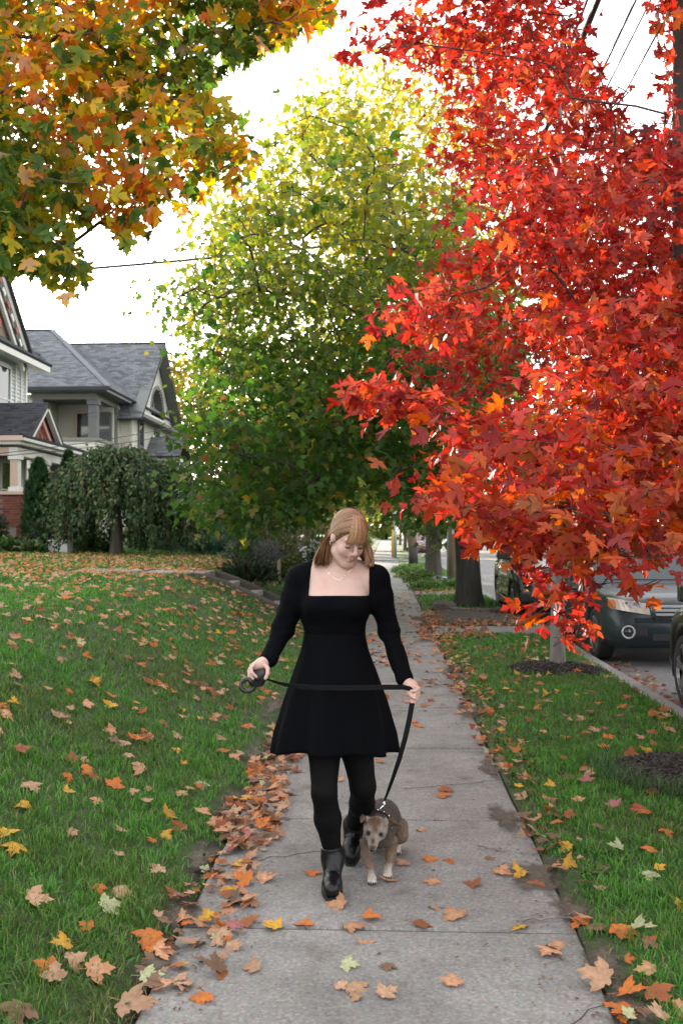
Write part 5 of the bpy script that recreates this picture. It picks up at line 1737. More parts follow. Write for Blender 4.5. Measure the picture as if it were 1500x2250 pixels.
# two domes of drooping strands
LV, LR, LS, LC = [], [], [], []
stem = MB()
lp, lt = [], []
for (cx, cyy, top, rad, n) in ((wt[0] - .02, 26, wz + 2.85, 1.72, 330), (wt[0] + 1.25, 26.5, wz + 2.55, 1.05, 150)):
    for i in range(n):
        a = r.uniform(0, 2 * pi); q = sqrt(r.uniform(.02, 1)); R_ = rad * q * (.85 + .3 * vnoise(np.array([cos(a) * 2, sin(a) * 2]), 1.5, 4))
        topz = top - 1.15 * q ** 2.4 + r.normal(0, .06)
        bot = wz + .12 + .55 * (1 - q) + abs(r.normal(0, .22)) + (.25 if q < .8 else 0) + (.55 * math.exp(-(cos(a) * q / .35) ** 2) if sin(a) < 0 else 0)
        t = np.linspace(0, 1, 12)
        rr_ = R_ * np.minimum(1, t / .35) ** .7 * (1 + .06 * t)
        up = np.where(t < .35, wz + 1.9 + (topz - wz - 1.9) * np.sin(np.clip(t / .35, 0, 1) * pi / 2), topz - (topz - bot) * ((t - .35) / .65) ** 1.25)
        pts = np.stack([cx + rr_ * cos(a) + r.normal(0, .03, 12), cyy + rr_ * sin(a) + r.normal(0, .03, 12), up], 1)
        if i % 5 == 0: stem.tube(pts, np.linspace(.022, .004, 12), 4, cap=False)
        m = 46
        s = r.uniform(.22, 1, m); k = np.clip((s * 11).astype(int), 0, 10); f = (s * 11 - k)[:, None]
        p = pts[k] * (1 - f) + pts[k + 1] * f + r.normal(0, .05, (m, 3))
        lp.append(p); d = pts[k + 1] - pts[k]; lt.append(d / (np.linalg.norm(d, axis=1)[:, None] + 1e-6) * .6 + r.normal(0, .45, (m, 3)) + np.array([0, 0, -.7]) + np.array([cos(a), sin(a), 0]) * .35)
stem.build('limbs', M_BARK, weep)
pos, tip = np.concatenate(lp), np.concatenate(lt)
n = len(pos)
R = frames(tip, r.normal(0, .5, (n, 3)) + np.array([0, -.4, .5]))
c = mixcol(r, n, [(4, (.034, .070, .020)), (3, (.050, .095, .026)), (1, (.09, .12, .04)), (.25, (.17, .13, .04))]) * r.uniform(.6, 1.4, (n, 1))
sh, Fl, w = kite(10, r)
V, F, C = scatter(sh, Fl, w, pos, R, .12 * r.uniform(.6, 1.2, n), c, c, r)
mk('crown', V, F, M_PLANT, weep, C, kind='stuff')


def conifer(x, y, z0, h, rad, label, seed, group='narrow conifers by the porch', n=5200):
    r = np.random.default_rng(seed)
    root = thing('arborvitae', label, 'conifer', (x, y, z0), group)
    V, F = trunk_mesh([(x, y, z0), (x, y, z0 + h * .5), (x, y, z0 + h * .9)], [.06, .04, .01], 8, .3, 1); mk('trunk', V, F, M_BARK, root)
    t = r.uniform(0, 1, n) ** 1.15
    prof = np.interp(t, [0, .12, .35, .7, .9, 1], [.75, 1, .98, .72, .38, .04]) * rad
    a = r.uniform(0, 2 * pi, n); q = r.uniform(.55, 1.08, n) * (.85 + .3 * vnoise(np.stack([a * 1.5, t * 9], -1), 1., seed))
    pos = np.stack([x + prof * q * np.cos(a), y + prof * q * np.sin(a), z0 + .05 + t * h], 1)
    out = np.stack([np.cos(a), np.sin(a), 0 * a], 1)
    R = frames(out * .55 + np.array([0, 0, 1.]) + r.normal(0, .25, (n, 3)), out + r.normal(0, .6, (n, 3)))
    c = mixcol(r, n, [(3, (.020, .060, .018)), (2, (.032, .085, .022)), (1, (.05, .10, .03))]) * r.uniform(.6, 1.4, (n, 1))
    sh, Fl, w = kite(8, r, .22)
    V, F, C = scatter(sh, Fl, w, pos, R, .17 * r.uniform(.6, 1.2, n), c, c, r)
    mk('crown', V, F, M_PLANT, root, C, kind='stuff')


def zb(x, y): return float(bank(x, y))


a1 = P(85, 1195, 27.2); conifer(a1[0], 27.2, zb(a1[0], 0), 2.45, .40, 'narrow dark green arborvitae standing before the porch columns', 3)
a2 = P(150, 1195, 30.5); conifer(a2[0], 30.5, zb(a2[0], 0), 2.95, .34, 'arborvitae spire peeping over the weeping tree', 4)


def shrub(name, label, cat, px, Y, w, h, cols, seed, size=.1, n=900, shape='dome', group=None, wd=.3, up=.3, flowers=None, x=None):
    r = np.random.default_rng(seed)
    if x is None: x = float(P(px, 1200, Y)[0])
    z0 = float(ground_z(x, Y)) if Y < 300 else 0
    root = thing(name, label, cat, (x, Y, z0), group)
    a = r.uniform(0, 2 * pi, n); t = r.uniform(0, 1, n) ** .8
    if shape == 'dome':
        u = r.normal(0, 1, (n, 3)); u /= np.linalg.norm(u, axis=1)[:, None]; u[:, 2] = np.abs(u[:, 2])
        k = r.uniform(.45, 1.05, (n, 1)) * (.75 + .5 * vnoise(u * 2.2, 1., seed))[:, None]
        pos = np.array([x, Y, z0]) + u * k * np.array([w / 2, w / 2, h])
        tip = u + r.normal(0, .5, (n, 3)) + np.array([0, 0, up])
    else:
        q = np.sqrt(r.uniform(0, 1, n)) * w / 2 * (.5 + .6 * t)
        pos = np.stack([x + q * np.cos(a), Y + q * np.sin(a), z0 + t * h * (.8 + .3 * vnoise(np.stack([np.cos(a) * 2, np.sin(a) * 2], -1), 1., seed))], 1)
        tip = np.stack([np.cos(a) * .5, np.sin(a) * .5, 0 * a + 1.], 1) + r.normal(0, .4, (n, 3))
    R = frames(tip, r.normal(0, .6, (n, 3)) + np.array([0, -.3, .5]))
    c = mixcol(r, n, cols) * r.uniform(.6, 1.4, (n, 1))
    sh, Fl, wt_ = kite(8, r, wd)
    V, F, C = scatter(sh, Fl, wt_, pos, R, size * r.uniform(.6, 1.3, n), c, c, r)
    mk('foliage', V, F, M_PLANT, root, C, kind='stuff')
    mb = MB()
    for i in range(9):
        q = r.uniform(0, 2 * pi); mb.tube([(x + .03 * cos(q), Y + .03 * sin(q), z0 - .02), (x + w * .2 * cos(q), Y + w * .2 * sin(q), z0 + h * .4), (x + w * .36 * cos(q), Y + w * .36 * sin(q), z0 + h * .75)], [.012, .009, .004], 4, cap=False)
    mb.build('stems', M_TWIG, root)
    if flowers:
        fc, nf, fs = flowers
        V, F, C = [], [], []
        mb = MB(); mb2 = MB()
        for i in range(nf):
            u = r.normal(0, 1, 3); u /= np.linalg.norm(u); u[2] = abs(u[2]); u[1] = -abs(u[1]) * .6
            p = np.array([x, Y, z0]) + u * np.array([w / 2, w / 2, h]) * r.uniform(.85, 1.1)
            nrm = u + np.array([0, -.5, .4]); nrm /= np.linalg.norm(nrm)
            ex = np.cross(nrm, (0, 0, 1)); ex /= np.linalg.norm(ex); ey = np.cross(nrm, ex)
            for k in range(7):
                q = 2 * pi * k / 7; d = ex * cos(q) + ey * sin(q); s = np.cross(nrm, d)
                mb.add([p, p + d * fs * .6 + s * fs * .22, p + d * fs, p + d * fs * .6 - s * fs * .22], [(0, 1, 2, 3)])
            mb2.lathe([(fs * .25, 0), (fs * .2, fs * .12), (0, fs * .18)], p, nrm, 6)
        mb.build('blossoms', mat('petal_' + name, fc, .6, trans=.2), root, kind='stuff')
        mb2.build('blossom_centres', mat('flower_centre', (.05, .025, .01), .8), root, kind='stuff')
    return root


GG = [(3, (.045, .085, .025)), (2, (.07, .12, .03)), (1, (.10, .12, .04))]
GREYG = [(3, (.10, .13, .11)), (2, (.13, .14, .13)), (1, (.07, .09, .06))]
LAV = [(3, (.16, .14, .17)), (2, (.12, .12, .11)), (1, (.20, .17, .18))]
TAN = [(3, (.22, .17, .10)), (2, (.15, .14, .07)), (1, (.10, .11, .04))]
DK = [(3, (.018, .040, .016)), (2, (.03, .055, .02)), (.6, (.10, .06, .02))]
BLU = [(3, (.06, .13, .09)), (2, (.08, .15, .10)), (1, (.10, .16, .08))]
shrub('juniper', 'low dark green juniper spilling beside the garden steps', 'shrub', 545, 18.1, 1.15, .42, DK, 1, .10, 1900, wd=.2)
for i, (px, Y, w, h, lab) in enumerate(((335, 31, 1.5, .40, 'blue green grass clump at the lawn edge right of the weeping trunk'), (400, 30, 1.7, .42, 'wide blue green clump along the lawn edge under the weeping branches'), (455, 28, 1.5, .40, 'blue green clump at the right end of the row of grasses'), (310, 34, 1.6, .5, 'blue green clump farthest back behind the weeping trunk'))):
    shrub('ornamental_grass', lab, 'grass clump', px, Y, w, h, BLU, 10 + i, .30, 900, 'tuft', 'blue green grass clumps', wd=.06)
shrub('lavender_bush', 'rounded grey lavender mound beside the wooden stake', 'shrub', 590, 22.5, .85, .62, LAV + GREYG, 21, .10, 1500, wd=.12)
shrub('perennial_plant', 'grey green bush left of the lavender mound', 'plant', 545, 24, 1.1, .55, GREYG + GG, 22, .12, 1300, wd=.2)
shrub('perennial_plant', 'loose pale green plant behind the yellow marker flag', 'plant', 565, 27, 1.6, .95, GG + GREYG, 23, .14, 1500, wd=.2)
shrub('black_eyed_susan', 'yellow black centred daisies beside the wooden stake', 'flowers', 634, 21.5, .62, .58, GG, 24, .11, 800, flowers=((.62, .36, .015), 46, .045), wd=.25)
shrub('black_eyed_susan', 'small patch of yellow daisies behind the shoulder of the person', 'flowers', 672, 22.5, .7, .42, GG, 25, .11, 700, flowers=((.62, .38, .02), 34, .045), wd=.25)
shrub('white_flowering_bush', 'white blossomed bush beside the head of the person', 'shrub', 690, 25, 1.1, 1.0, GG, 26, .13, 1200, flowers=((.70, .70, .72), 90, .07), wd=.3)
shrub('tall_grass', 'tan feathery grass plumes at the back of the garden', 'grass clump', 645, 28, 1.7, 1.35, TAN, 27, .22, 1500, 'tuft', wd=.07)
shrub('smoke_bush', 'purple grey bush in the shade at the back of the garden', 'shrub', 610, 30, 1.8, 1.55, LAV, 28, .12, 1500, wd=.25)
shrub('perennial_plant', 'olive plant with small golden heads below the plumes', 'plant', 605, 26, 1.2, .95, GG + TAN, 29, .13, 1100, flowers=((.55, .38, .03), 16, .035), wd=.2)
shrub('garden_shrub', 'green bush at the foot of the garden by the walk', 'shrub', 700, 30, 1.6, 1.0, GG, 30, .14, 1300)
shrub('garden_shrub', 'dark shrub under the low maple boughs left of the garden', 'shrub', 500, 33, 2.6, 1.1, DK + GG, 31, .16, 1600)
shrub('garden_shrub', 'tall dark hedge plant behind the garden', 'shrub', 560, 37, 3.4, 2.3, DK + GG, 32, .2, 2400)
shrub('garden_shrub', 'shadowy bush between the weeping tree and the house', 'shrub', 420, 36, 2.6, 1.4, DK, 33, .18, 1600)
shrub('porch_shrub', 'dark mixed shrub under the arborvitae', 'shrub', 105, 26.2, 1.0, .85, DK, 34, .11, 1600)
shrub('porch_shrub', 'brown tinged shrub at the foot of the brick pier', 'shrub', 55, 26.0, .9, .42, DK + TAN, 35, .10, 1200)
shrub('hosta', 'broad leaved hosta in front of the brick pier', 'plant', 20, 25.6, .8, .30, GG, 36, .20, 260, wd=.42)
shrub('hosta', 'pale broad leaved plant at the lawn edge below the pier', 'plant', 75, 25.4, .6, .24, GG, 37, .18, 200, wd=.42)
shrub('porch_shrub', 'leafy shrub behind the plant pot under the weeping tree', 'shrub', 150, 28, 1.1, .7, DK + GG, 38, .12, 1200)
shrub('porch_shrub', 'green undergrowth right of the weeping trunk', 'shrub', 215, 27.5, 1.0, .6, GG, 39, .12, 900)
shrub('porch_shrub', 'dark plant cut by the left edge beside the brick pier', 'shrub', -6, 26.4, .7, 1.1, DK, 40, .12, 900)
for i, (px, Y, w, h, lab) in enumerate(((890, 38, 1.2, .26, 'bright weeds farthest along the tree lawn strip'), (905, 34, 1.2, .28, 'leafy weeds in the middle of the strip by the leaning pole'), (925, 30.5, 1.0, .34, 'weeds with yellow flowers by the far maple trunk'), (985, 27.2, .9, .22, 'low green rosette before the utility pole'), (945, 26.7, 1.0, .20, 'flat weeds before the far maple trunk'))):
    shrub('weeds', lab, 'weeds', px, Y, w, h, [(3, (.10, .18, .05)), (2, (.13, .22, .07)), (1, (.16, .20, .06))], 50 + i, .10, 800, group='weed clumps on the tree lawn', flowers=((.6, .42, .02), 14, .04) if i in (1, 2) else None)
for i, (x_, Y_, w_, h_, lab) in enumerate(((-2.0, 59, 1.6, 1.8, 'leafy bush just beyond the side street left of the far sidewalk'), (-2.2, 66, 2.0, 2.4, 'lime bush left of the far sidewalk'), (-2.0, 74, 1.8, 2.2, 'tall bush farther along the far sidewalk'), (-2.2, 86, 2.2, 2.6, 'bush near the end of the far sidewalk'))):
    shrub('hedge_bush', lab, 'shrub', 0, Y_, w_, h_, [(3, (.08, .14, .025)), (2, (.13, .18, .03)), (1, (.20, .20, .04))], 80 + i, .24, 1500, group='bushes along the far sidewalk', x=x_)
# stake, flag, pot, white posts
s = P(613, 1240, 21.0); sz = zb(s[0], 0)
t_ = thing('wooden_stake', 'thin wooden stake upright in the garden by the yellow daisies', 'stake', (s[0], 21.0, sz))
mb = MB(); mb.box(s[0] - .035, s[0] + .035, 20.97, 21.02, sz - .05, sz + .42); mb.build('post', M_WOOD, t_)
mb = MB(); mb.prism([(s[0] - .035, 20.965, sz + .42), (s[0] + .035, 20.965, sz + .42), (s[0], 20.965, sz + .46)], (0, .06, 0)); mb.build('tip', M_WOOD, t_)
s = P(536, 1190, 23.5); sz = zb(s[0], 0)
fl_ = thing('marker_flag', 'small yellow marker flag on a wire in the garden', 'flag', (s[0], 23.5, sz))
mb = MB(); mb.tube([(s[0], 23.5, sz - .03), (s[0], 23.5, s[2] + .06)], .006, 5); mb.build('wire_stem', M_STEEL, fl_)
mb = MB(); mb.ribbon([(s[0] - .05, 23.5, s[2] - .04), (s[0], 23.48, s[2]), (s[0] + .06, 23.51, s[2] + .02)], .17, (0, 0, 1), .004); mb.build('pennant', mat('flag_yellow', (.80, .70, .02), .6), fl_)
s = P(133, 1182, 26.0); sz = zb(s[0], 0)
pt = thing('plant_pot', 'terracotta pot of wilted stems on a white block under the weeping tree', 'plant pot', (s[0], 26.0, sz + .36))
mb = MB(); mb.lathe([(.10, 0), (.15, .24), (.17, .24), (.17, .30), (.145, .30), (.13, .22)], (s[0], 26.0, sz + .36), n=16); mb.build('pot', mat('terracotta', (.36, .13, .06), .8, noise=.4, nscale=9), pt, smooth=True)
mb = MB()
for i in range(16):
    a = r.uniform(0, 2 * pi); mb.tube([(s[0], 26.0, sz + .6), (s[0] + .1 * cos(a), 26 + .1 * sin(a), sz + .8), (s[0] + .22 * cos(a), 26 + .22 * sin(a), sz + .9 + r.uniform(0, .15))], [.006, .005, .003], 4, cap=False)
mb.build('stems', mat('dry_stem', (.22, .15, .07), .8), pt, kind='stuff')
bl = thing('plinth', 'white painted block under the terracotta pot', 'block', (s[0], 26.0, sz))
mb = MB(); mb.box(s[0] - .26, s[0] + .26, 25.8, 26.2, sz - .05, sz + .32); mb.build('block', M_TRIMW, bl, bevel=.02)
mb = MB(); mb.box(s[0] - .30, s[0] + .30, 25.76, 26.24, sz + .32, sz + .36); mb.build('lid', M_TRIMW, bl, bevel=.01)
for i, (px, Y, lab) in enumerate(((152, 26.6, 'left of two white posts under the weeping tree'), (158, 26.7, 'right of two white posts under the weeping tree'))):
    s = P(px, 1195, Y); sz = zb(s[0], 0)
    t_ = thing('white_post', lab, 'post', (s[0], Y, sz), 'white garden posts')
    mb = MB(); mb.box(s[0] - .03, s[0] + .03, Y - .03, Y + .03, sz - .05, sz + .85); mb.build('shaft', M_TRIMW, t_, bevel=.005)
    mb = MB(); mb.box(s[0] - .04, s[0] + .04, Y - .04, Y + .04, sz + .85, sz + .89); mb.build('cap', M_TRIMW, t_, bevel=.005)
for i, (px, Y, lab) in enumerate(((238, 33, 'white garden board glimpsed left of the weeping trunk'), (388, 38, 'white garden board glimpsed under the right of the weeping tree'))):
    s = P(px, 1195, Y); sz = zb(s[0], 0)
    t_ = thing('garden_fence', lab, 'fence', (s[0], Y, sz), 'white boards behind the weeping tree')
    for k in range(4):
        mb = MB(); mb.box(s[0] - .3 + k * .17, s[0] - .15 + k * .17, Y, Y + .03, sz + .05, sz + .95); mb.build('board', M_TRIMW, t_)
    mb = MB(); mb.box(s[0] - .33, s[0] + .42, Y + .03, Y + .06, sz + .3, sz + .38); mb.build('rail', M_TRIMW, t_)

# ------------------------------------------------------------------ fallen leaves
r = np.random.default_rng(91)
KINDS = {
    'tan': ((.50, .30, .19), (.42, .25, .15)), 'peach': ((.60, .33, .20), (.52, .24, .11)), 'orange': ((.50, .17, .025), (.55, .12, .02)), 'rust': ((.26, .075, .028), (.32, .09, .03)),
    'yellow': ((.58, .36, .03), (.56, .27, .03)), 'brown': ((.15, .085, .055), (.19, .11, .07)), 'pale green': ((.42, .44, .28), (.36, .42, .20)), 'pink': ((.46, .17, .19), (.40, .10, .13)), 'red': ((.30, .03, .03), (.36, .045, .03)),
}
kn = list(KINDS)
# areas: (polygon-free samplers) name, n, fn, kind weights
def strip(x0, x1, y0, y1, n, pw=1.):
    return np.stack([r.uniform(x0, x1, n), y0 + (y1 - y0) * r.uniform(0, 1, n) ** pw], 1)


def clumpy(p, s, lo, seed):
    return p[vnoise(p, s, seed) > lo]


A = []
edge_l = strip(-1.0, -.42, 3.3, 20, 4200, 1.15); edge_l = edge_l[(np.abs(edge_l[:, 0] + .72 - .12 * (vnoise(edge_l[:, 1:2].repeat(2, 1), 1.1, 3) - .3)) < .08 + .16 * vnoise(edge_l, 1.4, 8)) & (r.uniform(size=len(edge_l)) < np.interp(edge_l[:, 1], [3.3, 3.9, 4.8, 9, 14], [.10, .28, 1., .8, .5]))]
A.append(('edge', edge_l, [5, 4, 2.2, 2.5, .6, 5, .2, .2, .3]))
edge_r = strip(.58, 1.08, 3.1, 20, 1000, 1.05); edge_r = edge_r[(np.abs(edge_r[:, 0] - .84) < .06 + .16 * vnoise(edge_r, 1.4, 9)) & (r.uniform(size=len(edge_r)) < np.interp(edge_r[:, 1], [3, 3.8, 5], [.15, .4, 1]))]
A.append(('rim', edge_r, [5, 3, 2.5, 2, 1, 3.5, .4, .3, .5]))
A.append(('walk', clumpy(strip(-.7, .7, 3.15, 13, 190, .9), 1.1, .3, 2), [4, 4, 3, 3, 1.4, 2, .4, .2, .3]))
A.append(('walk', strip(-.75, .75, 9, 26, 420), [3, 4, 4, 3, 1, 2, .2, .1, .3]))
A.append(('lawn', strip(-2.6, -.95, 2.9, 6.2, 55), [3.5, 3, 2.5, 1.5, 1.6, 1, .5, .3, .3]))
A.append(('lawn', strip(-4.5, -.95, 5.2, 9, 210), [4, 4, 4, 2, 1, 1, .3, .2, .2]))
A.append(('lawn', strip(-7, -1, 9, 16, 900), [4, 5, 5, 2.5, .8, 1, .1, .1, .1]))
A.append(('lawn', strip(-13, -2.6, 14.5, 27, 4200), [3, 6, 6, 2.5, .8, .6, 0, 0, 0]))
A.append(('lawn', strip(-4, -1, 17.3, 22, 160), [3, 5, 5, 2, .8, .6, 0, 0, 0]))
A.append(('verge', strip(.9, 2.45, 3.0, 15, 250), [3, 3, 3.5, 2.5, 1.6, 2, .5, .6, .6]))
b_ = strip(.7, 2.5, 16.0, 19.4, 1500); b_ = b_[np.hypot((b_[:, 0] - 1.5) / 1.0, (b_[:, 1] - 17.7) / 1.7) < 1.05]
A.append(('bed', b_, [2, 3, 3, 4, .6, 5, 0, 0, .4]))
A.append(('bed', strip(.5, 1.6, 14.2, 16.6, 260), [2, 3, 3, 4, .6, 4, 0, 0, .4]))
A.append(('gutter', strip(2.62, 3.05, 5, 24, 420), [3, 3, 3, 4, .5, 4, 0, 0, .2]))
A.append(('gutter', strip(2.7, 5.5, 6, 26, 160), [3, 3, 3, 4, .5, 3, 0, 0, .2]))
A.append(('bed', strip(.75, 2.3, 24, 27.5, 420), [3, 3, 3, 3, .5, 4, 0, 0, .2]))
pos, kd, wh = [], [], []
for nm, p, w in A:
    w = np.array(w, float); w /= w.sum()
    pos.append(p); kd.append(r.choice(len(kn), len(p), p=w)); wh += [nm] * len(p)
# leaves one can recognise in the photograph (pixel, kind, size)
HERO = [(340, 2062, 'orange', .150, 'lawn'), (60, 1985, 'tan', .135, 'lawn'), (225, 2012, 'pale green', .125, 'lawn'), (265, 1962, 'tan', .12, 'lawn'), (38, 1868, 'yellow', .115, 'lawn'), (192, 2150, 'peach', .125, 'lawn'),
        (265, 2222, 'tan', .14, 'lawn'), (310, 2165, 'pale green', .11, 'lawn'), (60, 1732, 'tan', .13, 'lawn'), (245, 1740, 'orange', .125, 'lawn'), (420, 2162, 'tan', .10, 'walk'), (570, 2132, 'tan', .09, 'walk'), (545, 2022, 'rust', .11, 'walk'),
        (610, 2045, 'yellow', .11, 'walk'), (665, 2040, 'orange', .09, 'walk'), (755, 1995, 'peach', .12, 'walk'), (760, 2038, 'peach', .11, 'walk'), (800, 2022, 'orange', .10, 'walk'), (910, 2035, 'rust', .12, 'walk'), (1005, 2022, 'peach', .12, 'walk'),
        (785, 2070, 'peach', .09, 'walk'), (740, 2170, 'tan', .07, 'walk'), (790, 2200, 'tan', .07, 'walk'), (1155, 2040, 'yellow', .10, 'walk'), (1045, 1952, 'rust', .12, 'walk'), (1095, 1925, 'peach', .10, 'walk'), (945, 1998, 'tan', .09, 'walk'),
        (895, 1897, 'tan', .10, 'walk'), (950, 1935, 'peach', .09, 'walk'), (1215, 2090, 'peach', .12, 'rim'), (1340, 2165, 'tan', .15, 'rim'), (1360, 2190, 'orange', .13, 'rim'), (1385, 2235, 'orange', .12, 'rim'), (1355, 2050, 'orange', .12, 'verge'),
        (1390, 2058, 'pale green', .12, 'verge'), (1430, 1930, 'pale green', .10, 'verge'), (1425, 1800, 'orange', .11, 'verge'), (1285, 1695, 'orange', .12, 'verge'), (1290, 1728, 'pink', .10, 'verge'), (1350, 1785, 'pink', .10, 'verge'), (1425, 1875, 'orange', .10, 'verge'),
        (1485, 1995, 'yellow', .11, 'verge'), (1430, 2190, 'rust', .12, 'verge'), (1155, 1930, 'yellow', .11, 'rim'), (1210, 1918, 'tan', .11, 'rim'), (1185, 1945, 'rust', .10, 'rim'), (1190, 1875, 'red', .09, 'rim'), (485, 1790, 'orange', .14, 'edge'), (455, 1925, 'tan', .12, 'edge'),
        (510, 1955, 'yellow', .10, 'edge'), (540, 1915, 'peach', .11, 'edge'), (355, 1920, 'tan', .10, 'lawn'), (500, 2000, 'peach', .1, 'walk'), (120, 2150, 'orange', .10, 'lawn'), (150, 2130, 'tan', .10, 'lawn'), (50, 2225, 'brown', .14, 'lawn'), (960, 1750, 'orange', .12, 'walk'), (990, 1737, 'rust', .13, 'walk')]
pos.append(np.array([G(h[0], h[1], .0)[:2] for h in HERO])); kd.append(np.array([kn.index(h[2]) for h in HERO])); wh += [h[4] for h in HERO]
pos = np.concatenate(pos); kd = np.concatenate(kd); wh = np.array(wh)
# left bank points taken from pixels must climb the slope: march along the ray
for i in range(len(HERO)):
    j = len(pos) - len(HERO) + i
    px, py = HERO[i][:2]
    for Y in np.arange(2.6, 12, .01):
        q = P(px, py, Y)
        if q[2] <= zmax(q[0], q[1]): break
    pos[j] = q[:2]
n = len(pos); hero = np.zeros(n, bool); hero[-len(HERO):] = True
z = zmax(pos[:, 0], pos[:, 1])
z = np.where(on_path(pos[:, 0], pos[:, 1]), z + .035, z)
ings = (pos[:, 0] > -2.95) & (pos[:, 0] < -.9) & (pos[:, 1] > 15.9) & (pos[:, 1] < 17.4)
ok = ~ings | hero
for (cx, cyy, hw_, y0, y1) in ((1.72, 20.5, .35, 20.1, 20.9),): ok &= ~((np.abs(pos[:, 0] - cx) < hw_) & (pos[:, 1] > y0) & (pos[:, 1] < y1))
size = r.uniform(.045, .086, n); size[-len(HERO):] = [h[3] * .74 for h in HERO]
size = np.where(np.isin(wh, ['edge', 'rim', 'bed']) & (np.arange(n) < n - len(HERO)) & (r.uniform(size=n) < .35), r.uniform(.022, .05, n), size)
size = np.where((wh == 'lawn') & (pos[:, 1] > 9), size * 1.05, size)
lift = np.where(np.isin(wh, ['lawn', 'verge']), .030, .010) + r.uniform(0, .02, n) * np.isin(wh, ['edge', 'rim', 'bed'])
P3 = np.stack([pos[:, 0], pos[:, 1], z + lift], 1)
px, py, dz = PX(P3)
ok &= (px > -60) & (px < 1560) & (py < 2300)
P3, kd, wh, size, hero = P3[ok], kd[ok], wh[ok], size[ok], hero[ok]
px, py, dz = PX(P3); n = len(P3)
yaw = r.uniform(0, 2 * pi, n)
nrm = r.normal(0, 1, (n, 3)) * np.where(np.isin(wh, ['edge', 'rim', 'bed']), .34, .14)[:, None]; nrm[:, 2] = 1
dzdx = (bank(P3[:, 0] + .05, 0) - bank(P3[:, 0] - .05, 0)) / .1
nrm[:, 0] -= dzdx * (P3[:, 0] < SW0)
nrm[:, 1] -= np.where(np.isin(wh, ['lawn', 'verge']), .25, .12)
R = frames(np.stack([np.cos(yaw), np.sin(yaw), 0 * yaw], 1), nrm)
R2 = R.copy()
# re-square the frames so that the leaf lies in the plane of nrm
zc = nrm / np.linalg.norm(nrm, axis=1)[:, None]; tp_ = np.stack([np.cos(yaw), np.sin(yaw), 0 * yaw], 1); tp_ = tp_ - zc * np.sum(tp_ * zc, 1)[:, None]; tp_ /= np.linalg.norm(tp_, axis=1)[:, None]
R = np.stack([np.cross(tp_, zc), tp_, zc], 2)
c_in = np.array([KINDS[k][0] for k in kn])[kd] * r.uniform(.75, 1.2, (n, 1)); c_rim = np.array([KINDS[k][1] for k in kn])[kd] * r.uniform(.7, 1.2, (n, 1))
shD, FD, wD = leaf_shapes('sugar', 2, 30, r, fold=.04, droop=-.08, curl=.42)
for i_, s_ in enumerate(shD): s_[:, 2] *= r.uniform(.25, .8)
order = np.argsort(np.where(hero, -1e3, -size / dz * 1.0)); indiv = np.zeros(n, bool)
vis = (px > 0) & (px < 1500) & (py > 0) & (py < 2250)
# leave out leaves hidden by the person
hid = (px > 600) & (px < 860) & (py < 1640)
sel = [i for i in order if vis[i] and not hid[i]][:300]; indiv[sel] = True
near = ~indiv & (dz < 11)
VS = []
for grp, kind_lod in ((near, 2), (~indiv & ~near, 1)):
    sh, Fl, w = (shD, FD, wD) if kind_lod == 2 else leaf_shapes('sugar', 1, 14, r, fold=.1, droop=-.05, curl=.35)
    VS.append(scatter(sh, Fl, w, P3[grp], R[grp], size[grp], c_in[grp], c_rim[grp], r))
off = len(VS[0][0])
tag(mk('fallen_leaves', np.concatenate([VS[0][0], VS[1][0]]), np.concatenate([VS[0][1], VS[1][1] + off]), M_DRY, None, np.concatenate([VS[0][2], VS[1][2]])), 'fallen maple leaves scattered thickly over lawns and walk', None, None, 'stuff')
WHERE = {'edge': 'in the left leaf drift', 'rim': 'on the right edge dirt', 'walk': 'on the bare sidewalk', 'lawn': 'on the left lawn', 'verge': 'on the right grass', 'bed': 'under the big maple', 'gutter': 'on the road by the kerb'}
ROWS = [(3.3, 'at the bottom of the photo'), (3.6, 'below the nearest slab joint'), (3.85, 'before the nearest slab joint'), (4.1, 'at the nearest slab joint'), (4.4, 'level with the front boot'), (4.75, 'level with the dog'), (5.1, 'behind the dog'), (5.6, 'at the second slab joint'), (6.0, 'past the second slab joint'), (6.7, 'beside the near mulch ring'), (7.4, 'at the third slab joint'), (8.3, 'past the third slab joint'), (10.3, 'short of the slim red maple'), (12, 'level with the slim red maple'), (999, 'beyond the slim red maple')]
COLS = {'tan': 'tan', 'peach': 'peach', 'orange': 'bright orange', 'rust': 'rust brown', 'yellow': 'yellow', 'brown': 'dark brown', 'pale green': 'pale green', 'pink': 'pinkish', 'red': 'deep red'}
from mathutils import Matrix
cache = {}; byl = {}
mseed = np.random.default_rng(17)
stalk_v = np.array([(-.012, .02, .01), (.012, .02, .01), (.02, -.22, .03), (-.004, -.22, .05), (.05, -.42, .09), (.03, -.42, .10)])
stalk_f = [(0, 1, 2, 3), (3, 2, 4, 5)]
for i in sel:
    key = (int(kd[i]), int(mseed.integers(7)))
    if key not in cache:
        s_ = shD[int(mseed.integers(30))]
        a_, b2 = KINDS[kn[key[0]]]
        jit = mseed.uniform(.8, 1.2)
        C = np.array(a_)[None] * (1 - wD)[:, None] + np.array(b2)[None] * wD[:, None]
        Vv = np.concatenate([s_, stalk_v]); Ff = [tuple(map(int, f)) for f in FD] + [tuple(q + len(s_) for q in f) for f in stalk_f]
        Cc = np.concatenate([C * jit, np.tile(np.array(b2) * .7, (6, 1))])
        cache[key] = mesh_of('fallen_leaf', Vv, Ff, M_DRY, Cc)
    o = link('fallen_leaf', cache[key])
    M = np.eye(4); M[:3, :3] = R[i] * size[i]; M[:3, 3] = P3[i]
    o.matrix_world = Matrix(M.tolist())
    byl.setdefault((COLS[kn[kd[i]]], wh[i], next(t for y, t in ROWS if P3[i][1] < y)), []).append((o, i))
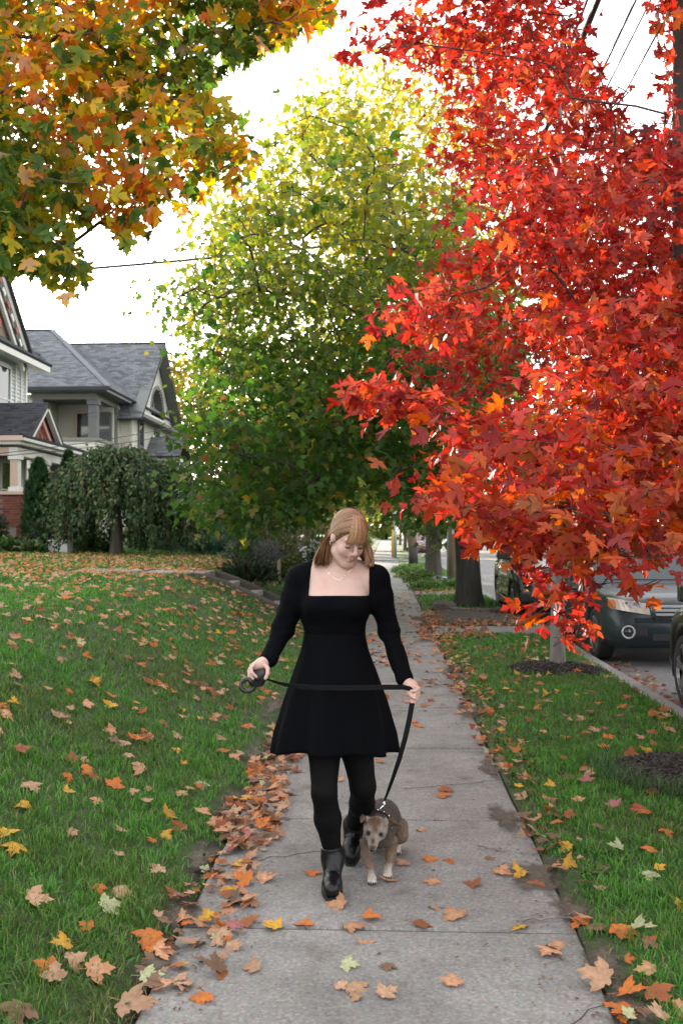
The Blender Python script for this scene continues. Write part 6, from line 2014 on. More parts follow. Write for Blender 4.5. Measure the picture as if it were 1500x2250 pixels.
RANK = {1: [''], 2: ['larger ', 'smaller '], 3: ['largest ', 'middle sized ', 'smallest '], 4: ['largest ', 'second largest ', 'third largest ', 'smallest ']}
for (c_, w_, t_), L_ in byl.items():
    L_.sort(key=lambda q: -size[q[1]] / dz[q[1]])
    for j, (o, i) in enumerate(L_):
        rk = RANK.get(len(L_), [''] * len(L_))[j]
        tag(o, f"{rk}{c_} leaf {WHERE[w_]} {t_}", 'leaf', f"{c_} leaves {WHERE[w_]}" + ('' if len(L_) < 5 else ' ' + t_))
print('fallen', n, 'indiv', len(sel))

# crumbs, seeds and twigs on the walk; hairline cracks in two slabs
n = 1500
x = np.concatenate([SW0 + np.abs(r.normal(0, .16, n // 2)), SW1 - np.abs(r.normal(0, .16, n // 2))]); x[::6] = r.uniform(SW0, SW1, len(x[::6])); y = 3 + 9 * r.uniform(0, 1, len(x)) ** 1.3
n = len(x)
sh_, Fl_, w_ = kite(6, r, .22)
R_ = frames(np.stack([np.cos(q_ := r.uniform(0, 6.28, n)), np.sin(q_), 0 * q_], 1), r.normal(0, .25, (n, 3)) + np.array([0, 0, 1.]))
c_ = mixcol(r, n, [(3, (.10, .06, .04)), (2, (.20, .13, .08)), (2, (.05, .035, .025)), (1, (.34, .24, .15))])
V, F, C = scatter(sh_, Fl_, w_, np.stack([x, y, np.full(n, .006)], 1), R_, r.uniform(.006, .026, n), c_, c_, r)
tag(mk('walk_litter', V, F, M_DRY, None, C), 'crumbs, seeds and leaf scraps along the sidewalk edges', None, None, 'stuff')
M_CRACK = mat('crack', (.035, .03, .026), .95)
for (xa, ya, xb, yb) in ((-.78, 4.62, -.15, 4.95), (.72, 6.3, .12, 6.05), (-.15, 4.95, .05, 5.38), (.3, 2.9, .73, 3.35)):
    t = np.linspace(0, 1, 14); pts = np.stack([xa + (xb - xa) * t + r.normal(0, .012, 14), ya + (yb - ya) * t + r.normal(0, .012, 14), np.full(14, .0035)], 1)
    mb = MB(); mb.ribbon(pts, .0035, np.cross(pts[-1] - pts[0], (0, 0, 1)), .001); mb.build('crack', M_CRACK, walk)
for (px_, py_, L_, a_) in ((1085, 1872, .16, -.5), (1205, 2025, .22, .12), (1270, 2012, .10, .4)):
    g_ = G(px_, py_); t = np.linspace(-.5, .5, 7)[:, None]; pts = g_ + t * L_ * np.array([cos(a_), sin(a_), 0]) + np.array([0, 0, .014]) + r.normal(0, .004, (7, 3))
    mb = MB(); mb.tube(pts, np.linspace(.005, .0025, 7), 6); tag(mb.build('twig', M_BARKG, None, smooth=True), ['short dark twig on the sidewalk right of the dog', 'pale bent twig at the right end of the nearest slab joint', 'stubby grey twig on the dirt beside the bent one'][[1085, 1205, 1270].index(px_)], 'twig')
# ------------------------------------------------------------------ smooth solids from distance fields
class Field:
    def __init__(s, lo, hi, h):
        s.lo = np.array(lo, float); s.h = h
        s.n = np.ceil((np.array(hi) - s.lo) / h).astype(int) + 1
        s.D = np.full(s.n, 1.0, np.float32)

    def sub(s, lo, hi):
        a = np.clip(np.floor((np.asarray(lo) - s.lo) / s.h).astype(int), 0, s.n)
        b = np.clip(np.ceil((np.asarray(hi) - s.lo) / s.h).astype(int) + 1, 0, s.n)
        sl = tuple(slice(i, j) for i, j in zip(a, b))
        ax = [s.lo[i] + np.arange(a[i], b[i], dtype=np.float32) * s.h for i in range(3)]
        return sl, np.meshgrid(*ax, indexing='ij', sparse=True)

    def put(s, lo, hi, fn, k=.01, op='add'):
        m = k * 1.5 + s.h * 3
        sl, (X, Y, Z) = s.sub(np.asarray(lo) - m, np.asarray(hi) + m)
        A = s.D[sl]
        if A.size == 0: return s
        d = fn(X, Y, Z).astype(np.float32)
        if op == 'add':
            h = np.clip(.5 + .5 * (A - d) / k, 0, 1); s.D[sl] = A * (1 - h) + d * h - k * h * (1 - h)
        else:
            h = np.clip(.5 - .5 * (A + d) / k, 0, 1); s.D[sl] = A * (1 - h) - d * h + k * h * (1 - h)
        return s

    def cone(s, a, b, ra, rb, k=.012, op='add', sq=None):
        """tapered capsule; sq = (axis, factor) flattens it along an axis"""
        a, b = np.asarray(a, float), np.asarray(b, float)
        R = max(ra, rb)
        ab = b - a; L2 = ab @ ab + 1e-12

        def fn(X, Y, Z):
            t = np.clip(((X - a[0]) * ab[0] + (Y - a[1]) * ab[1] + (Z - a[2]) * ab[2]) / L2, 0, 1)
            dx, dy, dz = X - a[0] - ab[0] * t, Y - a[1] - ab[1] * t, Z - a[2] - ab[2] * t
            if sq is not None:
                q = dx * sq[0][0] + dy * sq[0][1] + dz * sq[0][2]; e = q * (1 / sq[1] - 1)
                dx, dy, dz = dx + sq[0][0] * e, dy + sq[0][1] * e, dz + sq[0][2] * e
            return np.sqrt(dx * dx + dy * dy + dz * dz) - (ra + (rb - ra) * t)
        return s.put(np.minimum(a, b) - R, np.maximum(a, b) + R, fn, k, op)

    def chain(s, pts, rad, k=.012, op='add', sq=None):
        for i in range(len(pts) - 1): s.cone(pts[i], pts[i + 1], rad[i], rad[i + 1], k, op, sq)
        return s

    def ell(s, c, r, R=None, k=.012, op='add'):
        c, r = np.asarray(c, float), np.asarray(r, float)
        R = np.eye(3) if R is None else np.asarray(R, float)
        ext = np.sqrt((R ** 2) @ (r ** 2))

        def fn(X, Y, Z):
            x, y, z = X - c[0], Y - c[1], Z - c[2]
            q = [(x * R[0, i] + y * R[1, i] + z * R[2, i]) / r[i] for i in range(3)]
            k0 = np.sqrt(q[0] ** 2 + q[1] ** 2 + q[2] ** 2) + 1e-6
            k1 = np.sqrt((q[0] / r[0]) ** 2 + (q[1] / r[1]) ** 2 + (q[2] / r[2]) ** 2) + 1e-6
            return k0 * (k0 - 1) / k1
        return s.put(c - ext, c + ext, fn, k, op)

    def loft(s, z, cx, cy, ax, ay, k=.012, op='add', pw=2.2):
        """upright body of superelliptic slices"""
        z, cx, cy, ax, ay = map(np.asarray, (z, cx, cy, ax, ay))
        o = np.argsort(z); z, cx, cy, ax, ay = z[o], cx[o], cy[o], ax[o], ay[o]
        lo = (np.min(cx - ax), np.min(cy - ay), z[0]); hi = (np.max(cx + ax), np.max(cy + ay), z[-1])

        def fn(X, Y, Z):
            I = lambda v: np.interp(Z, z, v)
            A_, B_ = I(ax), I(ay)
            q = (np.abs((X - I(cx)) / A_) ** pw + np.abs((Y - I(cy)) / B_) ** pw) ** (1 / pw)
            return np.maximum((q - 1) * np.minimum(A_, B_), np.maximum(z[0] - Z, Z - z[-1]))
        return s.put(lo, hi, fn, k, op)

    def mesh(s):
        """naive surface nets"""
        D = s.D; S = D < 0
        c = [S[:-1, :-1, :-1], S[1:, :-1, :-1], S[:-1, 1:, :-1], S[1:, 1:, :-1], S[:-1, :-1, 1:], S[1:, :-1, 1:], S[:-1, 1:, 1:], S[1:, 1:, 1:]]
        cnt = sum(x.astype(np.int8) for x in c)
        act = (cnt > 0) & (cnt < 8)
        I = np.argwhere(act)
        idx = np.full(act.shape, -1, np.int32); idx[act] = np.arange(len(I))
        off = np.array([(i & 1, (i >> 1) & 1, (i >> 2) & 1) for i in range(8)])
        val = np.stack([D[tuple((I + o).T)] for o in off], 1)
        acc = np.zeros((len(I), 3)); num = np.zeros(len(I))
        for a, b in ((0, 1), (2, 3), (4, 5), (6, 7), (0, 2), (1, 3), (4, 6), (5, 7), (0, 4), (1, 5), (2, 6), (3, 7)):
            va, vb = val[:, a], val[:, b]; m = (va < 0) != (vb < 0)
            t = np.where(m, va / np.where(m, va - vb, 1), 0)[:, None]
            p = off[a] * (1 - t) + off[b] * t
            acc += p * m[:, None]; num += m
        V = s.lo + (I + acc / num[:, None]) * s.h
        F = []
        for ax in range(3):
            u, v = (ax + 1) % 3, (ax + 2) % 3
            sl0 = [slice(None)] * 3; sl1 = [slice(None)] * 3
            sl0[ax] = slice(0, -1); sl1[ax] = slice(1, None)
            E = np.argwhere(S[tuple(sl0)] != S[tuple(sl1)])
            E = E[(E[:, u] > 0) & (E[:, v] > 0) & (E[:, u] < s.n[u] - 1) & (E[:, v] < s.n[v] - 1)]
            inside = S[tuple(E.T)]
            q = []
            for du, dv in ((1, 1), (0, 1), (0, 0), (1, 0)):
                J = E.copy(); J[:, u] -= du; J[:, v] -= dv
                q.append(idx[tuple(J.T)])
            q = np.stack(q, 1)
            q[~inside] = q[~inside][:, ::-1]
            F.append(q)
        F = np.concatenate(F)
        return V, F[(F >= 0).all(1)]


def smooth(V, F, it=2, lam=.5):
    e = np.concatenate([F[:, [i, (i + 1) % F.shape[1]]] for i in range(F.shape[1])])
    a, b = np.concatenate([e[:, 0], e[:, 1]]), np.concatenate([e[:, 1], e[:, 0]])
    deg = np.bincount(a, minlength=len(V))[:, None] + 1e-9
    for _ in range(it):
        S = np.stack([np.bincount(a, V[b, i], len(V)) for i in range(3)], 1)
        V = V * (1 - lam) + S / deg * lam
    return V


def vnormals(V, F):
    n = np.cross(V[F[:, 2]] - V[F[:, 0]], V[F[:, 3]] - V[F[:, 1]])
    N = np.stack([sum(np.bincount(F[:, k], n[:, i], len(V)) for k in range(4)) for i in range(3)], 1)
    return N / (np.linalg.norm(N, axis=1)[:, None] + 1e-12)


WY = 4.45


def W(px, py, dy=0.): return P(px, py, WY + dy)


# ------------------------------------------------------------------ the person
foot = W(735, 1940, 0)
person = thing('person', 'person in a short black square necked dress, tights and ankle boots walking the dog', 'person', (float(foot[0]), WY, 0))
# head frame: face turned to the right of the picture and bowed
ph, yw, rl = radians(33), radians(27), radians(3)


def head_frame():
    x, f, u = np.array([1., 0, 0]), np.array([0, -cos(ph), -sin(ph)]), np.array([0, -sin(ph), cos(ph)])
    c_, s_ = cos(yw), sin(yw)
    Rz = np.array([[c_, -s_, 0], [s_, c_, 0], [0, 0, 1]])
    x, f, u = Rz @ x, Rz @ f, Rz @ u
    x2 = x * cos(rl) - u * sin(rl); u2 = x * sin(rl) + u * cos(rl)
    return np.stack([x2, f, u2], 1)


HR = head_frame(); HS = .93
HC = W(765, 1180, -.045)


def Hd(x, y, z): return HC + HR @ (np.array([x, y, z]) * HS)


TOR = dict(z=[1.405, 1.36, 1.30, 1.262, 1.22, 1.15, 1.092, 1.04, .97, .88, .80], px=[741, 740, 738, 737, 737, 736, 735, 734, 735, 736, 736],
           cy=[.02, .015, 0., -.012, -.018, -.008, 0, .0, .005, .01, .01], ax=[.085, .150, .156, .158, .161, .143, .131, .144, .172, .178, .165], ay=[.055, .075, .092, .104, .112, .098, .092, .10, .112, .115, .10])
TZ = np.array(TOR['z']); TX = np.array([float(W(p, 1300)[0]) for p in TOR['px']]); TY = WY + np.array(TOR['cy'])
ARM_L = [W(660, 1272, .01), W(622, 1382, .0), W(588, 1450, -.10)]
ARM_R = [W(824, 1272, .01), W(853, 1385, .02), W(890, 1494, -.11)]
LEG_F = [W(708, 1490, 0), W(713, 1640, -.05), W(712, 1742, -.12), W(720, 1800, -.09), W(731, 1880, -.075)]
LEG_B = [W(768, 1490, 0), W(783, 1640, -.0), W(797, 1728, .0), W(795, 1765, .10), W(777, 1815, .30)]
LR_F = [.084, .072, .0505, .0545, .032]; LR_B = [.084, .072, .053, .053, .034]


def legs(f, o=0., k=.02):
    for L_, R_ in ((LEG_F, LR_F), (LEG_B, LR_B)): f.chain(L_, [x + o for x in R_], k)
    return f


def finger(f, pts, r0=.0085, r1=.0065):
    f.chain(pts, np.linspace(r0, r1, len(pts)), .0025)


def hands(f):
    # hand on the leash case: back of the hand up, index and thumb curled down over it
    f.cone(ARM_L[2], W(574, 1459, -.13), .024, .026, .015)
    f.cone(W(574, 1459, -.13), W(561, 1463, -.15), .025, .019, .012)
    finger(f, [W(560, 1459, -.165), W(552, 1467, -.185), W(553, 1478, -.195), W(563, 1487, -.195)])
    finger(f, [W(557, 1461, -.145), W(549, 1470, -.16), W(549, 1482, -.175), W(556, 1491, -.185)])
    finger(f, [W(556, 1464, -.125), W(547, 1474, -.135), W(548, 1488, -.15), W(556, 1496, -.165)])
    finger(f, [W(558, 1467, -.11), W(551, 1478, -.115), W(553, 1490, -.125), W(560, 1496, -.135)], .0075, .006)
    finger(f, [W(580, 1460, -.14), W(588, 1468, -.165), W(588, 1480, -.18), W(583, 1491, -.185)], .0105, .0075)
    # fist closed on the strap
    f.cone(ARM_R[2], W(903, 1508, -.145), .023, .026, .015)
    f.cone(W(903, 1508, -.145), W(911, 1521, -.155), .026, .024, .012)
    for i, (yy, l) in enumerate(((1512, 1.), (1521, 1.06), (1529, 1.), (1536, .85))):
        finger(f, [W(915, yy - 3, -.160), W(919 - i, yy, -.180), W(912 - i, yy + 6, -.202), W(903, yy + 6, -.198), W(899 + i, yy + 3, -.178)], .0080, .0064)
    finger(f, [W(899, 1508, -.16), W(897, 1518, -.185), W(903, 1529, -.205), W(911, 1534, -.212)], .0105, .0075)


def body_field(h=.0036):
    f = Field(np.array([float(W(520, 1300)[0]), 4.10, .02]), np.array([float(W(945, 1300)[0]), 4.86, 1.70]), h)
    f.loft(TZ, TX, TY, np.array(TOR['ax']) - .010, np.array(TOR['ay']) - .010, .02)
    legs(f)
    for L_ in (ARM_L, ARM_R): f.chain(L_, [.046, .037, .024], .03)
    # shoulders, collar bones, neck
    f.cone(W(700, 1250, .03), ARM_L[0], .042, .046, .03); f.cone(W(785, 1250, .03), ARM_R[0], .042, .046, .03)
    f.cone(W(744, 1262, .035), Hd(0, -.03, -.06), .056, .051, .025)
    # head
    s = HS
    E = lambda c, r, k=.012, op='add': f.ell(Hd(*c), np.array(r) * s, HR, k, op)
    E((0, -.012, .024), (.074, .094, .098))
    E((0, .030, -.050), (.055, .060, .066), .03)
    E((0, .072, -.106), (.019, .017, .015), .02)
    for sx in (-1, 1):
        E((sx * .034, .060, -.034), (.026, .024, .026), .022)
        f.cone(Hd(sx * .010, .088, .026), Hd(sx * .046, .072, .026), .0095, .008, .014)
        E((sx * .031, .0745, .002), (.016, .013, .0115), .004)
        E((sx * .0085, .1005, -.033), (.0085, .009, .0075), .005)
        E((sx * .075, -.008, -.006), (.009, .021, .032), .006)
        f.cone(Hd(sx * .047, .01, -.075), Hd(sx * .016, .066, -.104), .018, .014, .03)
    f.cone(Hd(0, .088, .020), Hd(0, .1125, -.024), .0075, .0100, .010)
    E((0, .088, -.050), (.022, .010, .010), .015)
    [f.cone(Hd(0, .0925, -.0640), Hd(sx * .018, .0885, -.0600), .0050, .0040, .004) for sx in (-1, 1)]; E((0, .096, -.0625), (.010, .006, .005), .004)
    f.cone(Hd(-.012, .0915, -.0735), Hd(.012, .0915, -.0735), .0058, .0058, .004)
    for sx in (-1, 1): E((sx * .0245, .085, -.0595), (.0035, .005, .003), .006, 'sub')
    hands(f)
    return f


M_SKIN = mat('skin', attr=True, rough=.5, spec=.35, sub=.12, noise=.35, nscale=38, col2=(.62, .36, .30), bump=.12, bscale=420)
M_DRESS = mat('black_cloth', (.0022, .0024, .0034), .85, spec=.06, bump=.15, bscale=420)
M_TIGHTS = mat('black_tights', (.0034, .0032, .0038), .7, spec=.10)
M_BOOT = mat('black_leather', (.004, .004, .005), .33, spec=.32, bump=.12, bscale=60)
M_SOLE = mat('rubber_sole', (.010, .010, .010), .7)
f = body_field()
V, F = f.mesh(); V = smooth(V, F, 2, .4)
N = vnormals(V, F)
C = np.tile(np.array([.56, .385, .325]), (len(V), 1))
hl = (V - HC) @ HR / HS                       # head coordinates
inhead = (np.abs(hl) < .16).all(1)


def paint(mask, col, amt):
    a = np.clip(mask, 0, 1)[:, None] * amt
    return C * (1 - a) + np.array(col) * a


g = lambda c, r: np.exp(-(((hl - np.array(c)) / np.array(r)) ** 2).sum(1)) * inhead
face = inhead * np.clip((hl[:, 1] - .02) / .05, 0, 1); C = paint(face, (.53, .335, .265), .5)  # face darker and warmer than the chest: its shading put into skin colour
for sx in (-1, 1): C = paint(g((sx * .040, .065, -.034), (.022, .04, .020)), (.66, .33, .28), .45)
C = paint(g((0, .112, -.026), (.014, .02, .012)), (.66, .36, .31), .4)
smile = lambda c, r: np.exp(-((hl[:, 0] / r[0]) ** 4 + ((hl[:, 1] - c[1]) / r[1]) ** 2 + ((hl[:, 2] - c[2] - 13 * hl[:, 0] ** 2) / r[2]) ** 2)) * inhead
C = paint((smile((0, .095, -.0625), (.019, .02, .0050)) + smile((0, .095, -.0735), (.015, .02, .0060))), (.46, .17, .15), .8)
C = paint(smile((0, .094, -.0682), (.023, .02, .0021)), (.18, .06, .055), .9)
for sx in (-1, 1):
    C = paint(g((sx * .031, .085, .010), (.017, .03, .006)), (.50, .28, .23), .4)
    C = paint(g((sx * .031, .088, -.0055), (.016, .02, .0028)), (.05, .03, .025), .95)
    C = paint(g((sx * .0075, .104, -.0385), (.0045, .012, .003)), (.22, .09, .08), .7)
cp = np.exp(-(((V - W(709, 1279, -.10)) / np.array([.022, .1, .028])) ** 2).sum(1)); C = paint(cp, (.56, .25, .23), .5)
hand_tip = ((V[:, 2] < 1.0) & (V[:, 1] < 4.31)); C = np.where(hand_tip[:, None], C * np.array([1, .93, .92]), C)
C *= (.96 + .08 * vnoise(V, 60, 2))[:, None]
mk('body', V, F, M_SKIN, person, C, smooth=True)
print('body', len(F))
# lashes, brows
def tubep(name, pts, r, m, parent, n=6):
    mb = MB(); mb.tube(np.array(pts), r, n); return mb.build(name, m, parent, smooth=True)


M_LASH = mat('lash', (.020, .012, .010), .7)
M_BROW = mat('brow', (.26, .145, .085), .8)
for sx in (-1, 1):
    tubep('eyelash', [Hd(sx * (.031 + .017 * t), .0835 - .010 * t * t * (1 if t > 0 else .6) + .004, -.0045 - .0035 * (1 - t * t)) for t in np.linspace(-1, 1, 9)], [.0007, .0013, .0016, .0018, .0019, .0019, .0018, .0016, .001], M_LASH, person)
    tubep('eyebrow', [Hd(sx * (.012 + .036 * t), .0985 - .016 * t * t, .026 + .006 * sin(t * 2.4)) for t in np.linspace(0, 1, 7)], [.002, .0028, .0028, .0026, .0022, .0016, .0008], M_BROW, person)
M_GOLD = mat('gold', (.80, .58, .28), .25, 1.)
tubep('earring', [Hd(-.081 - .004 * sin(q), -.006 + .008 * cos(q), -.040 + .008 * sin(q)) for q in np.linspace(0, 5.2, 12)], .0016, M_GOLD, person)
# ---- necklace laid on the chest
def on_body(px, py):
    d = P(px, py, 5.0) - CAM; d /= np.linalg.norm(d)
    L_ = 3.9 + np.arange(0, 1.0, .002)
    p = CAM + d * L_[:, None]
    ix = np.clip(np.round((p - f.lo) / f.h).astype(int), 0, f.n - 1)
    k = np.argmax(f.D[tuple(ix.T)] < 0.0022)
    return p[k]


nk = [(716, 1243), (720, 1256), (727, 1265), (735, 1271), (741, 1276), (747, 1274), (755, 1268), (763, 1260), (772, 1251)]
neck = thing('necklace', None, None)
neck.parent = person; 
npts = np.array([on_body(*q) for q in nk])
mb = MB(); mb.tube(npts, .0011, 5); mb.build('chain', M_GOLD, None); o_ = bpy.data.objects['chain']; o_.parent = person; o_.location = -np.array(person.location); o_.name = 'necklace_chain'
bpy.data.objects.remove(neck)
for (px, py, r_) in ((722, 1261, .0058), (740, 1275, .004), (758, 1266, .0035)):
    p = on_body(px, py); mb = MB(); mb.lathe([(r_ * .3, -.002), (r_, 0), (r_, .0015), (r_ * .5, .003)], p, (0.1, -1, .35), 12); mb.build('pendant', mat('pearl', (.80, .72, .60), .2) if 'pearl' not in bpy.data.materials else bpy.data.materials['pearl'], person, smooth=True)
tubep('finger_ring', [W(553, 1462, -.17) + .0085 * np.array([cos(q), sin(q) * .6, sin(q) * .7]) for q in np.linspace(0, 2 * pi, 12)], .0014, M_GOLD, person)
# ---- dress: bodice and sleeves
fd = Field(np.array([float(W(560, 1300)[0]), 4.18, .85]), np.array([float(W(925, 1300)[0]), 4.64, 1.46]), .0045)
kt = TZ > 1.06
fd.loft(TZ[kt], TX[kt], TY[kt], np.array(TOR['ax'])[kt] + .002, np.array(TOR['ay'])[kt] + .002, .015)
for sx in (-1, 1):
    fd.ell(W(737 + sx * 34, 1333, -.085), (.062, .045, .055), None, .035)
fd.cone(W(690, 1252, .03), ARM_L[0], .048, .060, .02); fd.cone(W(792, 1252, .03), ARM_R[0], .048, .060, .02)
for L_, cuff in ((ARM_L, W(590, 1448, -.095)), (ARM_R, W(888, 1490, -.105))):
    m1 = L_[0] * .62 + L_[1] * .38
    fd.chain([L_[0], m1, L_[1], cuff], [.062, .058, .046, .036], .02)
    fd.cone(cuff * .96 + L_[1] * .04, cuff, .036, .039, .01)
# folds at the elbows and along the sleeves
rw = np.random.default_rng(12)
# square neckline: everything between the straps above the front edge
xl0, xr0 = float(W(675, 1310, -.11)[0]), float(W(810, 1310, -.11)[0]); zl = float(W(740, 1311, -.10)[2])


def neckbox(X, Y, Z):
    t = np.clip((Z - zl) / .16, 0, 1)
    x0, x1 = xl0 + .016 * t, xr0 + .0 * t
    return np.maximum(np.maximum(x0 - X, X - x1), zl + .004 * np.cos((X - (xl0 + xr0) / 2) * 9) - Z) + 0 * Y


fd.put((xl0, 4.2, zl), (xr0, 4.62, 1.46), neckbox, .006, 'sub')
V, F = fd.mesh(); V = smooth(V, F, 3, .5)
N = vnormals(V, F)
arm = np.minimum(np.linalg.norm(V - ARM_L[1], axis=1), np.linalg.norm(V - ARM_R[1], axis=1))
wr = (vnoise(V * np.array([.6, .6, 2.2]), 26, 3) - .5) * .012 * np.exp(-(arm / .08) ** 2) + (vnoise(V, 20, 7) - .5) * .012 * np.exp(-(arm / .17) ** 2) + (vnoise(V * np.array([1, 1, .35]), 45, 9) - .5) * .0035 * ((V[:, 0] < xl0 - .01) | (V[:, 0] > xr0 + .01))
wr += (vnoise(V * np.array([.5, .5, 1.6]), 30, 4) - .5) * .003 * (V[:, 2] < 1.16)
V = V + N * wr[:, None]
dress = mk('dress', V, F, M_DRESS, person, smooth=True)
# skirt: flared with soft folds, its own piece below the waist seam
zs = np.linspace(1.104, .575, 34); nn = 160
hx = np.interp(zs, [.575, .66, .80, .93, 1.03, 1.092], [.276, .265, .229, .186, .150, .1375]); hy = np.interp(zs, [.575, .66, .80, .93, 1.03, 1.092], [.178, .172, .160, .135, .110, .0995])
cxs = np.interp(zs, [.575, .80, 1.092], [float(W(731, 1640)[0]), float(W(734, 1530)[0]), float(W(735, 1395)[0])])
V = []
ang = np.linspace(0, 2 * pi, nn, endpoint=False)
for i, z in enumerate(zs):
    q = (1.104 - z) / .529
    fold = 1 + q ** 1.3 * (.055 * np.sin(ang * 7 + .6) + .036 * np.sin(ang * 11 + 2.1) + .018 * np.sin(ang * 17 + q * .8) + .012 * np.sin(ang * 4 + 1))
    x = cxs[i] + hx[i] * np.cos(ang) * fold; y = WY - .015 * q + hy[i] * np.sin(ang) * fold
    y = np.where(np.sin(ang) < 0, y - .03 * q * np.exp(-((x - LEG_F[2][0]) / .08) ** 2), y)
    zz = z + q * .004 * np.sin(ang * 7 + .6 + pi) + q * .004 * np.sin(ang * 3 + 1) + q * .022 * (np.sin(ang) < 0) * -np.sin(ang) + .0 * ang
    V.append(np.stack([x, y, zz], 1))
V = np.concatenate(V)
F = [(i * nn + j, (i + 1) * nn + j, (i + 1) * nn + (j + 1) % nn, i * nn + (j + 1) % nn) for i in range(len(zs) - 1) for j in range(nn)]
sk = mk('skirt', V, F, M_DRESS, dress, smooth=True)
so = sk.modifiers.new('thickness', 'SOLIDIFY'); so.thickness = .004; so.offset = -1
# ---- tights
ft = Field(np.array([float(W(670, 1700)[0]), 4.22, .09]), np.array([float(W(840, 1700)[0]), 4.84, .74]), .005)
legs(ft, .003)
V, F = ft.mesh(); V = smooth(V, F, 2, .5)
mk('tights', V, F, M_TIGHTS, person, smooth=True)


def boot(name, ank, knee, heel, ball, toe, top_r=.047, up=None):
    """ankle boot: shaft, foot, welt and heel"""
    lo = np.minimum.reduce([ank, heel, ball, toe]) - .09; hi = np.maximum.reduce([ank, heel, ball, toe]) + .12
    fb = Field(lo, hi, .0034)
    d = (knee - ank) / np.linalg.norm(knee - ank)
    top = ank + d * .055
    fb.cone(top, ank, top_r, .043, .02); fb.cone(ank, heel, .043, .036, .025); fb.cone(ank, ball * .6 + heel * .4 + (0, 0, .014), .042, .036, .03)
    fb.cone(heel, ball, .033, .040, .02); fb.cone(ball, toe, .041, .033, .02)
    upv = np.array([0, 0, 1.]) if up is None else up / np.linalg.norm(up)
    fw = toe - heel; fw /= np.linalg.norm(fw)
    nrm = np.cross(np.cross(fw, upv), fw); nrm /= np.linalg.norm(nrm)
    base = heel - nrm * .030
    fb.put(lo, hi, lambda X, Y, Z: (X - base[0]) * nrm[0] + (Y - base[1]) * nrm[1] + (Z - base[2]) * nrm[2], .006, 'sub')
    cut = top
    fb.put(lo, hi, lambda X, Y, Z: -((X - cut[0]) * d[0] + (Y - cut[1]) * d[1] + (Z - cut[2]) * d[2]), .003, 'sub')
    V, F = fb.mesh(); V = smooth(V, F, 2, .5)
    N = vnormals(V, F)
    a = np.linalg.norm(V - (ank * .5 + ball * .5), axis=1)
    V = V + N * ((np.sin(((V - ank) @ fw) * 260 + 4 * vnoise(V, 40, 2)) * .0014 * np.exp(-(a / .045) ** 2)))[:, None]
    b = mk('boot', V, F, M_BOOT, person, smooth=True)
    # sole follows the footprint
    side = np.cross(fw, nrm)
    L_ = np.linalg.norm(toe - heel)
    out = []
    for q in np.linspace(0, 2 * pi, 36, endpoint=False):
        u = (cos(q) * .5 + .5) * (L_ + .072) - .036; w = .036 + .010 * sin(np.clip((u - .02) / L_, 0, 1) * pi * .95 + .35)
        k = abs(sin(q)) ** .6 * (1 if sin(q) >= 0 else -1)
        out.append(base + fw * u + side * w * k)
    mb = MB(); mb.prism([p - nrm * .010 for p in out], nrm * .014); mb.build('sole', M_SOLE, b)
    hp = [p for p in out if (p - base) @ fw < .05]
    mb = MB(); mb.prism([p - nrm * .024 for p in hp], nrm * .014); mb.build('heel', M_SOLE, b)
    mb = MB(); a0 = ank + np.array([0, 0, .012]); 
    ring = [a0 + .0465 * (side * cos(q) + np.cross(d, side) * sin(q)) for q in np.linspace(0, 2 * pi, 22)]
    mb.ribbon(np.array(ring), .012, d, .003); mb.build('strap', M_BOOT, b, smooth=True)


boot('boot', W(731, 1886, -.08), LEG_F[3], np.array([float(W(731, 1925, -.06)[0]), 4.385, .056]), np.array([float(W(729, 1945, -.2)[0]), 4.262, .052]), np.array([float(W(728, 1960, -.23)[0]), 4.215, .048]))
bh = W(776, 1838, .30); bt = np.array([float(W(770, 1890, .19)[0]), 4.66, .045])
boot('boot', W(777, 1812, .315), LEG_B[3], bh, bh * .30 + bt * .70, bt, up=np.array([0, -.55, .75]))

# ---- hair
M_HAIR = mat('hair', attr=True, rough=.42, spec=.5)
HE = np.array([.080, .1005, .1065]); HO = np.array([0, -.014, .024])
rh = np.random.default_rng(33)


def shell(u, k=1.0):
    u = u / np.linalg.norm(u, axis=-1, keepdims=True)
    return HO + u * HE * k


def to_w(p): return HC + (p * HS) @ HR.T


HV, HF, HCc = [], [], []


def strand(path, nrm, w0, w1, c0, c1):
    n = len(path)
    d = np.gradient(path, axis=0); d /= np.linalg.norm(d, axis=1)[:, None] + 1e-9
    s = np.cross(d, nrm); s /= np.linalg.norm(s, axis=1)[:, None] + 1e-9
    w = np.linspace(w0, w1, n)[:, None]
    b = sum(len(v) for v in HV)
    HV.append(np.concatenate([path - s * w / 2, path + s * w / 2]))
    i = np.arange(n - 1)
    HF.append(np.stack([b + i, b + i + 1, b + n + i + 1, b + n + i], 1))
    t = np.linspace(0, 1, n)[:, None]
    c = c0 * (1 - t) + c1 * t
    HCc.append(np.concatenate([c, c]))


def hair_col():
    k = rh.uniform()
    c0 = np.array([.14, .062, .030]) * (1 - k) + np.array([.36, .195, .100]) * k
    c1 = np.array([.19, .085, .038]) * (1 - k) + np.array([.44, .245, .120]) * k
    b = rh.uniform(.75, 1.25)
    return c0 * b, c1 * b


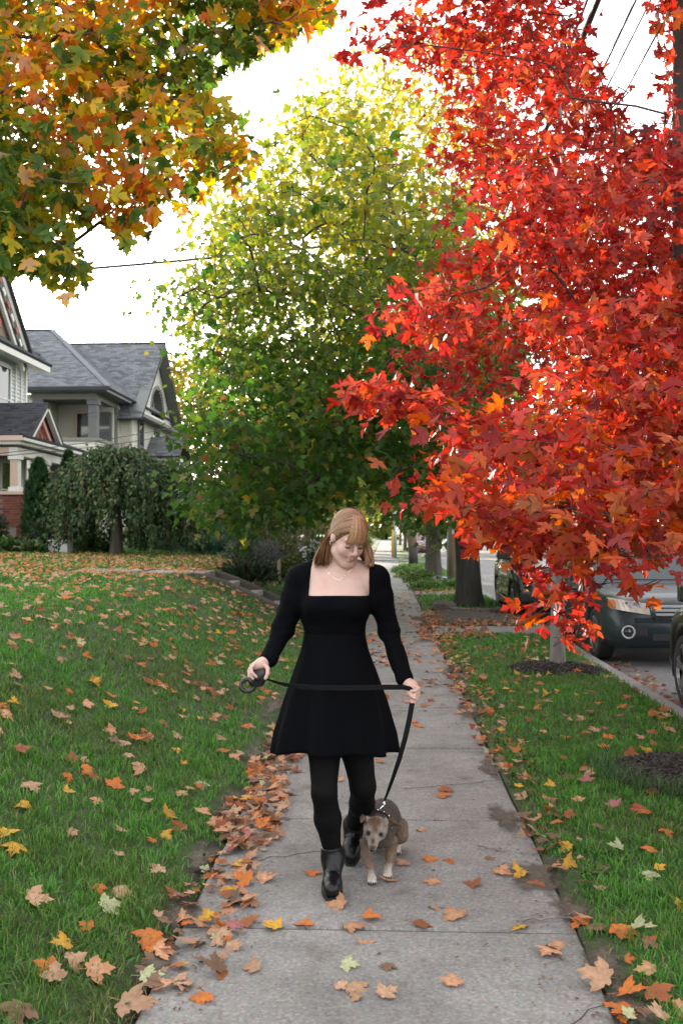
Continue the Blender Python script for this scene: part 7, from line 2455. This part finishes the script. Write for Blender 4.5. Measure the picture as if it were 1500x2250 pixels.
gdir = np.array([0, 0, -1.])
for i in range(5200):
    sx = -1 if rh.uniform() < .55 else 1
    th = radians(rh.uniform(44, 205))                  # along the parting, front to nape
    lift = rh.uniform(.985, 1.05)
    u0 = np.array([.10 + sx * rh.uniform(.0, .06), cos(th), sin(th)])
    q = np.clip((th - radians(50)) / radians(150), 0, 1)
    if sx < 0: y1 = np.interp(q, [0, .35, .7, 1], [-.16, -.38, -.75, -.95])
    else: y1 = np.interp(q, [0, .25, .6, 1], [.50, .15, -.5, -.95])
    z1 = rh.uniform(-.32, -.18)
    u1 = np.array([sx * sqrt(max(.04, 1 - y1 * y1)), y1, z1])
    t = np.linspace(0, 1, 10)[:, None]
    u0n, u1n = u0 / np.linalg.norm(u0), u1 / np.linalg.norm(u1)
    om = math.acos(np.clip(u0n @ u1n, -1, 1))
    u = (np.sin((1 - t) * om) * u0n + np.sin(t * om) * u1n) / sin(om)
    k = lift + .02 * np.sin(t * pi)
    path = to_w(shell(u, 1.) * 1.0 + (shell(u, 1.) - HO) * (k - 1))
    nr = ((u / HE) @ HR.T); nr /= np.linalg.norm(nr, axis=1)[:, None]
    # hang: a curve from the last point on the head to the cut ends at the shoulder
    p = path[-1]; d = path[-1] - path[-2]; d /= np.linalg.norm(d)
    if sx < 0:
        fq = np.clip(q * 1.15, 0, 1)
        end = W(rh.uniform(686, 712) + 16 * fq * rh.uniform(.2, 1), 1238 + rh.normal(0, 4) - 4 * fq, rh.uniform(-.05, .06))
    else: end = W(rh.uniform(804, 821), 1237 + rh.normal(0, 4), rh.uniform(-.05, .06))
    if p[2] > end[2] + .01:
        L_ = np.linalg.norm(end - p); tt = np.linspace(0, 1, 12)[1:, None]
        c1_, c2_ = p + d * L_ * .35, end + np.array([-.10 * (sx > 0) * 0 + (.10 if sx < 0 else 0), 0, .5]) * L_ * .6
        ext = p * (1 - tt) ** 3 + 3 * c1_ * tt * (1 - tt) ** 2 + 3 * c2_ * tt ** 2 * (1 - tt) + end * tt ** 3
        path = np.concatenate([path, ext]); nr = np.concatenate([nr, np.repeat(nr[-1:], len(ext), 0)])
    path = path + rh.normal(0, .0012, 3)
    c0, c1 = hair_col()
    strand(path, nr, .0036, .0026, c0, c1)
for i in range(1100):                                  # fringe combed forward over the brow
    x1 = rh.uniform(-.062, .060)
    t = np.linspace(0, 1, 11)
    th = radians(rh.uniform(78, 112)); te = radians(6 + rh.normal(0, 3.6) - 10 * abs(x1 / .062) ** 2.5)
    a_ = th * (1 - t) + te * t
    ux = .10 * (1 - t) + (x1 / HE[0]) * t ** .7 * 1.0 + (rh.uniform(-.1, .1)) * (1 - t)
    u = np.stack([ux, np.cos(a_), np.sin(a_)], 1)
    lf = rh.uniform(1.0, 1.045) + .02 * np.sin(t * pi)[:, None]
    path = HO + (shell(u) - HO) * lf
    path[:, 1] += .013 * t ** 2
    nr = ((path - HO) / HE ** 2) @ HR.T; nr /= np.linalg.norm(nr, axis=1)[:, None]
    c0, c1 = hair_col()
    strand(to_w(path), nr, .0042, .0026, c0 * 1.05, c1)
for i in range(700):                                   # front locks swept back to the ear
    q = rh.uniform(); th = radians(40 + 45 * q + rh.normal(0, 4))
    u0 = np.array([.06 - rh.uniform(0, .12), cos(th), sin(th)]); y1 = .42 - .62 * q + rh.normal(0, .04)
    u1 = np.array([-sqrt(max(.05, 1 - y1 * y1)), y1, .12 - .30 * q + rh.normal(0, .05)])
    t = np.linspace(0, 1, 10)[:, None]
    u0n, u1n = u0 / np.linalg.norm(u0), u1 / np.linalg.norm(u1); om = math.acos(np.clip(u0n @ u1n, -1, 1))
    u = (np.sin((1 - t) * om) * u0n + np.sin(t * om) * u1n) / sin(om); u[:, 1] -= .16 * np.sin(t[:, 0] * pi) * (t[:, 0])
    path = HO + (shell(u) - HO) * (rh.uniform(1.0, 1.03) + .015 * np.sin(t * pi))
    nr = (u / HE) @ HR.T; nr /= np.linalg.norm(nr, axis=1)[:, None]
    c0, c1 = hair_col(); strand(to_w(path), nr, .0048, .0034, c0, c1 * .9)
for i in range(120):                                   # flyaways
    u0 = rh.normal(0, 1, 3); u0[2] = abs(u0[2]) + .2; a0 = to_w(shell(u0[None], 1.02))[0]; nn_ = (u0 / HE / np.linalg.norm(u0 / HE)) @ HR.T
    t = np.linspace(0, 1, 6)[:, None]; d = nn_ * .35 + rh.normal(0, .6, 3); path = a0 + d * .035 * t + np.array([0, 0, -.018]) * t * t
    c0, c1 = hair_col(); strand(path, np.repeat(np.array([[0, -1., .2]]), 6, 0), .0011, .0006, c0, c1)
V = np.concatenate(HV); F = np.concatenate(HF)
hair = mk('hair', V, F, M_HAIR, person, np.concatenate(HCc), smooth=True)
# under-mass so that no sky shows through
fh = Field(HC - .24, HC + .20, .005)
fh.ell(Hd(*HO), HE * HS * .975, HR, .01)
nf = HR @ np.array([0, .86, -.52])
c_ = Hd(0, .052, .03)
fh.put(HC - .2, HC + .2, lambda X, Y, Z: -((X - c_[0]) * nf[0] + (Y - c_[1]) * nf[1] + (Z - c_[2]) * nf[2]), .01, 'sub')
fh.cone(Hd(-.066, -.055, -.02), W(704, 1222, .0), .016, .010, .02); fh.cone(Hd(-.045, -.07, -.01), W(712, 1226, .03), .020, .012, .02)
fh.cone(Hd(.066, -.03, -.02), W(816, 1232, -.0), .014, .008, .015); fh.cone(Hd(.045, -.085, .0), W(800, 1228, .05), .030, .014, .02)
V, F = fh.mesh(); V = smooth(V, F, 2, .5)
mk('hair_mass', V, F, mat('hair_base', (.12, .056, .026), .6), hair, smooth=True)

# ------------------------------------------------------------------ retractable leash
M_LCASE = mat('leash_case', (.008, .008, .009), .4)
M_STRAP = mat('leash_webbing', (.006, .006, .007), .75, spec=.2, bump=.2, bscale=300)
leash = thing('dog_leash', 'black retractable leash with a flat strap stretched between both hands', 'leash', tuple(map(float, W(562, 1492, -.16))))
fc = Field(W(562, 1492, -.16) - .11, W(562, 1492, -.16) + .11, .003)
cc = W(566, 1490, -.155)
fc.ell(cc, (.036, .020, .040), None, .01); fc.cone(W(556, 1498, -.155), W(578, 1480, -.155), .020, .022, .012); fc.cone(W(574, 1488, -.155), W(583, 1491, -.165), .013, .009, .01)
ring = [W(544, 1506, -.16) + np.array([.030 * cos(q), .006 * sin(q), .026 * sin(q)]) for q in np.linspace(0, 2 * pi, 18)]
fc.chain(ring, [.0075] * 18, .006)
V, F = fc.mesh(); mk('case', smooth(V, F, 2, .5), F, M_LCASE, leash, smooth=True)
mb = MB(); mb.lathe([(.010, 0), (.012, .004), (.0, .006)], cc + np.array([0, -.020, .0]), (0, -1, 0), 12); mb.build('brake_button', M_LCASE, leash, smooth=True)
pts = [(583, 1491, -.165), (600, 1497, -.18), (625, 1504, -.20), (660, 1509, -.225), (700, 1511, -.235), (750, 1511.5, -.24), (800, 1511, -.235), (850, 1510, -.225), (885, 1510, -.21), (899, 1513, -.205), (906, 1520, -.192), (907, 1532, -.185), (905, 1545, -.183)]
Pq = np.array([W(*q) for q in pts])
sd_ = np.array([(0, -.9, .35), (0, -.8, .5), (0, -.7, .7), (0, -.4, 1), (0, -.25, 1), (0, -.2, 1), (0, -.2, 1), (0, -.2, 1), (0, -.3, 1), (.5, -.3, .8), (.9, -.2, .4), (1, -.2, 0), (1, -.2, 0)], float)
mb = MB(); mb.ribbon(Pq, .0225, sd_, .0022); mb.build('strap', M_STRAP, leash)
# ------------------------------------------------------------------ the dog
def DP(px, py, Y): return P(px, py, Y)


pw = G(830, 1925)
dog = thing('dog', 'small brown grey muzzled dog with folded ears trotting beside the boots', 'dog', (float(pw[0]), 4.6, 0))
fg = Field((-.16, 4.27, -.004), (.17, 5.02, .34), .0034)
fg.ell(DP(846, 1797, 4.86), (.074, .085, .082), None, .03); fg.ell(DP(842, 1797, 4.72), (.078, .12, .086), None, .04); fg.ell(DP(834, 1822, 4.57), (.070, .08, .084), None, .04)
fg.cone(DP(832, 1806, 4.57), DP(825, 1820, 4.46), .062, .050, .03)
HDc = DP(823, 1821, 4.425)
fg.ell(HDc, (.0465, .056, .044), None, .02)
for sx in (-1, 1): fg.ell(HDc + np.array([sx * .025, -.025, -.016]), (.022, .027, .023), None, .018)
fg.cone(DP(821, 1838, 4.385), DP(818.5, 1861, 4.33), .027, .0195, .02); fg.cone(DP(820, 1846, 4.395), DP(818, 1866, 4.35), .022, .014, .012)
fg.cone(DP(813, 1823, 4.375), DP(812, 1829, 4.372), .011, .010, .012); fg.cone(DP(836, 1826, 4.378), DP(836, 1831, 4.375), .011, .010, .012)
for e in (DP(808.5, 1831.5, 4.368), DP(836.5, 1834, 4.370)): fg.ell(e, (.0095, .010, .008), None, .004, 'sub')
# legs with elbows, wrists and paws
for pts, rad in (([DP(806, 1852, 4.55), DP(805, 1878, 4.535), DP(812, 1904, 4.47), DP(815, 1921, 4.455)], [.033, .023, .0155, .0145]),
                 ([DP(858, 1850, 4.60), DP(858, 1876, 4.60), DP(853, 1899, 4.545), DP(851.5, 1910, 4.53)], [.033, .023, .0155, .0145]),
                 ([DP(874, 1818, 4.88), DP(879, 1835, 4.82), DP(874, 1847, 4.92), DP(872, 1864, 4.87)], [.050, .036, .019, .016]),
                 ([DP(820, 1818, 4.92), DP(815, 1838, 4.86), DP(818, 1850, 4.95), DP(818, 1862, 4.91)], [.046, .034, .018, .016])):
    fg.chain(pts, rad, .016)
PAWS = [DP(817, 1930, 4.428), DP(851, 1917, 4.505), DP(871, 1868, 4.845), DP(818, 1866, 4.885)]
for c in PAWS:
    c = np.array([c[0], c[1], .016])
    fg.ell(c + (0, .012, .002), (.020, .026, .016), None, .012)
    for k in range(4): fg.ell(c + np.array([(k - 1.5) * .0098, -.012 - .004 * (k in (1, 2)), -.003]), (.0062, .013, .0105), None, .003)
fg.cone(DP(848, 1785, 4.93), DP(856, 1800, 4.99), .020, .010, .02)
# ears: left folded back, right flap out to the side
fg.cone(DP(805, 1800, 4.44), DP(796, 1799, 4.435), .015, .010, .012, sq=((0, 1, 0), .5)); fg.cone(DP(797, 1797, 4.435), DP(793, 1806, 4.415), .013, .007, .008, sq=((0, 1, 0), .45))
fg.cone(DP(851, 1805, 4.45), DP(862, 1806, 4.44), .019, .019, .012, sq=((0, 1, 0), .45)); fg.cone(DP(862, 1807, 4.44), DP(881, 1815, 4.425), .018, .006, .008, sq=((0, .7, .7), .42))
V, F = fg.mesh(); V = smooth(V, F, 2, .45)
N = vnormals(V, F)
V = V + N * ((vnoise(V * np.array([1, .5, 1]), 130, 3) - .5) * .0035)[:, None]
M_FUR = mat('fur', attr=True, rough=.75, spec=.25)


def dog_col(V):
    px, py, dz = PX(V)
    back = np.array([.048, .040, .035]); tan = np.array([.155, .104, .072]); white = np.array([.44, .385, .335]); brown = np.array([.105, .055, .031]); dark = np.array([.05, .038, .032])
    n = len(V)
    C = np.tile(back, (n, 1))

    def mixc(m, c):
        nonlocal C
        m = np.clip(m, 0, 1)[:, None]; C = C * (1 - m) + np.asarray(c) * m
    z = V[:, 2]
    mixc((.215 - z) / .07 * (V[:, 1] > 4.5), tan * .75)
    mixc((.13 - z) / .05, tan); mixc((.060 - z) / .03, white)
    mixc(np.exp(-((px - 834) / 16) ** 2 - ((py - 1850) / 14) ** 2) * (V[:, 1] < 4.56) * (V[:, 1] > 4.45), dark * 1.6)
    hd = (V[:, 1] < 4.475) & (V[:, 2] > .13) & (np.hypot(px - 823, (py - 1832) * .8) < 38)
    hdf = hd.astype(float)
    mixc(hdf, white * .62)
    g = lambda cx, cy, sx, sy: np.exp(-((px - cx) / sx) ** 2 - ((py - cy) / sy) ** 2) * hdf
    mixc(g(824, 1806, 17, 13) * 1.3, brown); mixc(g(824, 1822, 8, 11) * 1.2, brown); mixc(g(819, 1848, 5.5, 10) * 1.2, brown * .85); mixc(g(818, 1862, 9, 6) * 1.3, dark)
    mixc(g(808.5, 1831, 8.5, 7), dark * 1.4); mixc(g(837, 1834, 8.5, 7), dark * 1.4)
    ear = (np.abs(px - 795) < 10) & (py < 1812) | (px > 853) & (py < 1824) & (V[:, 1] < 4.48)
    mixc(ear * .9, brown * .8)
    return C * (.75 + .5 * vnoise(V * np.array([1, .4, 1]), 160, 6))[:, None]


C = dog_col(V)
mk('body', V, F, M_FUR, dog, C, smooth=True)
# short coat
rf = np.random.default_rng(8)
k = rf.choice(len(V), min(len(V), 17000), replace=False)
k = k[(PX(V[k])[1] < 1925)]
p, nr, c = V[k], N[k], C[k]
px, py, dz = PX(p)
face = (p[:, 1] < 4.45)
L = np.where(face, .005, np.where(p[:, 2] < .13, .006, .010)) * rf.uniform(.6, 1.3, len(k))
flow = np.where(face[:, None], np.array([0, .5, .3]), np.array([0, .8, -.45]))
d = nr * .30 + flow + rf.normal(0, .18, (len(k), 3)); d /= np.linalg.norm(d, axis=1)[:, None]
s = np.cross(d, nr); s /= np.linalg.norm(s, axis=1)[:, None] + 1e-9
Vf = np.stack([p - s * .0011 - nr * .001, p + s * .0011 - nr * .001, p + d * L[:, None]], 1).reshape(-1, 3)
Ff = np.arange(len(k) * 3).reshape(-1, 3)
cf = np.repeat(c * rf.uniform(.75, 1.45, (len(k), 1)), 3, 0)
mk('coat', Vf, Ff, M_FUR, dog, cf, kind='stuff')
M_NOSE = mat('wet_nose', (.010, .009, .009), .2, spec=.7)
M_EYE = mat('eye', (.006, .004, .003), .12, spec=.3)


def ball(name, c, r, m, parent, n=14):
    V, F = [], []
    for i in range(9):
        a = pi * i / 8
        for j in range(n):
            q = 2 * pi * j / n; V.append(np.array(c) + np.array(r) * np.array([sin(a) * cos(q), cos(a), sin(a) * sin(q)]))
    for i in range(8):
        for j in range(n): F.append((i * n + j, i * n + (j + 1) % n, (i + 1) * n + (j + 1) % n, (i + 1) * n + j))
    return mk(name, V, F, m, parent, smooth=True)


ball('nose', DP(818, 1866, 4.322), (.0135, .010, .0105), M_NOSE, dog)
for e in (DP(808.5, 1831.5, 4.366), DP(836.5, 1834, 4.368)): ball('eye', e, (.0085, .007, .0075), M_EYE, dog)
for c in PAWS[:3]:
    for q in range(4):
        a = np.array([c[0] + (q - 1.5) * .0098, c[1] - .023 - .004 * (q in (1, 2)), .014]); mb = MB(); mb.tube([a, a + (0, -.006, -.004), a + (0, -.008, -.011)], [.0030, .0024, .0010], 6); mb.build('claw', M_NOSE, dog)
# studded collar and leash end
M_COLLAR = mat('collar', (.010, .010, .010), .6)
na, nb = DP(834, 1802, 4.585), DP(823, 1826, 4.425)
ax = (nb - na) / np.linalg.norm(nb - na); e1 = np.cross(ax, (1, 0, 0)); e1 /= np.linalg.norm(e1); e2 = np.cross(ax, e1)
cc = na * .62 + nb * .38
ring = np.array([cc + .0625 * (e1 * cos(q) + e2 * sin(q)) for q in np.linspace(0, 2 * pi, 40)])
mb = MB(); mb.ribbon(ring, .016, ax, .004); col_ = mb.build('collar', M_COLLAR, dog)
for q in np.linspace(0, 2 * pi, 14, endpoint=False):
    o_ = e1 * cos(q) + e2 * sin(q); mb = MB(); mb.lathe([(.004, 0), (.0035, .002), (0, .003)], cc + .0645 * o_, o_, 8); mb.build('stud', M_CHROME, col_)
# strap from the fist down to the collar
top_ = cc + .066 * np.array([.1, .25, .96]) 
clip_ = DP(843, 1764, 4.60)
stp = [W(905, 1545, -.183), W(899, 1580, -.175), W(890, 1620, -.155), W(877, 1668, -.115), W(862, 1712, -.04), W(850, 1745, .05), DP(844, 1760, 4.59)]
Pq = np.array(stp)
mb = MB(); mb.ribbon(Pq, [.0225, .0225, .022, .020, .016, .012, .009], np.array([(1, -.25, .15)] * 7, float), .0022); mb.build('lead', M_STRAP, leash)
mb = MB(); mb.tube([DP(844, 1760, 4.59), DP(842.5, 1770, 4.60), top_], [.0042, .0045, .003], 8); mb.lathe([(.008, -.003), (.008, .003)], DP(843, 1767, 4.60), (0, 1, 0), 12); mb.build('clip', M_CHROME, leash, smooth=True)
